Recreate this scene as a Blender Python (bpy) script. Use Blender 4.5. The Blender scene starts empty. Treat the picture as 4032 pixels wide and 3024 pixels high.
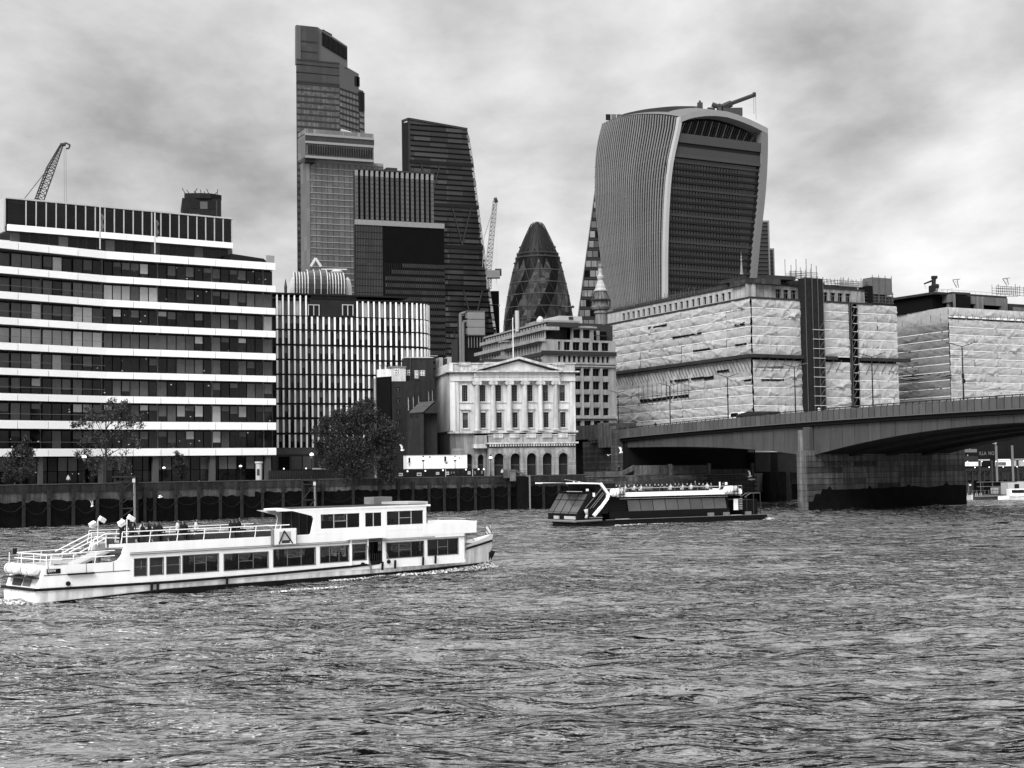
import bpy, bmesh, math, random
import numpy as np
from mathutils import Vector, Matrix
random.seed(7)
R = math.radians
sc = bpy.context.scene
COL = sc.collection

# ------------------------------------------------------------------ camera
H = 7.5                     # eye height above the river, metres
FPX = 5824.0                # focal length in pixels of a 4032 px wide picture
PITCH = math.atan(338 / FPX); ROLL = R(0.85)
FWD = Vector((0, math.cos(PITCH), math.sin(PITCH)))
UP0 = Vector((0, -math.sin(PITCH), math.cos(PITCH)))
RT0 = Vector((1, 0, 0))
RT = RT0 * math.cos(ROLL) - UP0 * math.sin(ROLL)
UP = UP0 * math.cos(ROLL) + RT0 * math.sin(ROLL)
cam = bpy.data.cameras.new('camera'); camo = bpy.data.objects.new('camera', cam); COL.objects.link(camo)
cam.sensor_width = 36; cam.lens = 36 * FPX / 4032; cam.clip_start = 0.5; cam.clip_end = 12000
camo.matrix_world = Matrix(((RT.x, UP.x, -FWD.x, 0), (RT.y, UP.y, -FWD.y, 0), (RT.z, UP.z, -FWD.z, H), (0, 0, 0, 1)))
sc.camera = camo

# ------------------------------------------------------------------ sky, sun, exposure
SUN_EL, SUN_AZ = R(42), R(205)        # behind the camera, a little to its left (azimuth clockwise from +Y)
w = bpy.data.worlds.new('World'); sc.world = w; w.use_nodes = True
nt = w.node_tree; nt.nodes.clear()
def N(t, **k):
    n = NT.nodes.new(t)
    for a, b in k.items(): setattr(n, a, b)
    return n
def L(a, b): NT.links.new(a, b)
def M(op, a, b=None, c=None, clamp=False):
    n = NT.nodes.new('ShaderNodeMath'); n.operation = op; n.use_clamp = clamp
    for i, v in enumerate((a, b, c)):
        if v is None: continue
        if isinstance(v, (int, float)): n.inputs[i].default_value = v
        else: NT.links.new(v, n.inputs[i])
    return n.outputs[0]
def SS(v, a, b, lo=0.0, hi=1.0):
    n = NT.nodes.new('ShaderNodeMapRange'); n.interpolation_type = 'SMOOTHSTEP'
    NT.links.new(v, n.inputs[0])
    for i, q in enumerate((a, b, lo, hi)): n.inputs[i + 1].default_value = q
    return n.outputs[0]
NT = nt
sky = N('ShaderNodeTexSky', sky_type='NISHITA', sun_disc=False, sun_elevation=SUN_EL, sun_rotation=SUN_AZ)
bw = N('ShaderNodeRGBToBW'); L(sky.outputs[0], bw.inputs[0])
tc = N('ShaderNodeTexCoord'); sep = N('ShaderNodeSeparateXYZ'); L(tc.outputs['Generated'], sep.inputs[0])
dz = M('MAXIMUM', sep.outputs[2], 0.0)
den = M('ADD', dz, 0.30)
cx = M('DIVIDE', sep.outputs[0], den); cy = M('DIVIDE', sep.outputs[1], den)
cmb = N('ShaderNodeCombineXYZ'); L(cx, cmb.inputs[0]); L(M('MULTIPLY', cy, 0.75), cmb.inputs[1]); L(M('MULTIPLY', dz, 1.6), cmb.inputs[2])
n1 = N('ShaderNodeTexNoise'); n1.inputs['Scale'].default_value = 2.1; n1.inputs['Detail'].default_value = 7; n1.inputs['Roughness'].default_value = 0.56; n1.inputs['Distortion'].default_value = 0.35
n2 = N('ShaderNodeTexNoise'); n2.inputs['Scale'].default_value = 7.5; n2.inputs['Detail'].default_value = 6; n2.inputs['Roughness'].default_value = 0.55
L(cmb.outputs[0], n1.inputs['Vector']); L(cmb.outputs[0], n2.inputs['Vector'])
val = M('ADD', M('MULTIPLY', M('SUBTRACT', n1.outputs[0], 0.5), 2.1), M('MULTIPLY', M('SUBTRACT', n2.outputs[0], 0.5), 1.15))
def cloud_bank(px, py, rad, amt, prev):
    # a darker or brighter bank in the overcast, centred on a direction of the sky
    d = (FWD * FPX + RT * (px - 2016) - UP * (py - 1512)).normalized()
    dp = N('ShaderNodeVectorMath', operation='DOT_PRODUCT'); dp.inputs[1].default_value = d; L(tc.outputs['Generated'], dp.inputs[0])
    return M('ADD', prev, SS(dp.outputs['Value'], math.cos(R(rad)), 1.0, 0.0, amt))
for b in ((700, 560, 7.5, -.42), (100, 500, 6, -.22), (1150, 120, 6, .14), (3750, 520, 8, -.20), (3350, 640, 5, -.18), (2150, 700, 4.5, -.16),
          (2500, 150, 8, .26), (3250, 20, 4, -.30), (3900, 900, 4.5, .34), (3300, 1020, 4, .26), (2050, 1150, 5.5, .30), (300, 720, 4.5, .12), (3650, 200, 5, .12),
          (1950, 480, 4, .22), (30, 60, 6, .10)):
    val = cloud_bank(*b, val)
cl = M('ADD', M('MULTIPLY', val, 1.6), 2.08)
cl = M('MAXIMUM', cl, .7)
cl = M('MULTIPLY', M('MINIMUM', cl, 3.5), SS(sep.outputs[2], .32, 1.0, 1.0, 2.1))   # an overcast sky is brighter overhead
tot = M('ADD', M('MULTIPLY', bw.outputs[0], 0.06), cl)
cc = N('ShaderNodeCombineColor'); [L(tot, cc.inputs[i]) for i in range(3)]
bg = N('ShaderNodeBackground'); L(cc.outputs[0], bg.inputs[0]); bg.inputs[1].default_value = 0.10
wo = N('ShaderNodeOutputWorld'); L(bg.outputs[0], wo.inputs[0])
sl = bpy.data.lights.new('sun', 'SUN'); sl.energy = 1.5; sl.angle = R(38); sl.color = (1, 1, 1)
so = bpy.data.objects.new('sun', sl); COL.objects.link(so); so.location = (0, 0, 60)
sd = Vector((math.sin(SUN_AZ) * math.cos(SUN_EL), math.cos(SUN_AZ) * math.cos(SUN_EL), math.sin(SUN_EL)))
so.rotation_euler = sd.to_track_quat('Z', 'Y').to_euler()
vs = sc.view_settings; vs.view_transform = 'Standard'; vs.look = 'None'; vs.gamma = 1; vs.exposure = 1.6; vs.use_curve_mapping = False
sc.cycles.max_bounces = 6; sc.cycles.transparent_max_bounces = 12; sc.cycles.use_adaptive_sampling = True

# ------------------------------------------------------------------ picture measures -> places
CR = {'C1': (0, 700, .49729), 'C2': (0, 1350, .49729), 'C3': (1000, 1050, .45208), 'C4': (1000, 1500, .45208), 'C5': (1100, 50, .36166), 'C6': (1100, 600, .45208),
      'D1': (2200, 300, .45208), 'D2': (2200, 900, .45208), 'D3': (3032, 900, .45208), 'D4': (2200, 1500, .45208), 'D5': (3032, 1400, .45208), 'D6': (1600, 1200, .40687),
      'E1': (0, 1900, .45208), 'E2': (950, 1900, .45208), 'E3': (2100, 1850, .45208), 'Z1': (0, 2100, .22604), 'Z2': (3100, 1750, .42134), 'Z3': (1500, 1750, .27125),
      'Z4': (1900, 850, .27119), 'Z5': (2100, 1870, .22604), 'Z7': (2200, 1650, .22604), 'Z8': (0, 540, .22604), 'A': (0, 0, 1.8228), 'S': (0, 0, 1.0)}
def K(c, x, y):
    o = CR[c]; return o[0] + x * o[2], o[1] + y * o[2]
def ray(px, py): return FWD * FPX + RT * (px - 2016) - UP * (py - 1512)
def at(c, x, y, D):
    d = ray(*K(c, x, y)); return Vector((0, 0, H)) + d * (D / d.y)
def atz(c, x, y, z):
    d = ray(*K(c, x, y)); return Vector((0, 0, H)) + d * ((z - H) / d.z)
class Fr:
    """upright frame: local x along a facade (left to right), y away from the camera, z up from base"""
    def __init__(s, p, d, zb=0.0):
        d = Vector(d[:2]).normalized(); s.o = Vector((p[0], p[1], zb)); s.d = Vector((d.x, d.y, 0)); s.n = Vector((-d.y, d.x, 0)); s.rot = math.atan2(d.y, d.x)
        s.m = Matrix.Translation(s.o) @ Matrix.Rotation(s.rot, 4, 'Z')
    def uz(s, c, x, y, off=0.0):
        r = ray(*K(c, x, y)); q = s.o + s.n * off - Vector((0, 0, H)); t = q.dot(s.n) / r.dot(s.n)
        p = Vector((0, 0, H)) + r * t - s.o; return p.dot(s.d), p.z
    def u(s, c, x, y, off=0.0): return s.uz(c, x, y, off)[0]
    def z(s, c, x, y, off=0.0): return s.uz(c, x, y, off)[1]
    def w(s, u, v, z): return s.m @ Vector((u, v, z))

# ------------------------------------------------------------------ materials (monochrome place: every colour is a grey)
MATS = {}
def mat(name, v, rough=.7, amp=.12, scale=.8, rnd=0.0, metal=0.0, spec=.10, bump=0.0, streak=0.0, cell=None, cellamp=.5, dots=0.0, wave=None, bscale=None, lo=None):
    """v base reflectance; amp/scale cloudy wear; rnd per-object variation; streak rain streaks; cell (sx,sy,sz) pane to pane variation; dots small ceiling lights"""
    global NT
    if name in MATS: return MATS[name]
    m = bpy.data.materials.new(name); m.use_nodes = True; NT = m.node_tree
    bs = NT.nodes['Principled BSDF']
    g = N('ShaderNodeNewGeometry'); pos = g.outputs['Position']
    n = N('ShaderNodeTexNoise'); n.inputs['Scale'].default_value = scale; n.inputs['Detail'].default_value = 5; n.inputs['Roughness'].default_value = .6; L(pos, n.inputs['Vector'])
    f = M('ADD', M('MULTIPLY', M('SUBTRACT', n.outputs[0], .5), amp * 3.2), 1.0)
    if streak:
        mp = N('ShaderNodeMapping'); mp.inputs['Scale'].default_value = (1.6, 1.6, .12); L(pos, mp.inputs[0])
        n3 = N('ShaderNodeTexNoise'); n3.inputs['Scale'].default_value = 1.0; n3.inputs['Detail'].default_value = 5; L(mp.outputs[0], n3.inputs['Vector'])
        f = M('MULTIPLY', f, SS(n3.outputs[0], .38, .62, 1 - streak, 1 + streak * .35))
    if rnd:
        oi = N('ShaderNodeObjectInfo'); f = M('MULTIPLY', f, M('ADD', M('MULTIPLY', M('SUBTRACT', oi.outputs['Random'], .5), 2 * rnd), 1.0))
    if cell:
        mp = N('ShaderNodeMapping'); mp.inputs['Scale'].default_value = cell; L(pos, mp.inputs[0])
        fl = N('ShaderNodeVectorMath', operation='FLOOR'); L(mp.outputs[0], fl.inputs[0])
        wn = N('ShaderNodeTexWhiteNoise'); L(fl.outputs[0], wn.inputs['Vector'])
        c = M('POWER', wn.outputs['Value'], 2.5)
        f = M('MULTIPLY', f, M('ADD', M('MULTIPLY', c, cellamp * 2), 1 - cellamp * .5))
    f = M('MAXIMUM', M('MULTIPLY', f, v), v * .25)
    cb = N('ShaderNodeCombineColor'); [L(f, cb.inputs[i]) for i in range(3)]
    L(cb.outputs[0], bs.inputs['Base Color'])
    bs.inputs['Roughness'].default_value = rough; bs.inputs['Metallic'].default_value = metal; bs.inputs['Specular IOR Level'].default_value = spec
    if bump:
        n4 = N('ShaderNodeTexNoise'); n4.inputs['Scale'].default_value = bscale or scale * 4; n4.inputs['Detail'].default_value = 4; L(pos, n4.inputs['Vector'])
        b = N('ShaderNodeBump'); b.inputs['Strength'].default_value = bump; b.inputs['Distance'].default_value = .3; L(n4.outputs[0], b.inputs['Height']); L(b.outputs[0], bs.inputs['Normal'])
    if dots:
        mp = N('ShaderNodeMapping'); mp.inputs['Scale'].default_value = (.55, .55, .9); L(pos, mp.inputs[0])
        vo = N('ShaderNodeTexVoronoi'); vo.inputs['Scale'].default_value = 1.0; L(mp.outputs[0], vo.inputs['Vector'])
        e = SS(vo.outputs['Distance'], .10, .07, 0, dots)
        bs.inputs['Emission Color'].default_value = (1, 1, 1, 1); L(e, bs.inputs['Emission Strength'])
    MATS[name] = m; return m
white = mat('white_cladding', .86, .45, .04, .3, rnd=.03, spec=.3)
white_old = mat('weathered_white_paint', .80, .5, .10, 1.2, streak=.12)
glass_d = mat('dark_glass', .006, .12, .5, .5, rnd=.6, spec=.3, dots=.0)
glass_o = mat('office_glass', .009, .10, .9, .9, rnd=.7, spec=.3, dots=.16)
glass_m = mat('glass_with_grey_blind', .095, .25, .2, 1.2, rnd=.35, spec=.25)
glass_b = mat('glass_with_pale_blind', .42, .3, .2, .5, rnd=.25, spec=.4)
black = mat('black_metal', .008, .5, .1, .6, spec=.2)
dark = mat('dark_metal', .028, .5, .2, .6, rnd=.1, spec=.3)
grey = mat('grey_metal', .16, .5, .12, .6, rnd=.08)
lgrey = mat('pale_metal', .42, .45, .1, .6, rnd=.05)
core = mat('shaded_interior', .006, .6, .3, .4, spec=.2)
lamp_m = bpy.data.materials.new('lit_lamp'); lamp_m.use_nodes = True
_b = lamp_m.node_tree.nodes['Principled BSDF']; _b.inputs['Base Color'].default_value = (.8, .8, .8, 1); _b.inputs['Emission Color'].default_value = (1, 1, 1, 1); _b.inputs['Emission Strength'].default_value = .7

# ------------------------------------------------------------------ builders
def link(name, data, parent=None, loc=None, rot=None, scale=None):
    o = bpy.data.objects.new(name, data); COL.objects.link(o)
    if parent is not None: o.parent = parent
    if loc is not None: o.location = loc
    if rot is not None: o.rotation_euler = rot
    if scale is not None: o.scale = scale
    return o
def tag(o, label=None, cat=None, group=None, kind=None):
    if label: o['label'] = label
    if cat: o['category'] = cat
    if group: o['group'] = group
    if kind: o['kind'] = kind
    return o
def thing(name, label, cat, fr=None, loc=None, rotz=0, group=None):
    if fr is not None: loc, rotz = fr.o, fr.rot
    return tag(link(name, None, None, loc, (0, 0, rotz)), label, cat, group)
class MB:
    def __init__(s): s.v = []; s.f = []; s.mi = []; s.smooth = False; s.cur = 0
    def quad(s, *p):
        n = len(s.v); s.v += [tuple(q) for q in p]; s.f.append(tuple(range(n, n + len(p)))); s.mi.append(s.cur); return s
    def hexa(s, p):  # 8 points: bottom 4 ccw, top 4 ccw
        n = len(s.v); s.v += [tuple(q) for q in p]
        for q in ((0, 3, 2, 1), (4, 5, 6, 7), (0, 1, 5, 4), (1, 2, 6, 5), (2, 3, 7, 6), (3, 0, 4, 7)): s.f.append(tuple(n + i for i in q)); s.mi.append(s.cur)
        return s
    def box(s, x0, x1, y0, y1, z0, z1): s.hexa([(x0, y0, z0), (x1, y0, z0), (x1, y1, z0), (x0, y1, z0), (x0, y0, z1), (x1, y0, z1), (x1, y1, z1), (x0, y1, z1)]); return s
    def prism(s, poly, z0, z1):  # polygon (x,y) extruded in z
        n = len(s.v); k = len(poly)
        s.v += [(p[0], p[1], z0) for p in poly] + [(p[0], p[1], z1) for p in poly]
        s.f += [tuple(n + i for i in reversed(range(k))), tuple(n + k + i for i in range(k))] + [(n + i, n + (i + 1) % k, n + k + (i + 1) % k, n + k + i) for i in range(k)]
        s.mi += [s.cur] * (k + 2); return s
    def wallp(s, poly, y0, y1):  # polygon (x,z) extruded in y
        n = len(s.v); k = len(poly)
        s.v += [(p[0], y0, p[1]) for p in poly] + [(p[0], y1, p[1]) for p in poly]
        s.f += [tuple(n + i for i in range(k)), tuple(n + k + i for i in reversed(range(k)))] + [(n + (i + 1) % k, n + i, n + k + i, n + k + (i + 1) % k) for i in range(k)]
        s.mi += [s.cur] * (k + 2); return s
    def bar(s, a, b, r, n=5, r2=None):
        a, b = Vector(a), Vector(b); d = (b - a)
        if d.length < 1e-6: return s
        d.normalize(); x = d.orthogonal().normalized(); y = d.cross(x); r2 = r if r2 is None else r2; k = len(s.v)
        for q, rr in ((a, r), (b, r2)):
            for i in range(n): t = 2 * math.pi * i / n; s.v.append(tuple(q + (x * math.cos(t) + y * math.sin(t)) * rr))
        s.f += [(k + i, k + (i + 1) % n, k + n + (i + 1) % n, k + n + i) for i in range(n)] + [tuple(k + i for i in reversed(range(n))), tuple(k + n + i for i in range(n))]
        s.mi += [s.cur] * (n + 2); return s
    def path(s, pts, r, n=5):
        for a, b in zip(pts, pts[1:]): s.bar(a, b, r, n)
        return s
    def lathe(s, prof, n=16, c=(0, 0), cap=True):  # prof [(r,z)]
        k = len(s.v)
        for r, z in prof:
            for i in range(n): t = 2 * math.pi * i / n; s.v.append((c[0] + r * math.cos(t), c[1] + r * math.sin(t), z))
        for j in range(len(prof) - 1):
            for i in range(n): s.f.append((k + j * n + i, k + j * n + (i + 1) % n, k + (j + 1) * n + (i + 1) % n, k + (j + 1) * n + i)); s.mi.append(s.cur)
        if cap: s.f += [tuple(k + i for i in reversed(range(n))), tuple(k + (len(prof) - 1) * n + i for i in range(n))]; s.mi += [s.cur] * 2
        return s
    def grid(s, rows):  # rows of points -> sheet
        k = len(s.v); w_ = len(rows[0])
        for r in rows: s.v += [tuple(p) for p in r]
        for j in range(len(rows) - 1):
            for i in range(w_ - 1): s.f.append((k + j * w_ + i, k + j * w_ + i + 1, k + (j + 1) * w_ + i + 1, k + (j + 1) * w_ + i)); s.mi.append(s.cur)
        return s
    def mesh(s, name, m):
        me = bpy.data.meshes.new(name); me.from_pydata(s.v, [], s.f)
        ms = m if isinstance(m, (list, tuple)) else [m]
        for q in ms: me.materials.append(q)
        if len(ms) > 1: me.polygons.foreach_set('material_index', s.mi)
        if s.smooth: me.polygons.foreach_set('use_smooth', [True] * len(me.polygons))
        me.update(); return me
    def build(s, name, m, parent=None, **k): return link(name, s.mesh(name, m), parent, **k)
_unit = {}
def bx(parent, name, m, x0, x1, y0, y1, z0, z1, kind=None):
    """a box part; alike boxes share one mesh and differ by scale"""
    me = _unit.get(m.name)
    if me is None: me = _unit[m.name] = MB().box(-.5, .5, -.5, .5, -.5, .5).mesh('block', m)
    o = link(name, me, parent, ((x0 + x1) / 2, (y0 + y1) / 2, (z0 + z1) / 2), None, (max(abs(x1 - x0), 1e-3), max(abs(y1 - y0), 1e-3), max(abs(z1 - z0), 1e-3)))
    if kind: o['kind'] = kind
    return o
def holed(x0, x1, z0, z1, holes, y0, y1, mb=None):
    """wall slab in x/z with rectangular openings, real jambs"""
    mb = mb or MB()
    xs = sorted({x0, x1, *[h[0] for h in holes], *[h[1] for h in holes]}); zs = sorted({z0, z1, *[h[2] for h in holes], *[h[3] for h in holes]})
    xs = [x for x in xs if x0 - 1e-6 <= x <= x1 + 1e-6]; zs = [z for z in zs if z0 - 1e-6 <= z <= z1 + 1e-6]
    def solid(i, j):
        if i < 0 or j < 0 or i >= len(xs) - 1 or j >= len(zs) - 1: return False
        a, b = (xs[i] + xs[i + 1]) / 2, (zs[j] + zs[j + 1]) / 2
        return not any(h[0] < a < h[1] and h[2] < b < h[3] for h in holes)
    for i in range(len(xs) - 1):
        for j in range(len(zs) - 1):
            if not solid(i, j): continue
            a, b, c, d = xs[i], xs[i + 1], zs[j], zs[j + 1]
            mb.quad((a, y0, c), (b, y0, c), (b, y0, d), (a, y0, d)); mb.quad((b, y1, c), (a, y1, c), (a, y1, d), (b, y1, d))
            if not solid(i - 1, j): mb.quad((a, y1, c), (a, y0, c), (a, y0, d), (a, y1, d))
            if not solid(i + 1, j): mb.quad((b, y0, c), (b, y1, c), (b, y1, d), (b, y0, d))
            if not solid(i, j - 1): mb.quad((a, y1, c), (b, y1, c), (b, y0, c), (a, y0, c))
            if not solid(i, j + 1): mb.quad((a, y0, d), (b, y0, d), (b, y1, d), (a, y1, d))
    return mb
def lerp(a, b, t): return a + (b - a) * t
# ================================================================== SETTING: river, bank
WD = 2.5; WP = 1.2
def water_material():
    global NT
    m = bpy.data.materials.new('river_water'); m.use_nodes = True; NT = m.node_tree
    bs = NT.nodes['Principled BSDF']
    bs.inputs['Base Color'].default_value = (.006, .006, .006, 1); bs.inputs['Roughness'].default_value = .05; bs.inputs['IOR'].default_value = 1.36
    bs.inputs['Specular IOR Level'].default_value = .5
    g = N('ShaderNodeNewGeometry')
    def mapped(sx, sy, rot, off=0):
        mp = N('ShaderNodeMapping'); mp.inputs['Scale'].default_value = (sx, sy, 1.0); mp.inputs['Rotation'].default_value = (0, 0, R(rot)); mp.inputs['Location'].default_value = (off, off * .7, off); L(g.outputs['Position'], mp.inputs[0]); return mp.outputs[0]
    def noise(v, sc_, det, ro, dist=0):
        a = N('ShaderNodeTexNoise'); a.inputs['Scale'].default_value = sc_; a.inputs['Detail'].default_value = det; a.inputs['Roughness'].default_value = ro; a.inputs['Distortion'].default_value = dist; L(v, a.inputs['Vector']); return a.outputs[0]
    f1_ = noise(mapped(.42, 1, -7), .30, 2, .5, .25); f2_ = noise(mapped(.40, 1, 9, 5), .95, 3, .55, .3); f3_ = noise(mapped(.5, 1, 0, 9), 3.0, 2, .5, .2)
    patch = noise(mapped(.5, 1.3, 5, 3), .05, 4, .6)
    k = SS(patch, .38, .64, .35, 1.15)
    h = M('ADD', M('MULTIPLY', SS(f1_, .35, .65), .28), M('MULTIPLY', M('ADD', M('MULTIPLY', SS(f2_, .38, .62), .36), M('MULTIPLY', f3_, .20)), k))
    bu = N('ShaderNodeBump'); bu.inputs['Strength'].default_value = 1.0; bu.inputs['Distance'].default_value = WD
    L(h, bu.inputs['Height']); L(bu.outputs[0], bs.inputs['Normal'])
    lw = N('ShaderNodeLayerWeight'); lw.inputs[0].default_value = .5; L(bu.outputs[0], lw.inputs['Normal'])
    gl = N('ShaderNodeBsdfGlossy'); gl.inputs['Roughness'].default_value = .07; gl.inputs['Color'].default_value = (1, 1, 1, 1); L(bu.outputs[0], gl.inputs['Normal'])
    mx = N('ShaderNodeMixShader'); L(M('POWER', lw.outputs['Facing'], WP), mx.inputs[0]); bs.inputs['Specular IOR Level'].default_value = 0; L(bs.outputs[0], mx.inputs[1]); L(gl.outputs[0], mx.inputs[2]); L(mx.outputs[0], NT.nodes['Material Output'].inputs[0])
    return m
def waves(x, y):
    rs = np.random.RandomState(3); z = np.zeros_like(x)
    for i in range(60):
        lam = 0.9 * (11 ** rs.rand()); th = R(-80) + rs.randn() * .55 + (math.pi if rs.rand() < .3 else 0)
        a = .0045 * lam ** .8 * (.5 + rs.rand()); k = 2 * math.pi / lam; ph = rs.rand() * 6.28
        q = np.sin(k * (x * math.cos(th) + y * math.sin(th)) + ph + .8 * np.sin(.13 * x + .09 * y + i))
        z += a * (q + .25 * np.cos(2 * (k * (x * math.cos(th) + y * math.sin(th)) + ph)))
    return z
wm = water_material()
def water_sheet(name, x0, x1, y0, y1, st, damp=0.0):
    nx = int((x1 - x0) / st) + 1; ny = int((y1 - y0) / st) + 1
    X, Y = np.meshgrid(np.linspace(x0, x1, nx), np.linspace(y0, y1, ny))
    Z = waves(X, Y)
    e = np.minimum(np.minimum(X - x0, x1 - X), np.minimum(Y - y0, y1 - Y)); Z *= np.clip(e / 3.0, 0, 1)
    co = np.stack([X, Y, Z], -1).reshape(-1, 3).astype(np.float32)
    me = bpy.data.meshes.new(name); me.vertices.add(nx * ny); me.vertices.foreach_set('co', co.ravel())
    i = np.arange(nx * ny).reshape(ny, nx); q = np.stack([i[:-1, :-1], i[:-1, 1:], i[1:, 1:], i[1:, :-1]], -1).reshape(-1, 4)
    me.loops.add(q.size); me.loops.foreach_set('vertex_index', q.ravel().astype(np.int32))
    me.polygons.add(len(q)); me.polygons.foreach_set('loop_start', np.arange(0, q.size, 4, dtype=np.int32)); me.polygons.foreach_set('use_smooth', np.ones(len(q), dtype=bool))
    me.materials.append(wm); me.update(calc_edges=True)
    return tag(link(name, me), 'choppy grey tidal river', kind='structure')
water_sheet('river', -48, 48, 26, 126, .22)
water_sheet('river', -130, 160, 126, 372, .95)
mb = MB()
for a in ((-3000, -48, -300, 126), (48, 3000, -300, 126), (-48, 48, -300, 26), (-3000, -130, 126, 372), (160, 3000, 126, 372)): mb.quad((a[0], a[2], 0), (a[1], a[2], 0), (a[1], a[3], 0), (a[0], a[3], 0))
tag(mb.build('river', wm), 'outer reach of the grey river', kind='structure')

# river wall line
ZT = 6.42
ZG = 6.0
WL = [Vector(p) for p in ((-140, 156), (-76.2, 220), (-44, 252), (-13.6, 271), (-3.2, 279), (14.2, 290))]
WL2 = [Vector(p) for p in ((14.2, 290), (51, 310))]
WL3 = [Vector(p) for p in ((51, 310), (58, 327), (200, 396))]
pave = mat('stone_paving', .12, .8, .2, .5)
g_pts = [(-3000, 156)] + [tuple(p) for p in WL] + [(51, 310), (58, 327), (200, 396), (3000, 1700), (3000, 6000), (-3000, 6000)]
tag(MB().prism([(p[0], p[1] + .3) for p in g_pts], 2.0, ZG).build('ground', pave), 'paved city ground behind the river wall', kind='structure')

conc = mat('stained_river_wall_concrete', .030, .85, .35, .9, rnd=.25, streak=.35, bump=.3)
tide = mat('wet_tidal_masonry', .0035, .7, .7, .7, bump=.5, spec=.06)
band = mat('pale_tide_band', .085, .85, .5, 1.1, streak=.4, bump=.3)
post_m = mat('timber_fender', .022, .8, .4, 1.5)
rw = thing('river_wall', 'long stained concrete embankment wall with timber fenders and chains, left of the stairs', 'wall', loc=(0, 0, 0))
def ragged(p, q, off, z0, z1, amp, m, name, n=40, side_n=None):
    d = (q - p); ln = d.length; d.normalize(); nn = Vector((d.y, -d.x)); mb = MB(); rows = [[], []]
    for i in range(n + 1):
        c = p + d * ln * i / n + nn * off
        zz = z1 + amp * (random.random() - .5) * 2
        rows[0].append((c.x, c.y, z0)); rows[1].append((c.x, c.y, zz))
    mb.grid(rows); mb.grid([rows[1], [(a[0] - nn.x * .3, a[1] - nn.y * .3, a[2]) for a in rows[1]]])
    return mb.build(name, m, rw)
for i, (p, q) in enumerate(zip(WL, WL[1:])):
    d = (q - p).normalized(); nn = Vector((d.y, -d.x)); a, b = p, q
    mb = MB(); 
    mb.prism([tuple(a + nn * .0), tuple(b + nn * .0), tuple(b - nn * 1.2), tuple(a - nn * 1.2)], -1.5, 5.1)
    mb.build('lower_wall', band if i < 4 else conc, rw)
    ragged(a, b, .05, -1.5, 4.3 - (.5 if i in (1,) else 0), .22, tide, 'wet_tidal_zone', n=int((q - p).length * 1.6))
    nseg = max(2, int((q - p).length / 6.2)); ln = (q - p).length
    for k in range(nseg):
        s0 = ln * k / nseg + .03; s1 = ln * (k + 1) / nseg - .03
        mb = MB(); mb.prism([tuple(a + d * s0 + nn * .14), tuple(a + d * s1 + nn * .14), tuple(a + d * s1 - nn * .5), tuple(a + d * s0 - nn * .5)], 5.1, ZT - .12)
        mb.build('wall_panel', conc, rw)
    mb = MB(); mb.prism([tuple(a + nn * .22), tuple(b + nn * .22), tuple(b - nn * .6), tuple(a - nn * .6)], ZT - .12, ZT); mb.build('coping', mat('coping_stone', .08, .8, .3, .8), rw)
# fenders and chains
def wall_at(px):
    t = (px - 2016) / FPX
    for p, q in zip(WL, WL[1:]):
        d = q - p; s = (p.x - t * p.y) / (t * d.y - d.x)
        if 0 <= s <= 1: return p + d * s, Vector((d.y, -d.x)).normalized(), math.atan2(d.y, d.x)
    return None
fx = [-20, 88, 187, 283, 377, 470, 563, 602, 686, 775, 860, 944, 1027, 1108, 1194, 1262, 1383, 1488, 1560, 1617, 1680, 1740, 1795, 1862, 1930, 1995, 2060, 2130, 2190]
fm = MB(); fm.box(-.22, .22, -.30, 0, -1.2, 5.0); fm.box(-.28, .28, -.5, -.05, 4.2, 5.55); fm.box(-.16, .16, -.42, -.3, 3.2, 4.2); fme = fm.mesh('fender_post', post_m)
prev = None
for x in fx:
    r_ = wall_at(x)
    if not r_: continue
    p, n_, ang = r_; c = p + n_ * .16
    link('fender_post', fme, rw, (c.x, c.y, 0), (0, 0, ang))
    if prev is not None and (c - prev).length < 9:
        pts = [];
        for k in range(9): t = k / 8; q = prev.lerp(c, t) + n_ * .3; pts.append((q.x, q.y, 3.4 - (.9 + .9 * ((x * 7) % 5) / 5) * 4 * t * (1 - t) + .1 * random.random()))
        MB().path(pts, .05, 4).build('chain', mat('wet_chain', .014, .7, .4, 3), rw)
    prev = c

# quay wall with steps right of Fishmongers' terrace, running under the bridge
sq = thing('quay_wall', 'pale stone quay wall with sloping parapet stair running under the bridge', 'wall', fr=Fr((14.2, 290), (36.8, 20), 0))
stone_d = mat('dark_wet_stone', .05, .85, .35, .8, rnd=.3, streak=.3, bump=.3)
stone_q = mat('quay_stone', .085, .85, .35, .9, rnd=.35, streak=.35, bump=.3)
f2 = Fr(WL2[0], WL2[1] - WL2[0], 0)
LQ = (WL2[1] - WL2[0]).length
bx(sq, 'lower_wall', tide, -1, LQ, .3, 2, -1.5, 2.2)
for j in range(8):
    z0 = 2.2 + j * .46
    nb = 13
    for i in range(nb):
        o = .7 if j % 2 else 0
        x0 = max(0, (i * LQ / nb) - o); x1 = min(LQ, (i + 1) * LQ / nb - o)
        bx(sq, 'stone_block', stone_q if (j > 3 and i < 9) else stone_d, x0 + .02, x1 - .02, .02 + .04 * random.random() , 1.5, z0 + .02, z0 + .44)
bx(sq, 'cornice', stone_q, -.5, 9, -.25, 1, 5.85, 6.1)
for x0, x1, z in ((0, 4.2, 6.9), (4.4, 8.6, 6.9)):
    bx(sq, 'parapet', stone_q, x0, x1, 0, .5, 6.1, z)
MB().wallp([(8.7, 6.1), (11.4, 7.1), (11.4, 8.1), (8.7, 6.9)], 0, .5).build('sloping_parapet', stone_q, sq)
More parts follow.
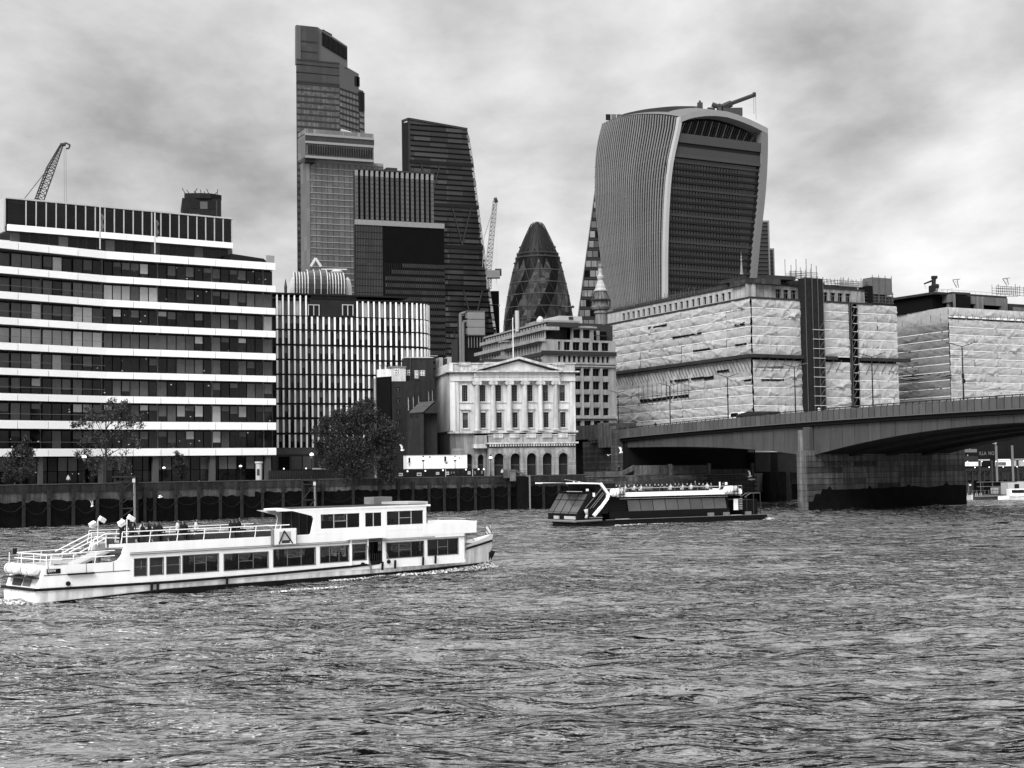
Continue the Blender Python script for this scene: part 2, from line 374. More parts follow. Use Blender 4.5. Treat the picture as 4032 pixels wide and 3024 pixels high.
for k, x0 in enumerate((11.5, 13.5, 15.5, 17.6)): bx(sq, 'parapet', stone_q, x0, x0 + 1.9, 0, .5, 6.1, 8.0)
for x0 in (19.8, 29.4, 40.5): bx(sq, 'parapet_pier', stone_q, x0, x0 + .6, -.1, .6, 5.9, 8.2)
bx(sq, 'parapet', stone_d, 20.4, 29.4, 0, .5, 6.1, 7.9); bx(sq, 'parapet', stone_d, 30.0, 40.5, .4, .8, 5.9, 7.0)
for k in range(7): bx(sq, 'step', stone_d, 12 - k * .4, 24 + k * 2, -.3 - k * .35, .02, 2.2, 5.2 - k * .42)
# dark quay beyond the bridge
f3 = Fr(WL3[1], WL3[2] - WL3[1], 0)
tq = thing('quay_wall', 'dark piled quay wall seen beyond the far side of the bridge', 'wall', fr=f3)
bx(tq, 'lower_wall', tide, -8, 150, -.3, 1, -1.5, 3.4); bx(tq, 'upper_wall', stone_d, -8, 150, -.35, 1, 3.42, 6.3)
for i in range(34): bx(tq, 'pile', post_m, i * 3.1, i * 3.1 + .4, -.8, -.36, -1.2, 5.0)
bx(tq, 'return_wall', stone_d, -9.2, -8.02, -16, 2, -1.5, 6.3)
# ================================================================== BUILDINGS ON THE BANK
# ---- white banded riverside office
d1 = Vector((.833, .553)); p_k = Vector((-69.1, 250.5)); f1 = Fr(p_k, d1); f0 = Fr(p_k, (.706, .708))
ob = thing('office_building', 'riverside office block with long curving white bands between dark glazed floors', 'building', fr=f1)
JX = [822, 1042, 1260, 1479, 1690, 1895, 2097, 2170]
U1 = [0] + [f1.u('C1', x, 900) for x in JX[1:]]
U0 = [-27, -22.5] + [f0.u('C1', x, 800) for x in (125, 367, 597)] + [0]
BZ = [(f1.z('C1', 2165, a), f1.z('C1', 2165, b)) for b, a in ((680, 735), (860, 910), (1037, 1087), (1217, 1267), (1395, 1445), (1572, 1620))] + \
     [(f1.z('C2', 2165, a), f1.z('C2', 2165, b)) for b, a in ((443, 493), (632, 690), (832, 888))]
U1[-1] = f1.u('C1', 2168, 1100)
UE = U1[-1]
# second frame as a matrix relative to the first
m01 = f1.m.inverted() @ f0.m
def put0(o): o.matrix_basis = m01 @ o.matrix_basis; return o
soffit = mat('grey_soffit', .10, .7, .1, .5)
for (za, zb) in BZ:
    for a, b in zip(U1, U1[1:]): bx(ob, 'white_band_panel', white, a + .06, b - .06, -.9, -.55, za, zb)
    for a, b in zip(U0, U0[1:]):
        o = bx(ob, 'white_band_panel', white, a + .06, b - .06, -.9, -.55, za, zb); bpy.context.view_layer.update() if 0 else None
        put0(o)
    bx(ob, 'floor_slab', soffit, -.4, UE - .1, -.54, 2.6, za + .05, zb - .25)
    put0(bx(ob, 'floor_slab', soffit, -27, .3, -.54, 3.4, za + .05, zb - .25))
PAT = [[ 'mmm', 'mmm', 'dbd', 'ddd', 'ddd', 'ddd', 'ddd', 'ddd', 'ddd', 'ddd', 'd'],
       ['dmm', 'mmm', 'mdm', 'mmm', 'bbb', 'mbb', 'ddd', 'ddd', 'ddm', 'dmm', 'm'],
       ['mmm', 'mmb', 'mdm', 'bbm', 'ddd', 'ddd', 'ddd', 'ddd', 'mmd', 'mmd', 'b'],
       ['bbb', 'bbb', 'bbb', 'bbb', 'mmm', 'mmm', 'mmm', 'mdd', 'mdd', 'ddd', 'm'],
       ['mmm', 'mmb', 'mbm', 'ddd', 'ddd', 'ddd', 'ddm', 'mmd', 'mdd', 'mdd', 'm'],
       ['ddd', 'ddd', 'dmd', 'mdd', 'dmd', 'mmd', 'mdd', 'mdd', 'ddd', 'dmm', 'd'],
       ['ddd', 'mmd', 'ddd', 'ddd', 'ddd', 'ddd', 'dmd', 'ddd', 'bdd', 'ddd', 'd'],
       ['ddd', 'ddd', 'dmd', 'ddd', 'ddd', 'ddd', 'ddd', 'ddd', 'dmd', 'ddd', 'd']]
PM = {'d': glass_o, 'm': glass_m, 'b': glass_b}
bays = [(0, U0[i], U0[i + 1]) for i in range(1, 5)] + [(1, U1[i], U1[i + 1]) for i in range(7)]
for r in range(8):
    z1 = BZ[r][0]; z0 = BZ[r + 1][1]
    for bi, (s, a, b) in enumerate(bays):
        pp = PAT[r][min(bi, 10)]; n = len(pp)
        y = .75 if s else lerp(2.6, .9, (b - U0[1]) / -U0[1])
        for k in range(n):
            x0 = lerp(a, b, k / n) + .09; x1 = lerp(a, b, (k + 1) / n) - .09
            o = bx(ob, 'window_pane', PM[pp[k]], x0, x1, y, y + .05, z0 + .05, z1 - .28)
            if not s: put0(o)
            if pp[k] == 'd' and random.random() < .4:
                zb__ = lerp(z0, z1 - .28, random.choice((.35, .55, .7))); o = bx(ob, 'blind', glass_m if random.random() < .75 else glass_b, x0 + .05, x1 - .05, y - .03, y - .005, zb__, z1 - .3)
                if not s: put0(o)
        # column beside each joint
        o = bx(ob, 'column', grey if bi % 2 else dark, b - .1, b + .1, y + .08, y + .5, z0, z1)
        if not s: put0(o)
for s, xa, xb, y in ((1, -.2, UE - .02, 1.3), (0, -27, .3, 3.2)):
    o = bx(ob, 'shaded_interior', core, xa, xb, y, y + 14, ZG, BZ[0][1] - .4)
    if not s: put0(o)
for s, xa, xb in ((1, -.2, UE), (0, -27, .3)):
    o = bx(ob, 'roof_slab', lgrey, xa, xb, -.3, 14, BZ[0][1] - .3, BZ[0][1] - .1)
    if not s: put0(o)
# ground floor
zt = BZ[8][0]
for x in (1230, 1680, 2120): u = f1.u('C2', x, 1000); bx(ob, 'ground_column', mat('grey_column', .085, .7, .1), u - .5, u + .5, -.3, .5, ZG, zt)
for x in (320, 800): u = f0.u('C2', x, 1000); put0(bx(ob, 'ground_column', MATS['grey_column'], u - .35, u + .35, -.2, .4, ZG, zt))
for i in range(18):
    a = lerp(0, UE, i / 18); bx(ob, 'ground_window', glass_m if i in (0, 5, 6, 10, 12, 13, 15, 16) else glass_d, a + .1, a + UE / 18 - .1, .9, .95, zt - 2.4, zt - .2)
    bx(ob, 'shopfront_pane', glass_o, a + .1, a + UE / 18 - .1, .9, .95, ZG + .2, zt - 2.5)
for i in range(12):
    a = lerp(-22, 0, i / 12); put0(bx(ob, 'ground_window', glass_m if i % 3 != 1 else glass_d, a + .1, a + 1.7, 2.4, 2.45, zt - 2.4, zt - .2)); put0(bx(ob, 'shopfront_pane', glass_o, a + .1, a + 1.7, 2.4, 2.45, ZG + .2, zt - 2.5))
# balcony rails on the left wing
for r in range(2, 9):
    z0 = BZ[r][1]; put0(bx(ob, 'balcony_rail', grey, -24, -.2, -.5, -.45, z0 + 1.05, z0 + 1.10))
# penthouse
pr = Vector((-51.0, 270.0)); pl = Vector((-84.6, 246.1)); fp = Fr(pl, pr - pl); LP = (pr - pl).length
mp_ = f1.m.inverted() @ fp.m
def putp(o): o.matrix_basis = mp_ @ o.matrix_basis; return o
zt1 = fp.z('C1', 1835, 330); zt0 = fp.z('C1', 1835, 520); zb1 = fp.z('C1', 1840, 530); zb0 = fp.z('C1', 1840, 570)
louv = mat('louvre_slats', .022, .5, .3, .4, rnd=.3)
edges = [0.3, 3.4] + [3.4 + i * (LP - 3.6) / 22 for i in range(1, 23)]
for a, b in zip(edges, edges[1:]):
    putp(bx(ob, 'louvre_panel', louv, a + .12, b - .12, -.05, .3, zt0, zt1 - .25))
    putp(bx(ob, 'louvre_post', lgrey, b - .09, b + .09, -.2, .2, zt0, zt1))
    mbl = MB()
lm = MB()
for a, b in zip(edges, edges[1:]):
    k = 0
    while zt0 + .2 + k * .28 < zt1 - .4: z = zt0 + .2 + k * .28; lm.box(a + .15, b - .15, -.14, -.06, z, z + .1); k += 1
putp(tag(lm.build('louvre_slats', louv, ob), kind='stuff'))
putp(bx(ob, 'parapet_cap', lgrey, -.1, LP + .1, -.3, 9, zt1, zt1 + .25))
putp(bx(ob, 'penthouse_body', dark, 0, LP, .3, 9, zb0, zt1))
putp(bx(ob, 'penthouse_end', lgrey, -.35, -.02, -.2, 9, zb0, zt1))
PX = [fp.u('C1', x, 430, -1.6) for x in (60, 325, 557, 785, 1002, 1222, 1422, 1625, 1845)]
for a, b in zip(PX, PX[1:]): putp(bx(ob, 'penthouse_band_panel', white, a + .03, b - .03, -1.6, -1.2, zb0, zb1 + .1))
putp(bx(ob, 'penthouse_soffit', black, PX[0], PX[-1], -1.19, .2, zb0 + .1, zb1))
zz0 = BZ[0][1] - .1
putp(bx(ob, 'penthouse_glass', glass_m, 1, LP, .05, .2, zz0, zb0))
for i in range(24): putp(bx(ob, 'penthouse_pane', glass_d if i % 5 else glass_m, .8 + i * 1.65, .8 + i * 1.65 + 1.55, -.05, .02, zz0 + .1, zb0 - .1))
mb = MB(); u0, z0 = f1.uz('C1', 1830, 600, 2.5); u1, z1 = f1.uz('C1', 2112, 665, 2.5)
mb.wallp([(u0, zz0), (u1 - .2, zz0), (u1, zz0 + .5), (u1 - .1, z0 - .9), (u1 - .6, z0 - .5), (u0, z0)], 2.5, 7); mb.build('roof_plant_enclosure', black, ob)
u0 = f1.u('C1', 2112, 640); bx(ob, 'glass_balustrade', mat('clear_balustrade', .25, .2, .1), u0, u0 + 1.6, .2, .3, zz0, zz0 + 1.6)
for x, yt, yb in ((793, 225, 565), (1227, 275, 600)):
    u, z1 = f1.uz('C1', x, yt, .5); z0 = f1.z('C1', x, yb, .5)
    fpn = tag(MB().bar((0, 0, 0), (0, 0, z1 - z0), .13, 6).build('flagpole', lgrey), 'slim white flagpole on the banded office roof, ' + ('left one' if x < 800 else 'right one'), 'flagpole', 'flagpoles on the office roof')
    fpn.location = f1.w(u, .5, z0)
    if True:
        fl = MB(); fl.grid([[(0.1 + .1 * math.sin(j), 0, z1 - z0 - 1.2 - j * .5), (.5 + .2 * math.sin(j * 2), .2, z1 - z0 - 1.5 - j * .5)] for j in range(7)]); fl.build('flag', mat('furled_flag', .1, .8, .5, 3), fpn)

# ---- dark brown tower far left
D = 420; fb = Fr(at('C1', 1443, 330, D), (1, .25)); fb.o.z = 0
bt = thing('tower_block', 'dark tower top with aerials peeping over the banded office roof', 'building', fr=fb)
W = fb.u('C1', 1752, 300); zt_ = fb.z('C1', 1500, 120)
bx(bt, 'body', mat('dark_brown_cladding', .014, .7, .4, .3), 0, W, 0, 20, 0, zt_ - 1.5)
MB().prism([(.6, .6), (5, -.5), (W - 3, -.4), (W + .2, 2), (W - 1, 14), (2, 14)], zt_ - 1.5, zt_).build('crown', MATS['dark_brown_cladding'], bt)
for i in range(6):
    for j in range(3): bx(bt, 'window', glass_m if (i + j) % 3 == 1 else glass_d, 2.6 + j * 2.4, 4.7 + j * 2.4, -.1, .1, zt_ - 4.5 - i * 3.6, zt_ - 2.4 - i * 3.6)
bx(bt, 'side_panel', dark, W - 1.5, W - 1.1, -.2, .1, zt_ - 20, zt_ - 2)
for i in range(9): x = 1 + i * (W - 1) / 9; MB().bar((x, 1, zt_ - .2), (x + random.uniform(-1.5, 1.5), 1, zt_ + random.uniform(.6, 1.8)), .14, 4).build('aerial', dark, bt)

# ---- block with white vertical fins and a rounded corner
f2b = Fr((-45.6, 285), (.922, .387)); 
fbk = thing('fin_building', 'office block with rows of white vertical fins and a rounded right corner', 'building', fr=f2b)
ua = f2b.u('C3', 200, 800); ub = f2b.u('C3', 1190, 800); NI = 21 - 1; st = (ub - ua) / NI * 1.0
rows = [(425, 545), (550, 675), (685, 805), (812, 935), (942, 1060), (1070, 1190), (1200, 1315), (1328, 1450), (1460, 1582)]
RZ = [(f2b.z('C3', 205, b), f2b.z('C3', 205, a)) for a, b in rows]
fin = mat('white_fin', .82, .45, .06, .6, rnd=.05)
us = f2b.u('C3', 1345, 800); RAD = 6.2
pos = []
k = 0
while ua + k * st <= us + .01: pos.append((ua + k * st, 0, 0)); k += 1
left = (ua + k * st) - us; s = left
while s < RAD * 1.75: ph = s / RAD; pos.append((us + RAD * math.sin(ph), RAD * (1 - math.cos(ph)), ph)); s += st * .97
fpoly = [(-.15, -.16), (.15, -.16), (.20, 0), (.15, .16), (-.15, .16), (-.20, 0)]
fmesh = MB().prism(fpoly, 0, 1).mesh('fin', fin)
pmesh = {k_: MB().box(-.5, .5, 0, .05, 0, 1).mesh('pane', m_) for k_, m_ in (('d', glass_d), ('m', glass_m), ('b', glass_b))}
topz = (RZ[0][1], f2b.z('C3', 900, 285)); 
for ri, (z0, z1) in enumerate(RZ):
    for i, (x, y, ph) in enumerate(pos):
        if ri > 0 or True:
            link('fin', fmesh, fbk, (x, y - .3, z0 + .1), (0, 0, ph), (1, 1, z1 - z0 - .2))
        t = 'm' if random.random() < .35 else 'd'
        if i > 21 and ri in (1, 2, 3): t = 'm' if ri != 2 else 'b'
        if i >= len(pos) - 3: t = 'm'
        dy = .35; xx = x + st / 2 * math.cos(ph); yy = y + st / 2 * math.sin(ph)
        h = z1 - z0
        if t == 'd' and random.random() < .6:
            o = link('window_pane', pmesh['m'], fbk, (xx - math.sin(ph) * 0, yy + dy, z0 + h * .45), (0, 0, ph), (st * .8, 1, h * .5))
            link('window_pane', pmesh['d'], fbk, (xx, yy + dy, z0 + .15), (0, 0, ph), (st * .8, 1, h * .42))
        else: link('window_pane', pmesh[t], fbk, (xx, yy + dy, z0 + .15), (0, 0, ph), (st * .8, 1, h - .3))
arc = [(us + (RAD + .0) * math.sin(t * .1 * 1.05), RAD * (1 - math.cos(t * .1 * 1.05))) for t in range(16)]
def ring(off, z0, z1, m, nm):
    pts = [(-.6, off)] + [(us + (RAD - off) * math.sin(t * .105), RAD - (RAD - off) * math.cos(t * .105)) for t in range(17)]
    MB().prism(pts + [(pts[-1][0], 26), (-.6, 26)], z0, z1).build(nm, m, fbk)
ring(.6, ZG, topz[1] - .3, core, 'shaded_interior')
for z0, z1 in RZ[0:]: ring(-.05, z1 - .13, z1 + .13, black, 'floor_edge')
ring(.0, RZ[-1][0] - 1.2, RZ[-1][0] + .1, MATS['grey_column'], 'base_band')
# top storey: curved-in left fins, plain recess with two windows, right fins
for i, (x, y, ph) in enumerate(pos):
    xp = (i)
    if i < 6 or i >= 14:
        link('fin', fmesh, fbk, (x, y - .25, RZ[0][1] + .1), (0, 0, ph), (.85, .85, topz[1] - topz[0] - .5 + (0.8 if i < 6 else 0)))
        link('window_pane', pmesh['m' if i % 3 else 'b'], fbk, (x + st / 2 * math.cos(ph), y + .35 + st / 2 * math.sin(ph), RZ[0][1] + .1), (0, 0, ph), (st * .8, 1, topz[1] - topz[0] - .7))
rcs = mat('recessed_grey_wall', .018, .6, .3, .5)
bx(fbk, 'recessed_wall', rcs, pos[5][0] + .8, pos[14][0] - .4, -.2, .5, RZ[0][1], topz[1] + .0)
bx(fbk, 'roof_edge', black, -.8, us, -.5, 24, topz[1] + .5, topz[1] + .8)
ring(-.2, topz[1] - .35, topz[1] - .05, black, 'roof_edge')
bx(fbk, 'roof_parapet', dark, pos[6][0], pos[14][0], .2, 1, topz[1], topz[1] + .5)
for xa, xb in ((470, 570), (768, 865)):
    a, b = f2b.u('C3', xa, 380, -.4), f2b.u('C3', xb, 380, -.4); zb_, za_ = f2b.z('C3', xa, 425), f2b.z('C3', xa, 337)
    wmb = MB()
    for x in (a, (a + b) / 2 - .07, b - .15): wmb.box(x, x + .15, -.5, -.3, zb_, za_)
    wmb.box(a, b, -.5, -.3, za_, za_ + .15); wo_ = wmb.build('window_frame', lgrey, fbk); bx(wo_, 'pane', glass_d, a, b, -.25, -.21, zb_, za_)
bx(fbk, 'street_front', stone_d, -.5, us, .1, .5, ZG, RZ[-1][0] - 1.2)
for i in range(9): bx(fbk, 'ground_window', glass_m if i % 3 else glass_d, .5 + i * 2.4, 2.6 + i * 2.4, .0, .09, ZG + 2.2, RZ[-1][0] - 1.6)

# ---- glazed barrel roofs behind the fins
fg = Fr(at('C6', 60, 1240, 332), (1, .18)); fg.o.z = 0
gd = thing('glazed_roof_building', 'pale building topped by glazed barrel vault and small domed bays', 'building', fr=fg)
zg = lambda y: fg.z('C6', 350, y)
ug = lambda x: fg.u('C6', x, 1100)
glz = mat('vault_glass', .045, .2, .15, .5, rnd=.25); ribm = mat('vault_rib', .5, .5, .05)
def vault(xa, xb, ytop, ybot, depth, npan, nrow, nm):
    z0, z1 = zg(ybot), zg(ytop); xs = [ug(lerp(xa, xb, i / npan)) for i in range(npan + 1)]
    def prof(t):  # 0 bottom .. 1 top, bulging profile
        return (-depth * .5 * math.sin(math.pi * (.28 + .5 * t)) + depth * (t ** 3) * .9, z0 + (z1 - z0) * (1 - (1 - t) ** 1.25))
    pts = [prof(j / nrow) for j in range(nrow + 1)]
    for i in range(npan):
        for j in range(nrow):
            (y0, za), (y1, zb_) = pts[j], pts[j + 1]
            MB().hexa([(xs[i], y0, za), (xs[i + 1], y0, za), (xs[i + 1], y0 + .15, za), (xs[i], y0 + .15, za), (xs[i], y1, zb_), (xs[i + 1], y1, zb_), (xs[i + 1], y1 + .15, zb_), (xs[i], y1 + .15, zb_)]).build('roof_pane', glz, gd)
    for x in xs:
        MB().path([(x, y - .08, z) for y, z in pts], .13, 4).build('vault_rib', ribm, gd)
vault(125, 245, 1030, 1240, 5, 5, 6, 'a'); vault(412, 560, 1035, 1240, 5, 6, 6, 'b'); vault(245, 412, 1000, 1250, 8, 3, 7, 'c')
for xa, xb in ((62, 125), (575, 650)):
    c = (ug(xa) + ug(xb)) / 2; r = (ug(xb) - ug(xa)) / 2; z0 = zg(1230)
    MB().lathe([(r * 1.05, z0 - 2), (r * 1.05, z0), (r * 1.0, z0 + 1.6), (r * .88, z0 + 2.6), (r * .65, z0 + 3.5), (r * .2, z0 + 4.1)], 16, (c + (r if xa < 100 else -r * .3), 3)).build('side_dome', mat('pale_dome', .45, .4, .1), gd)
MB().lathe([(.05, zg(1100)), (.35, zg(1170)), (.3, zg(1230))], 8, (ug(55), 1)).build('finial', dark, gd)
MB().path([(ug(272), -1, zg(1000)), (ug(315), -1, zg(928)), (ug(362), -1, zg(1000))], .38, 4).build('roof_gable', ribm, gd)
bx(gd, 'body', lgrey, ug(60), ug(655), 2.5, 14, 10, zg(1232)); bx(gd, 'drum', mat('grey_roofing', .12, .7), ug(130), ug(575), 1.2, 12, zg(1240), zg(1060))
bx(gd, 'roof_gantry', lgrey, ug(375), ug(600), 4, 6, zg(1002), zg(990)); MB().lathe([(1.2, zg(1040)), (1.5, zg(1020)), (.8, zg(1000))], 10, (ug(510), 4)).build('roof_cowl', lgrey, gd)

# ================================================================== TOWERS
def tower_face(parent, fr, M0, u0, u1, z0, z1, fh, mw, band_m, mull_m, glass, bh=.9, y=0.0, depth=.35, glass_part='curtain_glass', maxm=60):
    """curtain wall on a face frame: glass sheet, floor bands and mullions, moved into the thing's frame by M0"""
    def pm(o): o.matrix_basis = M0 @ o.matrix_basis; return o
    pm(bx(parent, glass_part, glass, u0, u1, y, y + .3, z0, z1))
    n = int((z1 - z0) / fh)
    for i in range(n + 1):
        z = z1 - i * fh
        if z - bh < z0: break
        pm(bx(parent, 'floor_band', band_m, u0, u1, y - depth, y - .02, z - bh, z))
    if mw:
        nm = min(maxm, int((u1 - u0) / mw))
        for i in range(nm + 1): u = lerp(u0, u1, i / nm); pm(bx(parent, 'mullion', mull_m, u - .12, u + .12, y - depth * .6, y - .01, z0, z1))
# ---- tall stepped glass tower
D = 950; pc = at('C5', 655, 900, D); pc.z = 0
fa = Fr(pc, (.53, .848)); fF = Fr(pc, (.924, .382))
tt = thing('glass_tower', 'tallest stepped glass tower with louvred crown, at the left of the cluster', 'skyscraper', fr=fF)
tg = mat('tower_glass', .055, .22, .25, .02, rnd=.1, cell=(.35, .35, .27), cellamp=.5, spec=.8); tg2 = mat('pale_tower_glass', .13, .25, .2, .03, cell=(.5, .5, .27), cellamp=.35, spec=.8); tgd = mat('smooth_dark_tower_glass', .028, .2, .2, .02, cell=(.3, .3, .12), cellamp=.25, spec=.7)
tb = mat('tower_floor_band', .035, .5, .1, .1); tmul = mat('tower_mullion', .06, .5, .1, .1)
uL = fF.u('C5', 182, 300); mA = fF.m.inverted() @ fa.m; I4 = Matrix.Identity(4)
z_t0 = fF.z('C5', 655, 545); z_f1 = fF.z('C5', 655, 800)
ur1 = fa.u('C5', 865, 700); ur2 = fa.u('C5', 922, 1000)
zB = 6
# lower body prism
bkl = (uL, 60); 
def w2(u, v=0): q = mA @ Vector((u, v, 0)); return (q.x, q.y)
tw = MB(); tw.prism([(uL, .4), (-.2, .4), w2(ur2, -.0 + .4), (w2(ur2)[0] + 14, 75), (uL + 34, 75)], zB, fa.z('C5', 918, 850)); tw.build('body', tgd, tt)
tw = MB(); tw.prism([(uL, .4), (-.2, .4), w2(ur1, .4), (w2(ur1)[0] + 12, 70), (uL + 31, 70)], zB, fa.z('C5', 860, 665)); tw.build('body', tgd, tt)
tower_face(tt, fF, I4, uL, 0, zB, z_f1, 4.0, 3.0, tb, tmul, tg, bh=.95)
tower_face(tt, fF, I4, uL, 0, z_f1, z_t0, 14, 0, tb, tmul, tgd, bh=.9)
tower_face(tt, fa, mA, 0, ur1, zB, z_f1 - 1, 4.0, 3.0, tb, tmul, tg2, bh=1.1)
tower_face(tt, fa, mA, ur1, ur2, zB, fa.z('C5', 918, 1070), 4.0, 3.0, tb, tmul, tg2, bh=1.1)
MB().hexa([*[tuple(mA @ Vector(q)) for q in ((0, 0, z_f1 - 1), (ur1, 0, z_f1 - 1), (ur1, .3, z_f1 - 1), (0, .3, z_f1 - 1), (0, 0, z_t0), (ur1, 0, fa.z('C5', 862, 665)), (ur1, .3, fa.z('C5', 862, 665)), (0, .3, z_t0))]]).build('sloping_glass', mat('mid_tower_glass', .07, .2, .15, .02, spec=.7), tt)
# upper crown: left part with raking top
fU = fF; cl = [fF.uz('C5', x, y, 6) for x, y in ((182, 545), (182, 133), (230, 137), (415, 157), (462, 185), (742, 368), (742, 600), (655, 545))]
uo = lambda x, y, off: fF.uz('C5', x, y, off)
c1 = MB(); c1.wallp([uo(182, 560, 1), uo(417, 560, 1), uo(417, 157, 1), uo(230, 137, 1), uo(182, 133, 1)], 1, 4); c1.build('crown', tgd, tt)
q = [uo(417, 560, 3), uo(742, 600, 3), uo(740, 365, 3), uo(575, 255, 3), uo(462, 188, 3), uo(417, 157, 3)]
MB().wallp(q, 3, 9).build('crown', MATS['mid_tower_glass'], tt)
MB().wallp([uo(182, 555, .2), uo(232, 550, .2), uo(232, 137, .2), uo(182, 133, .2)], .2, 1).build('crown_edge', MATS['mid_tower_glass'], tt)
# crown louvres
for i in range(20):
    x = 468 + i * 13.7; yt = 195 + (x - 462) * .64; yb = 345 + (x - 462) * .60
    (ua_, z1_), (_, z0_) = uo(x, yt + 8, 1.8), uo(x, yb, 1.8); ub_ = uo(x + 7, yt, 1.8)[0]
    bx(tt, 'crown_louvre', black, ua_, ub_, 1.6, 3.2, z0_, z1_)
MB().wallp([uo(462, 183, 8), uo(575, 250, 8), uo(575, 235, 8), uo(500, 195, 8), uo(485, 183, 8)], 8, 14).build('roof_plant', dark, tt)
for xs, yt, yb in (((838, 852), 665, 800), ((878, 892, 905), 835, 1065)):
    for x in xs: a, z1_ = fa.uz('C5', x, yt); z0_ = fa.z('C5', x, yb); o = bx(tt, 'louvre', black, a - 1.6, a + 1.6, -.5, .2, z0_, z1_ - 2); o.matrix_basis = mA @ o.matrix_basis
for y in (290, 400, 490, 555, 640, 755):
    a, z = fF.uz('C5', 190, y); bx(tt, 'floor_line', tb, uL, (uo(415, y, 0)[0] if y < 520 else 0), .0 if y > 520 else .6, .9, z - .8, z)

# ---- stacked tower in front of it
D = 880; pc = at('C6', 270, 500, D); pc.z = 0; fK = Fr(pc, (.924, .382)); fKl = Fr(pc, (-.45, .893))
st_ = thing('glass_tower', 'pale grid glass tower with louvred box on top, in front of the tallest tower', 'skyscraper', fr=fK)
mK = fK.m.inverted() @ Fr(pc, (-.382, .924)).m
kg = mat('grid_tower_glass', .075, .2, .22, .03, cell=(.28, .28, .16), cellamp=.3, spec=.8); kb = mat('pale_floor_line', .24, .5, .1); 
uR = fK.u('C6', 905, 300); zk = fK.z('C6', 275, 58)
tower_face(st_, fK, I4, 0, uR, 6, zk - 1.5, 3.72, 3.3, kb, tmul, kg, bh=.42, depth=.4)
bx(st_, 'cornice', kb, -.3, uR, -.6, 1, zk - 1.5, zk)
LD = 26
def left_face(parent, M_, y0, z0, z1, m, name, x0=0, x1=LD, yy=-.3): o = bx(parent, name, m, x0, x1, yy, yy + .3, z0, z1); o.matrix_basis = M_ @ o.matrix_basis; return o
mKl = fK.m.inverted() @ fKl.m; LK = fKl.u('C6', 190, 500)
o = bx(st_, 'side_glass', mat('side_tower_glass', .10, .2, .12, .03, cell=(.2, .2, .12), cellamp=.2), 0, LK, .0, .3, 6, zk); o.matrix_basis = mKl @ o.matrix_basis
for i in range(50):
    o = bx(st_, 'side_floor_band', kb if i < 12 else tb, 0, LK, -.3, -.02, zk - 1.5 - i * 3.72 - .42, zk - 1.5 - i * 3.72); o.matrix_basis = mKl @ o.matrix_basis
MB().prism([(.5, .4), (uR, .4), (uR + 8, 24), (11, 24)], 6, zk - .2).build('body', MATS['grid_tower_glass'], st_)
mbk = MB(); 
# overhanging louvre box
pc2 = at('C5', 287, 1500, D - 6); pc2.z = 0; fK2 = Fr(pc2, (.924, .382)); mk2 = fK.m.inverted() @ fK2.m; mk2l = fK.m.inverted() @ Fr(pc2, (-.45, .893)).m
def pk(o): o.matrix_basis = mk2 @ o.matrix_basis; return o
def pkl(o): o.matrix_basis = mk2l @ o.matrix_basis; return o
uR2 = fK2.u('C5', 1028, 1500); LK2 = Fr(pc2, (-.45, .893)).u('C5', 205, 1500); za = fK2.z('C5', 290, 1570); zb_ = fK2.z('C5', 290, 1410); zc = fK2.z('C5', 290, 1325); zd = fK2.z('C5', 290, 1262)
pk(MB().prism([(0, .3), (uR2, .3), (uR2 + 6, 20), (11, 20)], za, zc).build('louvre_box', MATS['side_tower_glass'], st_)); pkl(bx(st_, 'louvre_box_side', MATS['side_tower_glass'], 0, LK2, -.0, .3, za, zc))
pk(bx(st_, 'terrace_screen', mat('pale_screen', .15, .4, .25, .1, cell=(.3, .3, 0.1), cellamp=.4), 0, uR2, .3, 3, zc, zd))
pkl(bx(st_, 'terrace_screen', MATS['pale_screen'], 0, LK2, -.3, -.02, zc + 1, zd)); pkl(bx(st_, 'floor_line', kb, 0, LK2, -.4, -.05, zb_, zb_ + 1.2))
for z_ in (zb_, zc, za): pk(bx(st_, 'floor_line', kb, -.3, uR2, -.5, .28, z_ - .5, z_ + .9))
for i in range(27):
    u = lerp(1.5, uR2 - 2, i / 26); pk(bx(st_, 'louvre_slot', black, u, u + .48 * (uR2 - 3.5) / 26, -.4, .2, za + 2, zb_ - 1.5))
    if i < 12: pkl(bx(st_, 'louvre_slot', dark, LK2 * (i + .3) / 12, LK2 * (i + .8) / 12, -.3, -.01, za + 2, zb_ - 1.5))
for i in range(40): u = lerp(0, uR2, i / 39); pk(bx(st_, 'mullion', tmul, u - .2, u + .2, -.4, .25, zb_ + 1, zc - .6))
MB().bar(mk2 @ Vector((uR2 - 20, 2, zd + 1)), mk2 @ Vector((uR2 - 1, 2, zd - 3)), .9, 6).build('roof_crane_arm', lgrey, st_)
pk(bx(st_, 'under_recess', black, -.2, 6, .5, 5, za - 3, za - .3))

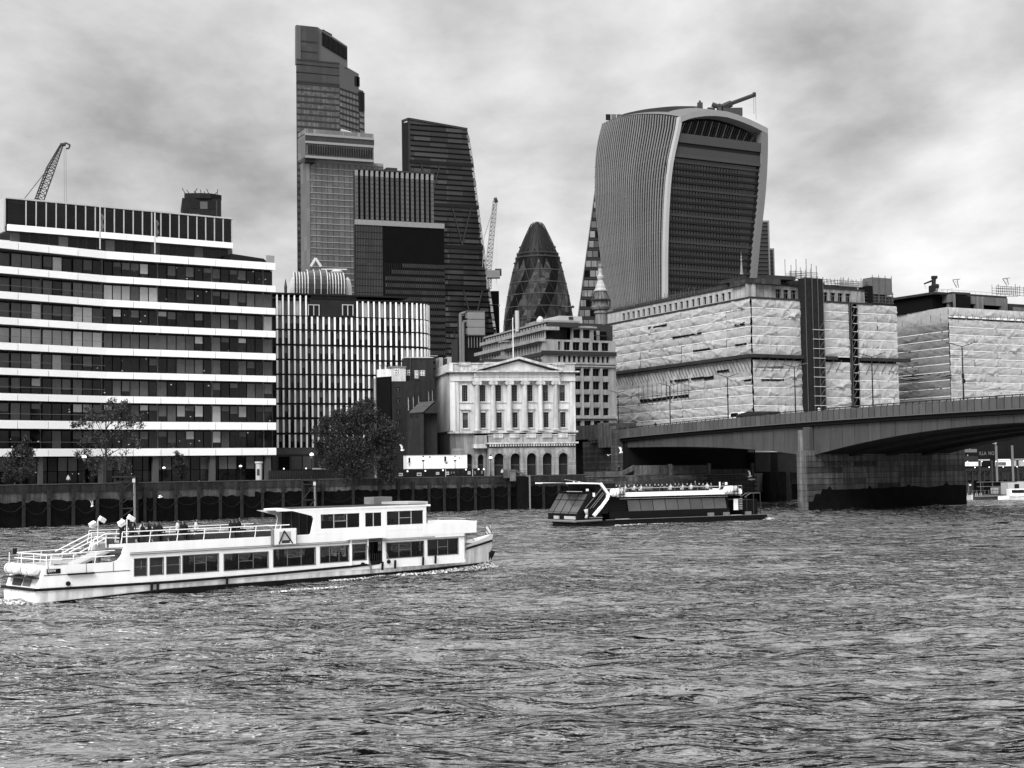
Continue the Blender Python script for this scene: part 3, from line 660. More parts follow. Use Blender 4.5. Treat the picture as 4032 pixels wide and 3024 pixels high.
# ---- dark striped block
D = 650; pc = at('C6', 662, 500, D); pc.z = 0; fS = Fr(pc, (.93, .37))
sb = thing('office_tower', 'dark office tower with pale vertical piers on its upper half', 'skyscraper', fr=fS)
uS = fS.u('C6', 1340, 400); uS2 = fS.u('C6', 1437, 1000); z1_ = fS.z('C6', 662, 138); z0_ = fS.z('C6', 662, 590)
MB().prism([(.3, .4), (uS, .4), (uS + 9, 28), (9.5, 28)], z0_, z1_).build('upper_body', mat('black_glass', .003, .2, .3, .3, spec=.08), sb); MB().prism([(-.8, .6), (.28, .6), (9.4, 28), (8.4, 28)], 6, z1_ - 1).build('left_flank', dark, sb)
pier = mat('stone_pier', .085, .6, .15, .1, rnd=.2)
PWD = uS / 15 * .46
for i in range(16):
    u = lerp(0, uS - PWD, i / 15)
    bx(sb, 'pier', pier, u, u + PWD, -.6, .5, z0_ + .5, z1_ - 3.5); bx(sb, 'pier_head', mat('pale_pier_head', .22, .6), u, u + PWD, -.7, .5, z1_ - 3.4, z1_ - .8)
    for j in range(9): zj = lerp(z0_, z1_ - 3, (j + 1) / 10); bx(sb, 'pier_joint', dark, u, u + PWD, -.66, -.61, zj, zj + .25)
bx(sb, 'top_rail', dark, -.2, uS + .3, -.7, .4, z1_ - .7, z1_); bx(sb, 'terrace_band', MATS['pale_pier_head'], -.3, uS2, -.8, .6, z0_ - 2, z0_ + .3)
zl = z0_ - 2
MB().prism([(.3, .4), (uS2, .4), (uS2 + 9, 28), (9.5, 28)], 6, zl).build('lower_body', core, sb)
mir = mat('reflection_grey_glass', .028, .06, .2, .05, cell=(.33, .33, .17), cellamp=.3, spec=.9)
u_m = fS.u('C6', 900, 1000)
bx(sb, 'curtain_glass', mir, 0, u_m, -.1, .3, 6, zl); bx(sb, 'curtain_glass', MATS['black_glass'], u_m, uS2, -.1, .3, 6, zl)  # two glass tones split here; the reflection is put into their colour
zz = fS.z('C6', 1000, 965)
for i in range(24):
    bx(sb, 'window_band', mat('grey_window_band', .034, .3, .3, .1, cell=(.4, .4, .17), cellamp=.25), u_m + (9 if i == 0 else 4 if i == 1 else 1), uS2 - .1, -.25, -.12, zz - i * 3.0 - 1.75, zz - i * 3.0)
for i in range(18): u = lerp(0, u_m, i / 17); bx(sb, 'mullion', black, u - .12, u + .12, -.3, -.11, 6, zl)
for i in range(34): bx(sb, 'floor_line', black, 0, u_m, -.3, -.11, zl - i * 3.0 - .22, zl - i * 3.0)
for i in range(30): u = lerp(u_m, uS2, i / 29); bx(sb, 'mullion', black, u - .15, u + .15, -.32, -.26, 6, zz)

# ---- wedge tower
D = 930; pc = at('C5', 1412, 1500, D); pc.z = 0; fC = Fr(pc, (.925, .38)); fCl = Fr(pc, (-.75, .66))
wt = thing('wedge_tower', 'dark wedge-shaped tower whose right edge slopes outward to the ground', 'skyscraper', fr=fC)
cg = mat('wedge_glass', .019, .18, .35, .03, cell=(.10, .10, .294), cellamp=1.3, spec=.6)
a1 = fC.uz('C5', 1415, 1155); a2 = fC.uz('C5', 2045, 1268); a3 = fC.uz('C6', 1675, 0); a4 = fC.uz('C6', 1782, 850); a5 = fC.uz('C6', 1885, 1570)
ub0 = lerp(a4[0], a5[0], (a4[1] - 6) / (a4[1] - a5[1]))
MB().wallp([(0, 6), (ub0, 6), a5, a4, a3, a2, a1], 0, 4).build('glass_front', cg, wt)
mCl = fC.m.inverted() @ fCl.m
ul = fCl.u('C5', 1337, 1200)
o = bx(wt, 'ladder_face', black, 0, ul, 0, .3, 6, a1[1] - 2); o.matrix_basis = mCl @ o.matrix_basis
nz = 10; zt_ = a1[1]; hh = 11.5
for i in range(22):
    za_ = zt_ - 2 - i * hh
    for (p, q) in (((0, za_), (ul / 2, za_ + hh)), ((ul / 2, za_ + hh), (ul, za_)), ((0, za_), (ul, za_))):
        MB().bar(mCl @ Vector((p[0], -.3, p[1] - hh)), mCl @ Vector((q[0], -.3, q[1] - hh)), .55, 4).build('brace', mat('brace_steel', .035, .5), wt)
for u in (.2, ul - .2): MB().bar(mCl @ Vector((u, -.3, 6)), mCl @ Vector((u, -.3, zt_ - 1)), .8, 4).build('edge_column', MATS['brace_steel'], wt)
MB().path([mCl @ Vector((ul, 0, fCl.z('C5', 1337, 1182))), mCl @ Vector((0, 0, a1[1])), Vector((a2[0], 0, a2[1]))], .9, 4).build('top_rim', MATS['brace_steel'], wt)
def edge(z): 
    pts = [a2, a3, a4, a5, (ub0, 6)]
    for p, q in zip(pts, pts[1:]):
        if p[1] >= z >= q[1]: return lerp(p[0], q[0], (p[1] - z) / (p[1] - q[1] + 1e-9))
    return a2[0]
for (x, y) in ((1175, 65), (1350, 442), (1440, 805), (1445, 1165), (1450, 1530)):
    z = fC.z('C6', x, y); bx(wt, 'mega_beam', black, 0, edge(z), -.8, -.05, z - 2.2, z)
    zn = z - 28
    for k in range(8):
        if k % 2: continue
        u0 = k * 14 + (7 if int(z) % 2 else 0)
        if u0 + 15 < edge(z): MB().bar((u0, -.4, z), (u0 + 7, -.4, z - 26), .5, 4).build('brace', MATS['brace_steel'], wt); MB().bar((u0 + 14, -.4, z), (u0 + 7, -.4, z - 26), .5, 4).build('brace', MATS['brace_steel'], wt)
mat('pod_pale', .30, .5, .2, .3); z = a2[1] - 4; k = 0
while z > 20:
    MB().hexa([(edge(z - 3.9) - 1.4, -.3, z - 3.9), (edge(z - 3.9) + .3, -.3, z - 3.9), (edge(z - 3.9) + .3, .5, z - 3.9), (edge(z - 3.9) - 1.4, .5, z - 3.9), (edge(z) - 1.4, -.3, z), (edge(z) + .3, -.3, z), (edge(z) + .3, .5, z), (edge(z) - 1.4, .5, z)]).build('edge_panel', MATS['pod_pale'] if k % 3 else grey, wt); z -= 4.8; k += 1
for i in range(62): z = a1[1] - 4 - i * 3.4; bx(wt, 'floor_line', MATS['black_glass'], 1, edge(z) - 1, -.3, -.04, z, z + .9)
bx(wt, 'lift_stack', dark, -13, -6, 6, 16, 6, fC.z('C6', 1040, 120))

# ---- black slab to the right of the wedge
D = 1010; f_ = Fr(at('C6', 1830, 1400, D), (1, .1)); f_.o.z = 0
bs_ = thing('office_tower', 'narrow black tower beside the foot of the wedge tower', 'skyscraper', fr=f_)
uu = f_.u('C6', 1914, 1300); bx(bs_, 'body', MATS['black_glass'], -14, uu, 0, 20, 0, f_.z('C6', 1880, 1207)); bx(bs_, 'floor_line', dark, -14, uu, -.3, -.05, f_.z('C6', 1880, 1330), f_.z('C6', 1880, 1322)); bx(bs_, 'edge_light', lgrey, uu - .6, uu + .6, -.5, -.1, f_.z('C6', 1905, 1340), f_.z('C6', 1905, 1328))

# ---- service tower with stacked pale boxes
D = 790; f_ = Fr(at('C6', 1565, 1600, D), (.97, .25)); f_.o.z = 0; u = lambda x: f_.u('C6', x, 1500); z = lambda y: f_.z('C6', 1650, y)
sv = thing('service_tower', 'metal service tower of stacked pale pods and twin pipes before the wedge tower', 'building', fr=f_)
pod = mat('pale_pod_cladding', .20, .5, .15, .2)
for a, b in ((1387, 1450), (1455, 1520), (1524, 1588)):
    bx(sv, 'pod', pod, u(1640), u(1790), 0, 14, z(b), z(a)); MB().prism([(u(1640) - .01, 0), (u(1618), 3), (u(1618), 12), (u(1640) - .01, 14)], z(b) + .4, z(a) - .4).build('pod_flank', grey, sv)
bx(sv, 'roof', grey, u(1625), u(1792), -.3, 14, z(1385), z(1380)); bx(sv, 'base_ring', dark, u(1630), u(1795), -.5, 14, z(1600), z(1590)); bx(sv, 'core', black, u(1600), u(1760), 2, 14, 6, z(1420))
for x in (1578, 1598): MB().bar((u(x), 0, 6), (u(x), 0, z(1410 if x < 1590 else 1480)), .9, 10).build('riser_pipe', grey, sv); MB().bar((u(x), 0, z(1410 if x < 1590 else 1480)), (u(x) + 4, 3, z(1390 if x < 1590 else 1465)), .9, 10).build('pipe_elbow', grey, sv)
for i in range(6): bx(sv, 'strut', grey, u(1645 + i * 25), u(1650 + i * 25), 0, 1, z(1700), z(1605))
bx(sv, 'lower_body', dark, u(1600), u(1960), 8, 30, 6, z(1600))

# ---- rounded cone tower with diamond glazing
D = 1100; f_ = Fr(at('Z4', 805, 900, D), (1, .02)); f_.o.z = 0
gk = thing('rounded_glass_tower', 'rounded cone-shaped tower with spiralling diamond glazing', 'skyscraper', fr=f_)
prof = [(y, w_ / 2 * .27119 * D / FPX) for y, w_ in ((86, 60), (110, 165), (150, 215), (200, 262), (330, 387), (450, 492), (600, 612), (750, 700), (900, 775), (1050, 845), (1200, 905), (1400, 975), (1600, 1020), (1900, 1050))]
pz = [(f_.z('Z4', 805, y), r) for y, r in prof]
def rad(z):
    if z >= pz[0][0]: return pz[0][1]
    for (za_, ra), (zb2, rb) in zip(pz, pz[1:]):
        if za_ >= z >= zb2: return lerp(ra, rb, (za_ - z) / (za_ - zb2))
    return pz[-1][1]
ztop = pz[0][0]; m_ = MB(); m_.smooth = True
m_.lathe([(rad(z_) - .5, z_) for z_ in [6] + [6 + (ztop - 6) * i / 30 for i in range(1, 31)]], 44); m_.build('body', mat('gherkin_core', .085, .6, .2, .1, spec=.1), gk)
gA = mat('diamond_glass', .030, .5, .3, .08, cell=(.35, .35, .25), cellamp=1.0, rnd=.3, spec=.15); gB = mat('dark_diamond_glass', .003, .5, .3, .1, spec=.08); gC = mat('cap_glass', .007, .5, .2, .1, spec=.15)
NC = 18; zr = f_.z('Z4', 805, 590); dh = 8.6
def gp(a, z_, o=0.0): r = rad(z_) + o; return (r * math.cos(a), r * math.sin(a), z_)
row = 0; zc_ = zr + dh * 3.6
while zc_ - dh > 30:
    for k in range(NC):
        a = 2 * math.pi * (k + .5 * (row % 2)) / NC; da = math.pi / NC * .93
        if math.sin(a) > .25: continue
        h = dh * .95
        cap = zc_ > zr + 4
        sp = (k + row // 2 + (row % 2)) % 3 == 0
        m = gC if cap else gB if (sp or abs(zc_ - zr) < 9 or (row == 3 and k % 1 == 0 and 0)) else gA
        b = MB(); zt2 = min(zc_ + h, ztop - .5); b.quad(gp(a, zc_ - h), gp(a + da, zc_), gp(a, zt2), gp(a - da, zc_)) if zt2 > zc_ else None
        # bulge: split in finer quads so it follows the body
        b = MB(); rows_ = []
        for j in range(7):
            t = j / 6; zz_ = lerp(zc_ - h, zt2, t); wd = da * (1 - abs((zz_ - zc_)) / h) if h else 0; wd = max(wd, .001)
            rows_.append([gp(a - wd, zz_, .25), gp(a, zz_, .35), gp(a + wd, zz_, .25)])
        b.grid(rows_); b.build('diamond_pane', m, gk)
    zc_ -= dh; row += 1
for i in range(2):
    zz_ = zr + (1.5 if i else -1.5); rr = rad(zz_) + .9
    MB().lathe([(rr - .6, zz_ - .6), (rr, zz_ - .6), (rr, zz_ + .6), (rr - .6, zz_ + .6)], 40, cap=False).build('ring_beam', dark, gk)
for i in range(14):
    zz_ = zr - 12 - i * 9.2; rr = rad(zz_) + .55
    MB().lathe([(rr - .3, zz_), (rr, zz_), (rr, zz_ + .5), (rr - .3, zz_ + .5)], 40, cap=False).build('floor_ring', MATS['gherkin_core'], gk)
for s_ in (-1, 1):
    for dz_ in (-5, 2, 7): MB().lathe([(.1, zr + dz_ - .9), (.8, zr + dz_), (.1, zr + dz_ + .9)], 8, (s_ * (rad(zr + dz_) + .5), 0)).build('cleaning_cradle', dark, gk)

# ---- leaning scalpel tower left of the big bulging tower
D = 860; f_ = Fr(at('S', 2280, 1200, D), (1, .1)); f_.o.z = 0
sp_ = thing('pointed_tower', 'slim sloping glass tower with pale lit windows, behind the bulging tower\'s left edge', 'skyscraper', fr=f_)
e0 = f_.uz('D1', 225, 1659); e1 = f_.uz('D1', 302, 1090); e2 = f_.uz('D2', 172, 725); sl_ = (e1[0] - e2[0]) / (e1[1] - e2[1])
def se(z_): return e2[0] + (z_ - e2[1]) * sl_
zt_ = e1[1] + 14
MB().wallp([(se(6), 6), (se(6) + 45, 6), (se(6) + 45, 60), (se(zt_) + 4, zt_), (se(zt_), zt_)], 0, 1.5).build('body', mat('scalpel_glass', .03, .2, .2, .05), sp_)
MB().bar((se(6), -.4, 6), (se(zt_), -.4, zt_), .28, 4).build('edge_fin', grey, sp_)
random.seed(5)
for i in range(24):
    zz_ = e2[1] - 20 + i * 5.8
    for k in range(7):
        x0 = se(zz_ + 3.6) + .3 + k * 3.3
        bx(sp_, 'window_pane', random.choice([glass_m, MATS['pale_screen'], glass_m, glass_d, MATS['pale_screen']]), x0, x0 + 2.9, -.2, 0, zz_, zz_ + 3.6)
for i in range(24): zz_ = e2[1] - 20 + i * 5.8; bx(sp_, 'floor_line', dark, se(zz_) + .6, se(6) + 45, -.3, -.21, zz_ - 1.6, zz_ - 1.2)

# ---- towers peeping out on the right of the bulging tower
for (xa, xb, yt, D_, lab) in ((1765, 1830, 1258, 800, 'grey ribbed tower half hidden behind the right edge of the bulging tower'), (1832, 1868, 1500, 830, 'lower grey tower stepping down on the right behind the bulging tower'), ):
    f_ = Fr(at('D1', xa, 1600, D_), (1, .2)); f_.o.z = 0; uu = f_.u('D1', xb, 1600); zt_ = f_.z('D1', xb - 10, yt)
    t_ = thing('office_tower', lab, 'skyscraper', fr=f_); bx(t_, 'body', MATS['tower_floor_band'], -18, uu, .2, 20, 6, zt_ - 1)
    bx(t_, 'roof_edge', grey, -18, uu + .3, -.3, 20, zt_ - 1, zt_); bx(t_, 'corner_post', grey, uu - .2, uu + .6, -.4, .1, 6, zt_)
    for i in range(int((zt_ - 60) / 2.2)): bx(t_, 'floor_band', mat('dim_floor_band', .05, .5), -18, uu - .4, -.2, .18, zt_ - 3 - i * 2.2, zt_ - 2.2 - i * 2.2)
f_ = Fr(at('D2', 1868, 400, 850), (1, .2)); f_.o.z = 0; t_ = thing('office_tower', 'sliver of a low dark tower at the far right of the skyline group', 'skyscraper', fr=f_); bx(t_, 'body', dark, -6, f_.u('D2', 1880, 400), 0, 12, 6, f_.z('D2', 1875, 335)); bx(t_, 'roof_rail', grey, -6, .5, -.2, 0, f_.z('D2', 1875, 335), f_.z('D2', 1875, 330))
# ---- bulging tower with fins
def interp(pts, z):  # pts [(z,u)] descending z
    if z >= pts[0][0]: return pts[0][1]
    for (za_, ua_), (zb2, ub2) in zip(pts, pts[1:]):
        if za_ >= z >= zb2: return lerp(ua_, ub2, (za_ - z) / (za_ - zb2))
    return pts[-1][1]
pc = at('D1', 926, 1500, 655); pc.z = 0; fW = Fr(pc, (.863, .504)); DEP = 58
wk = thing('bulging_tower', 'bulging top-heavy tower with curved vertical fins and an arched sky terrace', 'skyscraper', fr=fW)
def crv(pts, off=0): return [(z_, u_) for u_, z_ in (fW.uz('D1', x, y, off) for x, y in pts)]
cC = crv([(1055, 355), (1042, 440), (1014, 560), (986, 680), (965, 800), (950, 950), (940, 1100), (932, 1300), (926, 1500), (925, 1900), (925, 2500)])
cR = crv([(1812, 455), (1814, 600), (1808, 800), (1795, 1000), (1775, 1200), (1750, 1400), (1722, 1700), (1690, 2100), (1665, 2500)])
cL = crv([(370, 415), (335, 520), (312, 650), (302, 800), (302, 950), (305, 1080), (318, 1250), (335, 1400), (357, 1620), (430, 2127), (480, 2500)], DEP)
def sm(pts, z): return (interp(pts, z + 3) + interp(pts, z) * 2 + interp(pts, z - 3)) / 4
zC, zL, zR = cC[0][0], cL[0][0], cR[0][0]
camb = at('D1', 640, 312, 655 + .863 * 27).z - (zC + zL) / 2
def ledge(t): return lerp(zC, zL, t) + camb * (1 - abs(2 * t - 1) ** 2.2)
def lface(t, z): return lerp(sm(cC, z), sm(cL, z), t) - 2.5 * 4 * t * (1 - t)
finm = mat('tower_fin_metal', .18, .4, .1, .05, rnd=.08); wkg = mat('fin_face_glass', .007, .15, .3, .05, cell=(.2, .2, .25), cellamp=.5)
palef = mat('pale_frame', .36, .4, .08, .1)
m_ = MB(); rows_ = []
NZ = 40
for j in range(NZ + 1):
    rows_.append([]);
    for i in range(13):
        t = i / 12; z_ = lerp(6, ledge(t), j / NZ); rows_[-1].append((lface(t, z_) + .8, DEP * t, z_))
m_.grid(rows_); m_.smooth = True; m_.build('side_glass', wkg, wk)
NF = 35
for i in range(NF):
    t = (i + .8) / (NF + .4); b = MB(); r0 = []
    for j in range(29):
        z_ = lerp(6, ledge(t) - .4, j / 28); u_ = lface(t, z_); r0.append([(u_ + .8, DEP * t + .3, z_), (u_ + .42, DEP * t + .3, z_), (u_ + .42, DEP * t - .3, z_), (u_ + .8, DEP * t - .3, z_)])
    b.grid(r0); b.build('fin', finm, wk)
for i in range(28):
    z_ = 20 + i * 4.9
    b = MB(); b.grid([[(lface(t / 8, zz_) + .6, DEP * t / 8, zz_) for t in range(9)] for zz_ in (z_, z_ + .5)]); b.build('floor_line', mat('dim_floor_band', .05, .5), wk)
# front frame
arch = [fW.uz('D1', x, y) for x, y in ((1055, 352), (1130, 322), (1200, 307), (1280, 298), (1370, 298), (1460, 310), (1560, 340), (1660, 380), (1740, 418), (1812, 455))]
def archz(u):
    for (ua_, za_), (ub2, zb2) in zip(arch, arch[1:]):
        if ua_ <= u <= ub2: return lerp(za_, zb2, (u - ua_) / (ub2 - ua_))
    return arch[0][1] if u < arch[0][0] else arch[-1][1]
uC0, uR0 = arch[0][0], arch[-1][0]
b = MB()
prev = None
for j in range(31):
    z_ = lerp(6, zC, j / 30); u_ = sm(cC, z_); cur_ = [(u_ - .5, -.6, z_), (u_ + 1.3, -.6, z_), (u_ + 1.3, 1.5, z_), (u_ - .5, 1.5, z_)]
    if prev: b.hexa(prev + cur_)
    prev = cur_
b.build('corner_frame', palef, wk)
b = MB(); prev = None
for j in range(31):
    z_ = lerp(6, zR, j / 30); u_ = sm(cR, z_); wd = lerp(1.8, 3.4, j / 30); cur_ = [(u_ - wd, -.6, z_), (u_ + .2, -.6, z_), (u_ + .6, 3.5, z_), (u_ - wd, 3.5, z_)]
    if prev: b.hexa(prev + cur_)
    prev = cur_
b.build('corner_frame', mat('grey_frame', .15, .4, .08, .1), wk)
b = MB(); prev = None
for j in range(31):
    u_ = lerp(uC0, uR0, j / 30); z_ = archz(u_); cur_ = [(u_, -.7, z_ - 2.7), (u_, -.7, z_), (u_, 6, z_), (u_, 6, z_ - 2.7)]
    if prev: b.hexa([prev[0], cur_[0], cur_[3], prev[3], prev[1], cur_[1], cur_[2], prev[2]])
    prev = cur_
b.build('roof_arch', mat('arch_frame', .24, .4, .08, .1), wk)
# roof shell
def roofp(s, t):
    u_ = lerp(lerp(uC0, uR0, s), lerp(interp(cL, zL), interp(cL, zL) + (uR0 - uC0), s), t)
    return (u_, DEP * t, archz(lerp(uC0, uR0, s)) + (ledge(t) - lerp(zC, zC, t)))
b = MB(); b.smooth = True; b.grid([[roofp(s / 20, t / 14) for s in range(21)] for t in range(15)]); b.build('roof_shell', mat('roof_metal', .13, .5, .15, .05), wk)
for i in range(18):
    s = .06 + i * .021
    b = MB(); b.grid([[tuple(Vector(roofp(s + ds, .2 + .6 * t / 12)) + Vector((0, 0, .8 if ds else .1))) for ds in (0, .012)] for t in range(13)]); b.build('roof_louvre', black, wk)
# front glass: lower body and terrace
wg = mat('tower_front_glass', .010, .12, .3, .05, cell=(.3, .3, .3), cellamp=.5, spec=.5)
zb0_ = fW.z('D1', 1030, 575); zb1_ = fW.z('D1', 1030, 490)
b = MB(); rr_ = []
for j in range(31): z_ = lerp(6, zb0_, j / 30); rr_.append([(sm(cC, z_) + 1, 1.6, z_), (sm(cR, z_) - 2, 1.6, z_)])
b.grid(rr_); b.build('front_glass', wg, wk)
b = MB(); rr_ = [[(lerp(uC0 - 2, uR0 + 4, s / 20), 9, zb0_ - 10) for s in range(21)], [(lerp(uC0, uR0 + 4, s / 20), 9, archz(lerp(uC0, uR0, s / 20)) - .3) for s in range(21)]]
b.grid(rr_); b.build('terrace_back_wall', black, wk)
for i in range(34):
    u_ = lerp(uC0 + 3, uR0 - 3, i / 33); z1_ = archz(u_) - 3.6; MB().bar((u_ - 2, 8, zb1_), (u_, 6, z1_), .35, 4).build('terrace_mullion', MATS['grey_window_band'] if i % 3 else grey, wk)
for i in range(3):
    b = MB(); prev = None
    for j in range(25):
        u_ = lerp(uC0 + 22, uR0 - 3, j / 24); z_ = archz(u_) - 4 - i * 2.4 * math.sin(math.pi * j / 24); q_ = (u_, 7.6, z_)
        if prev: b.bar(prev, q_, .3, 4)
        prev = q_
    b.build('ceiling_rib', dark, wk)
def slab(z0, z1, y0, m, nm, inset=1.8): bx(wk, nm, m, sm(cC, z0) + inset, sm(cR, z0) - inset - 1, y0, 3, z0, z1)
slab(zb1_ - 4.2, zb1_, .2, mat('terrace_beam', .055, .5), 'terrace_beam'); slab(zb1_ - 6, zb1_ - 4.25, .9, black, 'shadow_gap')
slab(zb1_ - 9.5, zb1_ - 6, .8, MATS['dim_floor_band'], 'light_band'); slab(zb1_ - 11.0, zb1_ - 9.52, .3, MATS['terrace_beam'], 'light_band')
z_ = zb1_ - 12.5; k = 0
while z_ > 12:
    bx(wk, 'floor_band', black if k % 4 else dark, sm(cC, z_) + 2, sm(cR, z_) - 2.6, .9, 1.55, z_ - 1.0, z_); z_ -= 3.05; k += 1
for i in range(26):
    u_ = lerp(interp(cC, 40) + 4, interp(cR, 40) - 3, i / 25); bx(wk, 'mullion', MATS['dim_floor_band'], u_ - .09, u_ + .09, 1.2, 1.58, 6, zb1_ - 13)
# roof crane
cb_ = fW.m.inverted() @ at('D1', 1405, 300, 680); def_ = lambda x, y: fW.m.inverted() @ at('D1', x, y, 680)
rc = thing('roof_crane', 'small crane with angled boom on the roof of the bulging tower', 'crane', loc=at('D1', 1405, 300, 680)); o_ = Vector(rc.location)
g_ = lambda x, y: at('D1', x, y, 680) - o_
MB().bar(g_(1405, 310), g_(1405, 275), 1.6, 6).build('base', dark, rc); MB().path([g_(1335, 245), g_(1370, 258), g_(1420, 275)], 1.1, 6).build('counterweight_arm', dark, rc)
MB().path([g_(1425, 272), g_(1470, 252), g_(1505, 238)], 1.6, 6).build('boom', dark, rc); MB().bar(g_(1500, 238), g_(1700, 165), .95, 6).build('boom', dark, rc)
MB().bar(g_(1690, 160), g_(1716, 160), 1.1, 6).build('boom_head', dark, rc); MB().bar(g_(1698, 165), g_(1700, 330), .12, 4).build('cable', grey, rc); MB().bar(g_(1712, 165), g_(1720, 380), .12, 4).build('cable', grey, rc)
MB().bar(g_(1400, 280), g_(1402, 240), .6, 5).build('mast', dark, rc); MB().box(-1, 8, -2, 2, -3, .6).build('engine_box', dark, rc, loc=g_(1445, 295))
o2 = thing('roof_plant', 'little dark plant boxes on the crest of the bulging tower roof', 'plant box', loc=at('D1', 1230, 268, 690)); MB().box(-1.2, 1.2, -1, 1, -1.5, 2).build('box', dark, o2); MB().box(3.5, 7, -1, 1, -2.5, -.5).build('box', dark, o2); MB().bar((0, 0, 1.8), (0, 0, 3), .5, 5).build('vent', dark, o2)

# ---- monument column with gilded urn
mo = thing('monument_column', 'tall stone monument column with caged gallery and flaming urn', 'monument', loc=at('D2', 372, 950, 430)); mo.location.z = 6
o_ = Vector(mo.location); pxm = FPX / 430
def mr(l): return [(max(w_ * .45208 / 2 / pxm, .02), at('D2', 372, y, 430).z - 6) for y, w_ in l]
stm = mat('monument_stone', .17, .8, .3, .6, streak=.3)
MB().lathe([(3.3, 0)] + mr([(960, 108), (800, 104), (742, 104)]), 20).build('shaft', stm, mo)
MB().lathe(mr([(742, 112), (738, 128), (712, 110), (706, 150), (688, 172), (676, 176), (672, 150)]), 20).build('capital', stm, mo)
MB().lathe(mr([(672, 130), (640, 122), (600, 112), (560, 98), (545, 92)]), 16).build('gallery_drum', stm, mo)
for i in range(16):
    a = 2 * math.pi * i / 16; r0 = 84 * .45208 / pxm; r1 = 50 * .45208 / pxm; z0_ = mr([(676, 1)])[0][1]; z1_ = mr([(625, 1)])[0][1]; z2_ = mr([(545, 1)])[0][1]
    MB().path([(r0 * math.cos(a), r0 * math.sin(a), z0_), (r0 * math.cos(a), r0 * math.sin(a), z1_), (r1 * math.cos(a), r1 * math.sin(a), z2_)], .09, 4).build('cage_bar', dark, mo)
MB().lathe(mr([(628, 176), (622, 178), (618, 172)]), 16).build('cage_ring', dark, mo)
MB().lathe(mr([(545, 112), (530, 106), (522, 90), (500, 84), (480, 66), (462, 60), (452, 44), (430, 58), (415, 60), (405, 36), (385, 30), (372, 34)]), 16).build('urn_pedestal', mat('gilded_urn', .38, .35, .2, .9), mo)
MB().lathe(mr([(372, 30), (356, 38), (345, 30)]), 12).build('urn', lgrey, mo); MB().lathe(mr([(345, 44), (325, 48), (305, 20)]), 9).build('flame', stm, mo)

# ---- stone grid block behind the hall
fQ = Fr((7.07, 335), (.9, .43)); fQw = Fr((-8.1, 375.2), (.352, -.936)); LQW = 43.0
sg = thing('stone_office_block', 'stone framed office block with gridded windows rising behind the pedimented hall', 'building', fr=fQ)
mQ = fQ.m.inverted() @ fQw.m
def pq(o): o.matrix_basis = mQ @ o.matrix_basis; return o
sto = mat('grid_building_stone', .27, .75, .2, .5, streak=.2, rnd=.08); sto2 = mat('grey_lead_roof', .035, .6, .3, .5)
uE = 19
zq = lambda y: fQ.z('D6', 1800, y)
holes = []
def hl(xa, xb, ya, yb): holes.append((fQ.u('D6', xa, ya), fQ.u('D6', xb, ya), zq(yb), zq(ya)))
for xs in ((1525, 1587), (1610, 1680), (1705, 1772), (1800, 1865), (1890, 1960)): hl(*xs, 365, 445)
hl(1468, 1492, 365, 445)
for x in (1468, 1517, 1566, 1612, 1658, 1705, 1753, 1800, 1845, 1890, 1935): hl(x, x + 27, 500, 560)
for a, b in ((620, 690), (745, 820), (870, 945), (998, 1070)):
    for xs in ((1470, 1530), (1550, 1610), (1630, 1690), (1712, 1778), (1803, 1870), (1897, 1960)): hl(*xs, a, b)
for xs in ((1470, 1530), (1550, 1600), (1640, 1690), (1722, 1790), (1815, 1880), (1905, 1960)): hl(*xs, 1122, 1185)
holed(0, uE, 5, zq(345), holes, 0, .8).build('front_wall', sto, sg)
bx(sg, 'window_glass', MATS['black_glass'], .2, uE, .5, 1.2, 5, zq(345) - .2)
for h in holes[:45]: bx(sg, 'window_frame', dark, (h[0] + h[1]) / 2 - .05, (h[0] + h[1]) / 2 + .05, .35, .45, h[2], h[3])
bx(sg, 'dark_band', mat('dark_band_metal', .03, .5, .2), -.4, uE, -.5, -.02, zq(492), zq(455)); bx(sg, 'ledge', sto, -.3, uE, -.6, -.02, zq(580), zq(565)); bx(sg, 'ledge', sto, -.3, uE, -.5, -.02, zq(605), zq(590)); bx(sg, 'ledge', sto, -.3, uE, -.6, -.02, zq(1102), zq(1080))
for y in (722, 846, 972):
    for xs in ((1630, 1695), (1712, 1780), (1803, 1872)): bx(sg, 'spandrel_panel', sto, fQ.u('D6', xs[0], y) + .1, fQ.u('D6', xs[1], y) - .1, -.12, -.01, zq(y + 17), zq(y - 17))
for x in (1540, 1620, 1700, 1790, 1885): bx(sg, 'pilaster', sto, fQ.u('D6', x, 800) - .28, fQ.u('D6', x, 800) + .28, -.3, -.02, zq(1078), zq(610))
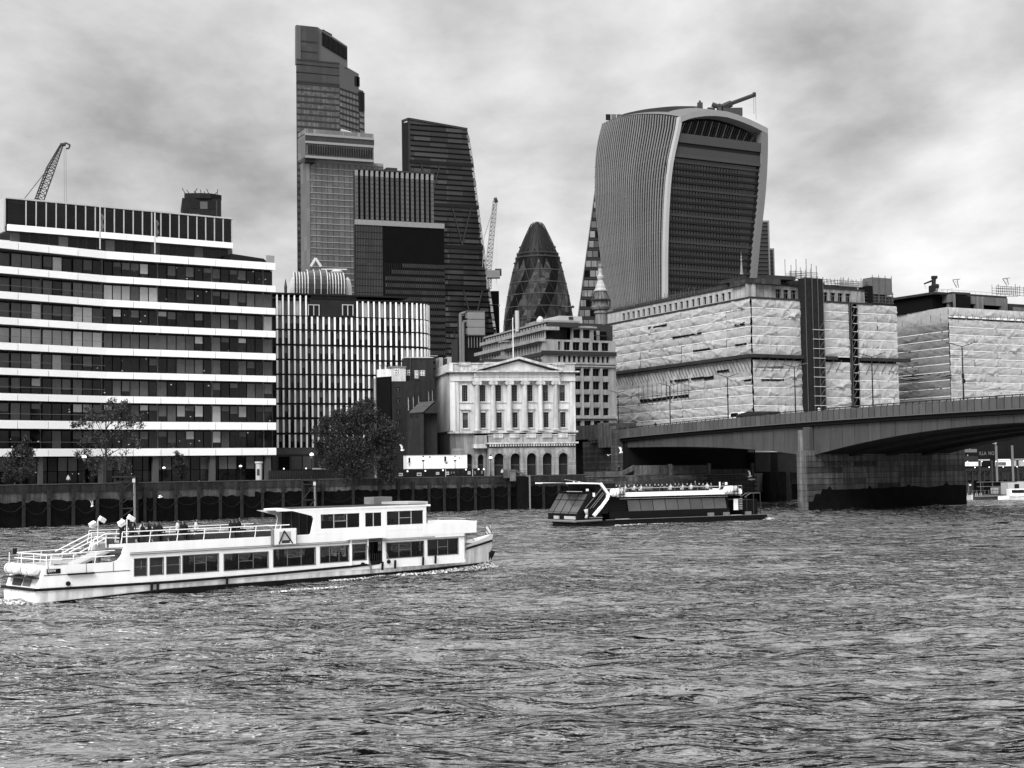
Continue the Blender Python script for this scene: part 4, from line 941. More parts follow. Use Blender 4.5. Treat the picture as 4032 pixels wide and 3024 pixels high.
# stepped top bay
ut = [fQ.u('D6', x, 300, 1) for x in (1590, 1605, 1675, 1705, 1772, 1800, 1865, 1890)]
ht = [(fQ.u('D6', a, 300, .8), fQ.u('D6', b, 300, .8), zq(325), zq(240)) for a, b in ((1608, 1678), (1702, 1772))]
holed(ut[0], ut[5], zq(345), zq(205), ht, .4, 1.2).build('attic_bay', sto, sg); bx(sg, 'attic_glass', MATS['black_glass'], ut[0] + .1, ut[5] - .1, .9, 4, zq(345), zq(215))
bx(sg, 'attic_cornice', sto, ut[0] - .6, ut[5] + .6, -.2, 2, zq(228), zq(212)); MB().prism([(3, 3), (uE + 1, 3), (uE + 1, 16), (10, 16)], zq(345), zq(180)).build('lead_roof', sto2, sg); bx(sg, 'roof_rail', dark, ut[5], uE, .2, .3, zq(300), zq(293))
bx(sg, 'attic_window', MATS['black_glass'], ut[5] + .3, uE - 1, 2.4, 2.9, zq(330), zq(245)); bx(sg, 'attic_pier', sto, ut[6], ut[6] + .8, 2.2, 2.39, zq(340), zq(240)); MB().prism([(5, 6), (uE, 6), (uE, 18), (12, 18)], zq(215), zq(155)).build('lead_roof', sto2, sg); bx(sg, 'plant_room', lgrey, fQ.u('D6', 1480, 120, 8), fQ.u('D6', 1700, 120, 8), 8, 16, zq(155), zq(78)); bx(sg, 'plant_vent', dark, fQ.u('D6', 1570, 120, 8), fQ.u('D6', 1610, 120, 8), 7.8, 8, zq(110), zq(85)); bx(sg, 'plant_room', grey, fQ.u('D6', 1370, 120, 10), fQ.u('D6', 1700, 120, 10), 10, 18, zq(170), zq(115))
# oblique wing
zw = lambda y: fQ.z('D6', 1325, y, 0)
hb = []; nb_ = 22
for i in range(nb_): a = lerp(1.0, LQW - 1.0, i / nb_); hb.append((a + .35, a + 1.6, zw(445), zw(368)))
for i in range(nb_): a = lerp(1.0, LQW - 1.0, i / nb_); hb.append((a + .35, a + 1.6, zw(620), zw(500)))
for j in range(4):
    for i in range(nb_): a = lerp(1.0, LQW - 1.0, i / nb_); hb.append((a + .35, a + 1.6, zw(730 + j * 125), zw(655 + j * 125)))
pq(holed(0, LQW, 5, zw(355), hb, 0, .7).build('wing_wall', sto, sg)); pq(bx(sg, 'wing_glass', MATS['black_glass'], .2, LQW - .2, .55, 1.2, 5, zw(358)))
pq(bx(sg, 'wing_ledge', sto, -1.2, LQW + .4, -1.1, .6, zw(355), zw(322))); pq(bx(sg, 'wing_dark_band', MATS['dark_band_metal'], 0, LQW, -.3, -.02, zw(492), zw(455)))
for i in range(34): x = lerp(.5, LQW - .5, i / 33); pq(MB().lathe([(.25, 0), (.2, .3), (.2, 1), (.25, 1)], 8).build('colonnade_column', sto, sg, loc=(x, .9, zw(322)), scale=(1, 1, zw(245) - zw(322))))
pq(bx(sg, 'colonnade_glass', MATS['black_glass'], 0, LQW, 2.2, 3, zw(322), zw(245))); pq(bx(sg, 'colonnade_roof', sto, -.5, LQW + .6, .2, 4, zw(245), zw(212))); pq(bx(sg, 'mansard', sto2, 0, LQW, 1.5, 9, zw(212), zw(165))); pq(bx(sg, 'roof_cap', MATS['pale_pier_head'], -.2, LQW, 1.2, 9.5, zw(165), zw(148)))
for i in range(22): pq(bx(sg, 'dormer', MATS['pale_pier_head'], 1 + i * 1.9, 1.9 + i * 1.9, 1.3, 1.49, zw(203), zw(178)))
MB().lathe([(.5, -1.5), (.5, 3.5)], 12).build('flue', lgrey, sg, loc=fQ.m.inverted() @ at('Z4', 504, 1590, 352))
pq(bx(sg, 'roof_hut', MATS['pale_screen'], 22, 29, 4, 7, zw(165), zw(95)))
MB().lathe([(.9, 0), (.9, .6), (.3, 1.4)], 10).build('roof_dome_light', lgrey, sg, loc=fQ.m.inverted() @ Vector((*at('D6', 1295, 130, 345)[:2], zw(128))))
tu = lambda x: fQ.u('D6', x, 300)
ct = MB(); ct.box(0, 2.6, 0, 2.4, 5, zw(275)); pq(ct.build('stair_turret', sto, sg, loc=(17, -.6, 0))); pq(bx(sg, 'turret_cap', sto, 16.6, 20, -1, 2.2, zw(275), zw(262)))

# ---- pedimented hall
fH = Fr((-12.3, 292), (.976, .22))
hs = mat('hall_stone', .47, .75, .18, .7, streak=.28, rnd=.05); hs2 = mat('hall_stone_pale', .55, .75, .12, .8, streak=.15, rnd=.04); hs3 = mat('hall_base_stone', .27, .8, .22, .8, streak=.3, rnd=.14)
fh = thing('classical_hall', 'pale stone classical hall with pediment, six columns and arched base by the river', 'building', fr=fH)
uh = lambda x, y=1000, off=0: fH.u('D6', x, y, off); zh = lambda y, x=1100: fH.z('D6', x, y)
UW = uh(1640)
win = []
for x in (543, 716, 868, 1023, 1173, 1323, 1487): win.append((uh(x), uh(x + 56), zh(932), zh(775), x))
for x in (547, 720, 875, 1027, 1178, 1327, 1492): win.append((uh(x), uh(x + 53), zh(1187), zh(1040), x))
zbase = zh(1222); zent = zh(738); zcor = zh(655)
holed(0, UW, zbase, zent, [w_[:4] for w_ in win], .5, 1.2).build('front_wall', hs2, fh)
bx(fh, 'shaded_interior', core, .5, UW - .4, 1.9, 16, ZG, zent)
for w_ in win:
    a, b, z0_, z1_, x = w_
    fr_ = MB()
    for q in ((a - .22, a, z0_ - .1, z1_ + .25), (b, b + .22, z0_ - .1, z1_ + .25), (a - .22, b + .22, z1_, z1_ + .28)): fr_.box(q[0], q[1], .32, .49, q[2], q[3])
    fr_.box(a - .3, b + .3, .25, .49, z0_ - .28, z0_ - .1)
    wf = fr_.build('window', hs, fh)
    sash = MB(); n_ = 3
    for i in range(n_ + 1): t = lerp(a, b, i / n_); sash.box(t - .035, t + .035, .72, .78, z0_, z1_)
    for j in range(7): t = lerp(z0_, z1_, j / 6); sash.box(a, b, .72, .78, t - .03, t + .03)
    sash.build('sash', mat('sash_paint', .10, .5), wf); bx(wf, 'pane', glass_d, a, b, .82, .86, z0_, z1_)
    if random.random() < .35: bx(wf, 'blind', glass_m, a, b, .795, .815, lerp(z0_, z1_, .55), z1_)
    if z0_ < zh(1100):
        bx(wf, 'hood_mould', hs, a - .45, b + .45, .0 if x in (547, 1492) else .2, .49, z1_ + .55, z1_ + .75)
bx(fh, 'string_course', hs, 0, UW, .35, .49, zh(948), zh(940))
# corner pilasters and columns
for xa, xb in ((430, 510), (1585, 1638)): bx(fh, 'pilaster', hs, uh(xa), uh(xb), .1, .49, zbase, zent)
for xa, xb in ((650, 715), (808, 870), (965, 1027), (1115, 1178), (1265, 1328), (1412, 1475)):
    c_ = (uh(xa) + uh(xb)) / 2; r_ = (uh(xb) - uh(xa)) / 2 * .84; zt_ = zent; hh_ = zt_ - zbase
    mcol = MB(); mcol.smooth = False
    prof_ = [(r_ * 1.02, .45), (r_, hh_ * .3), (r_ * .86, hh_ - .75)]
    k_ = len(mcol.v)
    for r__, z__ in prof_:
        for i in range(40): a_ = 2 * math.pi * i / 40; q_ = r__ * (1 if i % 2 else .94); mcol.v.append((q_ * math.cos(a_), q_ * math.sin(a_), z__))
    for j in range(2):
        for i in range(40): mcol.f.append((k_ + j * 40 + i, k_ + j * 40 + (i + 1) % 40, k_ + (j + 1) * 40 + (i + 1) % 40, k_ + (j + 1) * 40 + i)); mcol.mi.append(0)
    co_ = mcol.build('column', hs, fh, loc=(c_, -.15, zbase))
    MB().box(-r_ * 1.25, r_ * 1.25, -r_ * 1.1, r_ * 1.1, 0, .18).lathe([(r_ * 1.2, .18), (r_ * 1.25, .3), (r_ * 1.05, .45)], 20).build('column_base', hs, co_)
    cp_ = MB(); cp_.box(-r_ * 1.2, r_ * 1.2, -r_ * 1.0, r_, hh_ - .25, hh_)
    for s_ in (-1, 1): cp_.bar((s_ * r_ * 1.05, -r_ * 1.05, hh_ - .42), (s_ * r_ * 1.05, r_ * .9, hh_ - .42), .36, 12)
    cp_.box(-r_ * 1.0, r_ * 1.0, -r_ * .95, r_ * .9, hh_ - .75, hh_ - .3); cp_.build('capital', hs, co_)
bx(fh, 'architrave', hs2, 0, UW, -.1, 1.2, zent, zh(700)); bx(fh, 'frieze', hs2, .05, UW - .05, .0, 1.2, zh(700), zcor + .1); bx(fh, 'architrave', hs2, uh(650), uh(1478), -.75, -.11, zent, zh(700)); bx(fh, 'frieze', hs2, uh(655), uh(1475), -.65, -.01, zh(700), zcor + .1)
bx(fh, 'architrave_fillet', hs, uh(640), uh(1480), -.85, -.1, zh(703), zh(697))
bx(fh, 'cornice', hs, -.7, UW + .7, -.75, 1.5, zcor, zh(642)); bx(fh, 'cornice', mat('cornice_shade_stone', .05, .8, .3), -.5, UW + .5, -.55, 1.3, zcor - .22, zcor - .01); bx(fh, 'cornice', hs, uh(645), uh(1485), -1.5, -.76, zcor, zh(642))  # dark strip under the cornice, its shade put into the stone colour
bx(fh, 'parapet', hs, 0, UW, .3, .9, zh(642), zh(572)); bx(fh, 'parapet_cap', hs, -.2, UW + .2, .1, 1.1, zh(572), zh(562))
for xa in (512, 1430):
    bx(fh, 'baluster_shade', core, uh(xa), uh(xa + 110), .26, .29, zh(590), zh(558) - .35)  # near-black panel on the parapet; shade between balusters as colour
    for i in range(9): MB().lathe([(.07, 0), (.13, .25), (.06, .5), (.06, .8)], 6).build('baluster', hs, fh, loc=(uh(xa) + .15 + i * .27, .16, zh(592)))
pedh = MB(); A_ = (uh(660), zh(642)); B_ = (uh(1490), zh(642)); T_ = (uh(1085), zh(527))
pedh.wallp([A_, B_, T_], -.5, .29); pedh.build('pediment', hs2, fh)
for p_, q_ in ((A_, T_), (T_, B_)): 
    dx_, dz_ = q_[0] - p_[0], q_[1] - p_[1]; ln_ = math.hypot(dx_, dz_); nx_, nz_ = -dz_ / ln_, dx_ / ln_
    MB().wallp([(p_[0], p_[1]), (q_[0], q_[1]), (q_[0] + nx_ * .45, q_[1] + nz_ * .45), (p_[0] + nx_ * .45, p_[1] + nz_ * .45)], -1.5, .5).build('raking_cornice', hs, fh)
    MB().wallp([(p_[0], p_[1] - .4), (q_[0], q_[1] - .4), (q_[0], q_[1] - .02), (p_[0], p_[1] - .02)], -.75, -.51).build('raking_moulding', MATS['cornice_shade_stone'], fh)
bx(fh, 'roof_lantern', sto2, uh(800), uh(1365), 4, 12, zh(560), zh(510)); MB().wallp([(uh(800, off=5), zh(515)), (uh(1095, off=5), zh(500)), (uh(945, off=5), zh(465)), ], 5, 10).build('lantern_roof', grey, fh)
bx(fh, 'lantern_band', lgrey, uh(800), uh(1365), 3.9, 3.99, zh(552), zh(540)); bx(fh, 'main_roof', sto2, .6, UW - .6, 1.3, 16, zh(600), zh(585))
# base: plinth wall and projecting arcade
bx(fh, 'belt_course', hs, -.4, UW + .3, -.5, 1.2, zh(1240), zbase); bx(fh, 'left_base_wall', hs3, .02, uh(655), .2, 1.4, zh(1385), zh(1240))
YB = -3.2
ub_ = lambda x: fH.u('D6', x, 1500, YB); zb_ = lambda y: fH.z('D6', 1200, y, YB)
xa0, xa1 = ub_(800), ub_(1640)
zcap = zb_(1340); 
bx(fh, 'terrace_parapet', hs3, xa0, xa1, YB + .1, YB + .6, zb_(1330), zb_(1262)); bx(fh, 'terrace_parapet_cap', hs, xa0 - .1, xa1 + .1, YB - .05, YB + .75, zb_(1262), zb_(1254)); bx(fh, 'terrace_floor', hs3, xa0 - .2, xa1, YB + .7, .4, zb_(1345), zb_(1335))
for x in (848, 1008, 1170, 1325, 1475):
    for i in range(10): MB().lathe([(.09, 0), (.15, .3), (.07, .6), (.1, .95)], 6).build('baluster', hs, fh, loc=(ub_(x) + i * .2, YB + .03, zb_(1292)))
    bx(fh, 'baluster_shade', core, ub_(x) - .1, ub_(x) + 2.0, YB + .06, YB + .09, zb_(1293), zb_(1268))  # near-black panel, painted shade behind the terrace balusters
bx(fh, 'arcade_cornice', hs, xa0 - .5, xa1 + .5, YB - .5, .4, zb_(1345), zb_(1330)); bx(fh, 'arcade_cornice_shade', MATS['cornice_shade_stone'], xa0 - .1, xa1 + .1, YB - .12, .4, zb_(1380), zb_(1346))
for i in range(34): x = lerp(xa0, xa1, i / 34); bx(fh, 'dentil', hs, x + .1, x + .38, YB - .4, YB - .13, zb_(1368), zb_(1348))
arcs = [(850, 945), (1010, 1103), (1167, 1260), (1320, 1412), (1475, 1565)]
zgd = ZG; ztop = zb_(1380)
def arcade(fr_parent, x0, x1, holes_, y0, y1, z0, z1, zs, m, blocks=True):
    """wall with round-headed openings (a,b) springing at zs; rusticated blocks and voussoirs stand proud"""
    px_ = x0
    for a, b in holes_ + [(x1, None)]:
        MB().box(px_, a, y0, y1, z0, z1).build('pier_wall', m, fr_parent)
        if b is None: break
        r_ = (b - a) / 2; c_ = (a + b) / 2; pts = [(a, zs + 0)] + [(c_ - r_ * math.cos(math.pi * k / 12), zs + r_ * math.sin(math.pi * k / 12)) for k in range(1, 12)] + [(b, zs), (b, z1), (a, z1)]
        # split at crown to keep faces simple
        L_ = [p for p in pts if p[0] <= c_ + 1e-6]; L1 = [(a, zs)] + [(c_ - r_ * math.cos(math.pi * k / 12), zs + r_ * math.sin(math.pi * k / 12)) for k in range(1, 7)] + [(c_, z1), (a, z1)]
        R1 = [(c_, zs + r_)] + [(c_ - r_ * math.cos(math.pi * k / 12), zs + r_ * math.sin(math.pi * k / 12)) for k in range(7, 12)] + [(b, zs), (b, z1), (c_, z1)]
        MB().wallp(L1, y0, y1).wallp(R1, y0, y1).build('arch_spandrel', m, fr_parent)
        for k in range(11):
            a0 = math.pi * (k + .06) / 11; a1 = math.pi * (k + .94) / 11; ro = r_ * (1.55 if k != 5 else 1.75)
            ro = min(ro, (z1 - zs) / max(.3, math.sin((a0 + a1) / 2)) - .05)
            MB().wallp([(c_ - r_ * math.cos(a0), zs + r_ * math.sin(a0)), (c_ - r_ * math.cos(a1), zs + r_ * math.sin(a1)), (c_ - ro * math.cos(a1), zs + ro * math.sin(a1)), (c_ - ro * math.cos(a0), zs + ro * math.sin(a0))], y0 - .14, y0 - .005).build('voussoir', m, fr_parent)
        bx(fr_parent, 'arch_glass', core, a - .1, b + .1, y1 - .35, y1 - .25, z0, zs + r_)
        g_ = MB(); n_ = 9
        for i in range(n_): t = lerp(a, b, (i + .5) / n_); g_.box(t - .025, t + .025, y1 - .5, y1 - .45, z0, z0 + (zs - z0) * .62)
        g_.box(a, b, y1 - .52, y1 - .44, z0 + (zs - z0) * .62, z0 + (zs - z0) * .68); g_.build('gate', mat('gate_iron', .06, .5), fr_parent)
        px_ = b
hol = [(ub_(a), ub_(b)) for a, b in arcs]; zs_ = zb_(1435 + 47)
arcade(fh, xa0, xa1, hol, YB, YB + 1.2, zgd, ztop, zs_, hs3)
edges_ = [xa0] + [q for h in hol for q in h] + [xa1]
for j in range(9):
    z0_ = zgd + j * (zs_ - zgd) / 8; z1_ = z0_ + (zs_ - zgd) / 8 - .07
    for i in range(0, len(edges_), 2):
        a, b = edges_[i] + .04, edges_[i + 1] - .04
        if j == 8: a += .5 if i else 0; b -= .5
        bx(fh, 'stone_block', hs3, a, b, YB - .12, YB - .005, z0_, z1_)
# left return of the arcade (set back, two arches)
uL_ = lambda x: fH.u('D6', x, 1500, -.6)
hol2 = [(uL_(568), uL_(640)), (uL_(693), uL_(750))]
arcade(fh, .02, xa0 + .3, hol2, -.6, .6, zgd, zh(1385), fH.z('D6', 650, 1480, -.6), hs3)
for j in range(10):
    z0_ = zgd + .4 + j * .55
    for a, b in ((.1, hol2[0][0] - .1), (hol2[0][1] + .1, hol2[1][0] - .1), (hol2[1][1] + .1, xa0 - .05)):
        if b > a: bx(fh, 'stone_block', hs3, a, b, -.74, -.605, z0_, z0_ + .48)
bx(fh, 'left_cornice', hs, uL_(640), xa0, -1.9, .3, zh(1385), zh(1345)); bx(fh, 'left_parapet', hs3, uL_(655), xa0, -1.6, -1.1, zh(1345), zh(1262))
# side wall
fHs = Fr(fH.w(0, 17.8, 0), (.22, -.976)); mS = fH.m.inverted() @ fHs.m
def ps(o): o.matrix_basis = mS @ o.matrix_basis; return o
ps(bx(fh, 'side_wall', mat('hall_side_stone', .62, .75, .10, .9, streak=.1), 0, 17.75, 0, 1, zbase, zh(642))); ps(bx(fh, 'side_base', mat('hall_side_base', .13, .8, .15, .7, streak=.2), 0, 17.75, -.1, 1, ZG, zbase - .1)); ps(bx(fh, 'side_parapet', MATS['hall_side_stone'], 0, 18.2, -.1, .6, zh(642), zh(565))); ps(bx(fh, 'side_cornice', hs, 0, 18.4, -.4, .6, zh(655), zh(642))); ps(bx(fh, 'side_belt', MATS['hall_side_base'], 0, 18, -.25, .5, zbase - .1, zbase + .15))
fp2 = thing('flagpole', 'tall white flagpole behind the pediment of the hall', 'flagpole', loc=fH.w(uh(1035, 510, 3), 3, zh(515))); MB().bar((0, 0, 0), (0, 0, zh(122) - zh(515)), .11, 6, .07).build('pole', mat('white_pole', .8, .4, .05), fp2); MB().lathe([(.02, 0), (.14, .1), (.02, .25)], 8).build('finial', white, fp2, loc=(0, 0, zh(122) - zh(515)))

# ---- dark brick warehouse left of the hall
pb = at('C3', 1205, 1500, 287); fB = Fr(pb, (.976, .22)); fB.o.z = 0
brk = mat('dark_brick', .022, .85, .3, 1.5, rnd=.1, streak=.15, bump=.2); brk2 = mat('brown_brick', .027, .85, .25, 1.2, streak=.2); pal = mat('pale_render', .32, .8, .2, .6, streak=.3)
bb = thing('brick_warehouse', 'dark brick riverside warehouse with white painted top corner and lean-to roof', 'building', fr=fB)
uB = lambda x, off=0: fB.u('C3', x, 1300, off); zB_ = lambda y, x=1400: fB.z('C3', x, y)
UB = uB(1577)
ar = [(uB(1243), uB(1275), zB_(y + 48), zB_(y)) for y in (1037, 1132, 1232, 1326)]
sl = [(uB(a), uB(b), zB_(d), zB_(c)) for a, b, c, d in ((1340, 1362, 1133, 1252), (1385, 1403, 1125, 1235), (1432, 1448, 1120, 1197), (1519, 1536, 1080, 1175), (1552, 1568, 1072, 1172))]
holed(0, UB, ZG, zB_(1000), ar + sl, 0, .7).build('front_wall', brk, bb)
MB().wallp([(uB(1325), zB_(1000)), (UB, zB_(1000)), (UB, zB_(958)), (uB(1325), zB_(998))], 0, .7).build('raked_parapet', brk, bb)
for a, b, z0_, z1_ in ar:
    wf = MB().box(a - .05, b + .05, .35, .4, z0_ - .1, z0_).box((a + b) / 2 - .04, (a + b) / 2 + .04, .3, .35, z0_, z1_).box(a, b, .3, .35, (z0_ + z1_) / 2 - .04, (z0_ + z1_) / 2 + .04).build('window', grey, bb); bx(wf, 'pane', glass_d, a, b, .42, .45, z0_, z1_)
    MB().wallp([(a - .15, z1_ - .3), (b + .15, z1_ - .3), (b, z1_ + .15), ((a + b) / 2, z1_ + .3), (a, z1_ + .15)], -.06, .3).build('arch_head', brk, bb)
for a, b, z0_, z1_ in sl: bx(bb, 'slit_window', mat('pale_blocked_window', .45, .7), a, lerp(a, b, .6), .3, .5, z0_, z1_); bx(bb, 'slit_window', glass_d, lerp(a, b, .6), b, .45, .5, z0_, z1_)
bx(bb, 'body', brk2, .2, UB, .8, 4, ZG, zB_(1002))
LB_ = Fr(pb, (-.8, .6)).u('C3', 1075, 1200); fBl = Fr(Vector(pb) + Vector((-.8, .6, 0)) * LB_, (.8, -.6)); mBl = fB.m.inverted() @ fBl.m
def pb_(o): o.matrix_basis = mBl @ o.matrix_basis; return o
net = mat('black_netting', .004, .8, .4, 1.0)
pb_(bx(bb, 'flank_wall', net, 0, LB_, 0, .8, ZG, zB_(955))); pb_(MB().wallp([(.1, zB_(1290)), (LB_ - .1, zB_(1345)), (LB_ - .1, zB_(965)), (.1, zB_(968))], -.3, -.05).build('flank_netting', net, bb))
pb_(bx(bb, 'white_flank_band', mat('white_painted_brick', .66, .7, .15, .6, streak=.2), .0, LB_, -.12, .8, zB_(955), zB_(888)))
bx(bb, 'white_corner', mat('pale_painted_brick', .46, .7, .15, .6, streak=.2), 0, uB(1325), -.1, .8, zB_(998), zB_(880))
ta = (uB(1225), uB(1268), zB_(937), zB_(893)); tw_ = [(uB(a), uB(b), zB_(d), zB_(c)) for a, b, c, d in ((1336, 1380, 895, 942), (1412, 1446, 898, 968), (1460, 1504, 898, 945))]
holed(uB(1325), UB, zB_(1000), zB_(790), tw_, 1.5, 2.1).build('upper_wall', brk2, bb)
for a, b, z0_, z1_ in [ta] + tw_:
    y_ = -.16 if a < uB(1300) else 1.55; wf = MB()
    for t in range(4): x_ = lerp(a, b, t / 3); wf.box(x_ - .06, x_ + .06, y_ - .04, y_ + .04, z0_, z1_)
    for t in range(3): z__ = lerp(z0_, z1_, t / 2); wf.box(a, b, y_ - .04, y_ + .04, z__ - .06, z__ + .06)
    wf = wf.build('window', white_old, bb); bx(wf, 'pane', glass_d, a, b, y_ + .045, y_ + .05, z0_, z1_)
bx(bb, 'upper_body', brk2, uB(1325), UB, 2.2, 5, zB_(1000), zB_(792)); bx(bb, 'roof_edge', grey, -.5, uB(1330), -.3, 4, zB_(880), zB_(868)); bx(bb, 'roof_edge', lgrey, uB(1325), UB, 1.3, 5, zB_(790), zB_(783))
for k in range(14): MB().bar((uB(1090 + k * 17, 3), 3, zB_(868)), (uB(1090 + k * 17, 3), 3, zB_(848)), .05, 4).build('roof_rail_post', dark, bb)
bx(bb, 'roof_rail', dark, uB(1085, 3), uB(1325, 3), 2.95, 3.05, zB_(850), zB_(847))
MB().bar((uB(1378), 1.3, zB_(790)), (uB(1378), 1.3, zB_(1000)), .12, 6).build('drainpipe', dark, bb)
MB().bar((uB(1445), -.1, zB_(985)), (uB(1395), -.1, zB_(990)), .06, 4).build('fire_escape_rail', dark, bb)
# lean-to
LX = [uB(1335, -4), uB(1480, -4), uB(1575, -2)]
yb_ = -4.2
bx(bb, 'lean_to_wall', brk2, uB(1335, yb_), uB(1478, yb_), yb_, -.05, ZG, fB.z('C3', 1400, 1278, yb_)); bx(bb, 'lean_to_wall', brk, uB(1478, yb_), UB, -2.2, -.06, ZG, fB.z('C3', 1500, 1190, 0) - .6)
MB().hexa([(uB(1350, yb_), yb_ - .2, fB.z('C3', 1350, 1278, yb_)), (uB(1478, yb_), yb_ - .2, fB.z('C3', 1478, 1268, yb_)), (UB, -.05, zB_(1178)), (uB(1443), -.05, zB_(1190)), *[(p[0], p[1], p[2] + .2) for p in ((uB(1350, yb_), yb_ - .2, fB.z('C3', 1350, 1278, yb_)), (uB(1478, yb_), yb_ - .2, fB.z('C3', 1478, 1268, yb_)), (UB, -.05, zB_(1178)), (uB(1443), -.05, zB_(1190)))]]).build('lean_to_roof', mat('slate_roof', .07, .6, .2, 1), bb)
MB().wallp([(uB(1478, yb_), fB.z('C3', 1478, 1275, yb_)), (UB, fB.z('C3', 1478, 1275, yb_)), (UB, zB_(1190)), ], yb_ + .2, -.1).build('lean_to_gable', brk2, bb)
for x in (1370, 1415): MB().bar((uB(x, yb_), yb_ - .05, fB.z('C3', x, 1303, yb_)), (uB(x, yb_), yb_ + .1, fB.z('C3', x, 1303, yb_)), .28, 10).build('round_vent', black, bb)
MB().bar((uB(1057, 3), 3, ZG), (uB(1057, 3), 3, zB_(965)), .25, 8).build('stone_downpipe', pal, bb)
# pale block behind the brick warehouse
f_ = Fr(at('C3', 1280, 870, 322), (.976, .22)); f_.o.z = 0
pbk = thing('rendered_block', 'low pale rendered rooftop block behind the brick warehouse', 'building', fr=f_)
u = lambda x: f_.u('C3', x, 820); z = lambda y: f_.z('C3', 1350, y)
MB().wallp([(0, ZG), (u(1445), ZG), (u(1445), z(775)), (u(1320), z(782)), (0, z(800))], 0, 8).build('wall', pal, pbk); bx(pbk, 'roof_edge', lgrey, u(1310), u(1600), -.2, 8, z(779), z(772)); bx(pbk, 'stack', dark, u(1370), u(1385), -.6, -.1, z(870), z(800))
for x0, x1, ya, yb in ((1618, 1652, 788, 832), (1668, 1690, 795, 815), (1690, 1728, 782, 828)): bx(pbk, 'rooftop_box', lgrey if x0 != 1668 else dark, f_.u('C3', x0, 800), f_.u('C3', x1, 800), 1, 5, z(yb) - 4, z(ya))
# ================================================================== WRAPPED BUILDINGS
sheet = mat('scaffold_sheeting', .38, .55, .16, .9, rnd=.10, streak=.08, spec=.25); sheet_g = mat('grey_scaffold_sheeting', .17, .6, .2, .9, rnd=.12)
slat = mat('sheeting_seam', .80, .5, .08, 1); wst = mat('dark_attic_stone', .25, .8, .3, .7, streak=.3); rfd = mat('roof_dark', .03, .7, .4, .6)
tube = mat('scaffold_tube', .09, .5, .1); shade_m = mat('gap_shade', .004, .8)  # last one near-black: the shade inside openings as a colour
rs = np.random.RandomState(11)
def sheet_mesh(m, sd):
    r_ = np.random.RandomState(sd); nx, nz = 26, 9; X, Z = np.meshgrid(np.linspace(0, 1, nx), np.linspace(0, 1, nz))
    d = np.zeros_like(X)
    for k in range(9):
        a = r_.uniform(-1.3, 1.3); c = r_.uniform(0, 1.2); q = (X * 3 - c * 3) * math.cos(a) + (Z - .5) * math.sin(a) * 1.4
        d += .17 * r_.uniform(.3, 1) * np.exp(-(q / r_.uniform(.03, .11)) ** 2) * (1 - Z * .3)
    d += .10 * np.sin(math.pi * Z) * (1 + .4 * np.sin(X * 9 + sd)) + r_.randn(nz, nx) * .012 - .05 * np.exp(-((Z) / .08) ** 2)
    sag = .02 * np.sin(X * math.pi * 3 + sd) * (1 - Z)
    mb = MB(); mb.smooth = True
    mb.grid([[(X[j, i], -d[j, i] - .02, Z[j, i] + sag[j, i]) for i in range(nx)] for j in range(nz)])
    return mb.mesh('sheet', m)
SH = [sheet_mesh(sheet, s) for s in range(9)]; SHG = [sheet_mesh(sheet_g, 20 + s) for s in range(5)]
def wrap(parent, M_, x0, x1, z0, z1, bw_, lift, meshes=SH, skip=(), seam=True):
    nb = max(1, round((x1 - x0) / bw_)); nl = max(1, round((z1 - z0) / lift)); w_ = (x1 - x0) / nb; h_ = (z1 - z0) / nl
    for j in range(nl):
        for i in range(nb):
            o = link('sheeting_panel', random.choice(meshes), parent, (x0 + i * w_, -.42 - .03 * (i % 2), z0 + j * h_), None, (w_ * 1.01, random.choice((1, 1.3, 1.7)), h_ * 1.02))
            o.matrix_basis = M_ @ o.matrix_basis
        if seam:
            o = bx(parent, 'seam_band', slat, x0, x1, -.60, -.50, z0 + j * h_ - .06, z0 + j * h_ + .09); o.matrix_basis = M_ @ o.matrix_basis
fL = Fr((23.9, 378), (.438, -.899)); fR = Fr((52.3, 320), (.866, .5)); LL = 64.6; LR = 42.2
wb = thing('wrapped_building', 'large riverside block sheeted in wrinkled pale scaffold wrap beside the bridge', 'building', fr=fR)
mL = fR.m.inverted() @ fL.m
def pl_(o): o.matrix_basis = mL @ o.matrix_basis; return o
zr = lambda y: fR.z('D2', 1702, y)
zT, zM1, zM0, zBt = zr(612), zr(1095), zr(1125), 6.0
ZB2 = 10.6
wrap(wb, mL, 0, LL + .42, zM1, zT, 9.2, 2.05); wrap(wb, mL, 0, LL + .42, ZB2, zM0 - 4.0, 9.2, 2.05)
pl_(bx(wb, 'base_wall', mat('shaded_base_stone', .02, .8, .4, .5), 0, LL + .1, -.3, .04, zBt, ZB2)); bx(wb, 'base_wall', MATS['shaded_base_stone'], -.3, LR, -.3, .04, zBt, ZB2)  # dark lower storey; the shade behind the bridge is in its colour
I4 = Matrix.Identity(4)
rx = lambda x, c='D3': fR.u(c, x, 900)
segs = [(-.42, rx(250)), (rx(412), rx(672)), (rx(748), LR)]
for a, b in segs: wrap(wb, I4, a, b, zM1, zT, 7.5, 2.05); wrap(wb, I4, a, b, ZB2, zM0 - .5, 7.5, 2.05)
pl_(bx(wb, 'body', shade_m, 0, LL, .05, 6, zBt, zT)); MB().prism([(.05, .05), (LR, .05), (LR, 20), (3, 20)], zBt, zT).build('body', shade_m, wb)
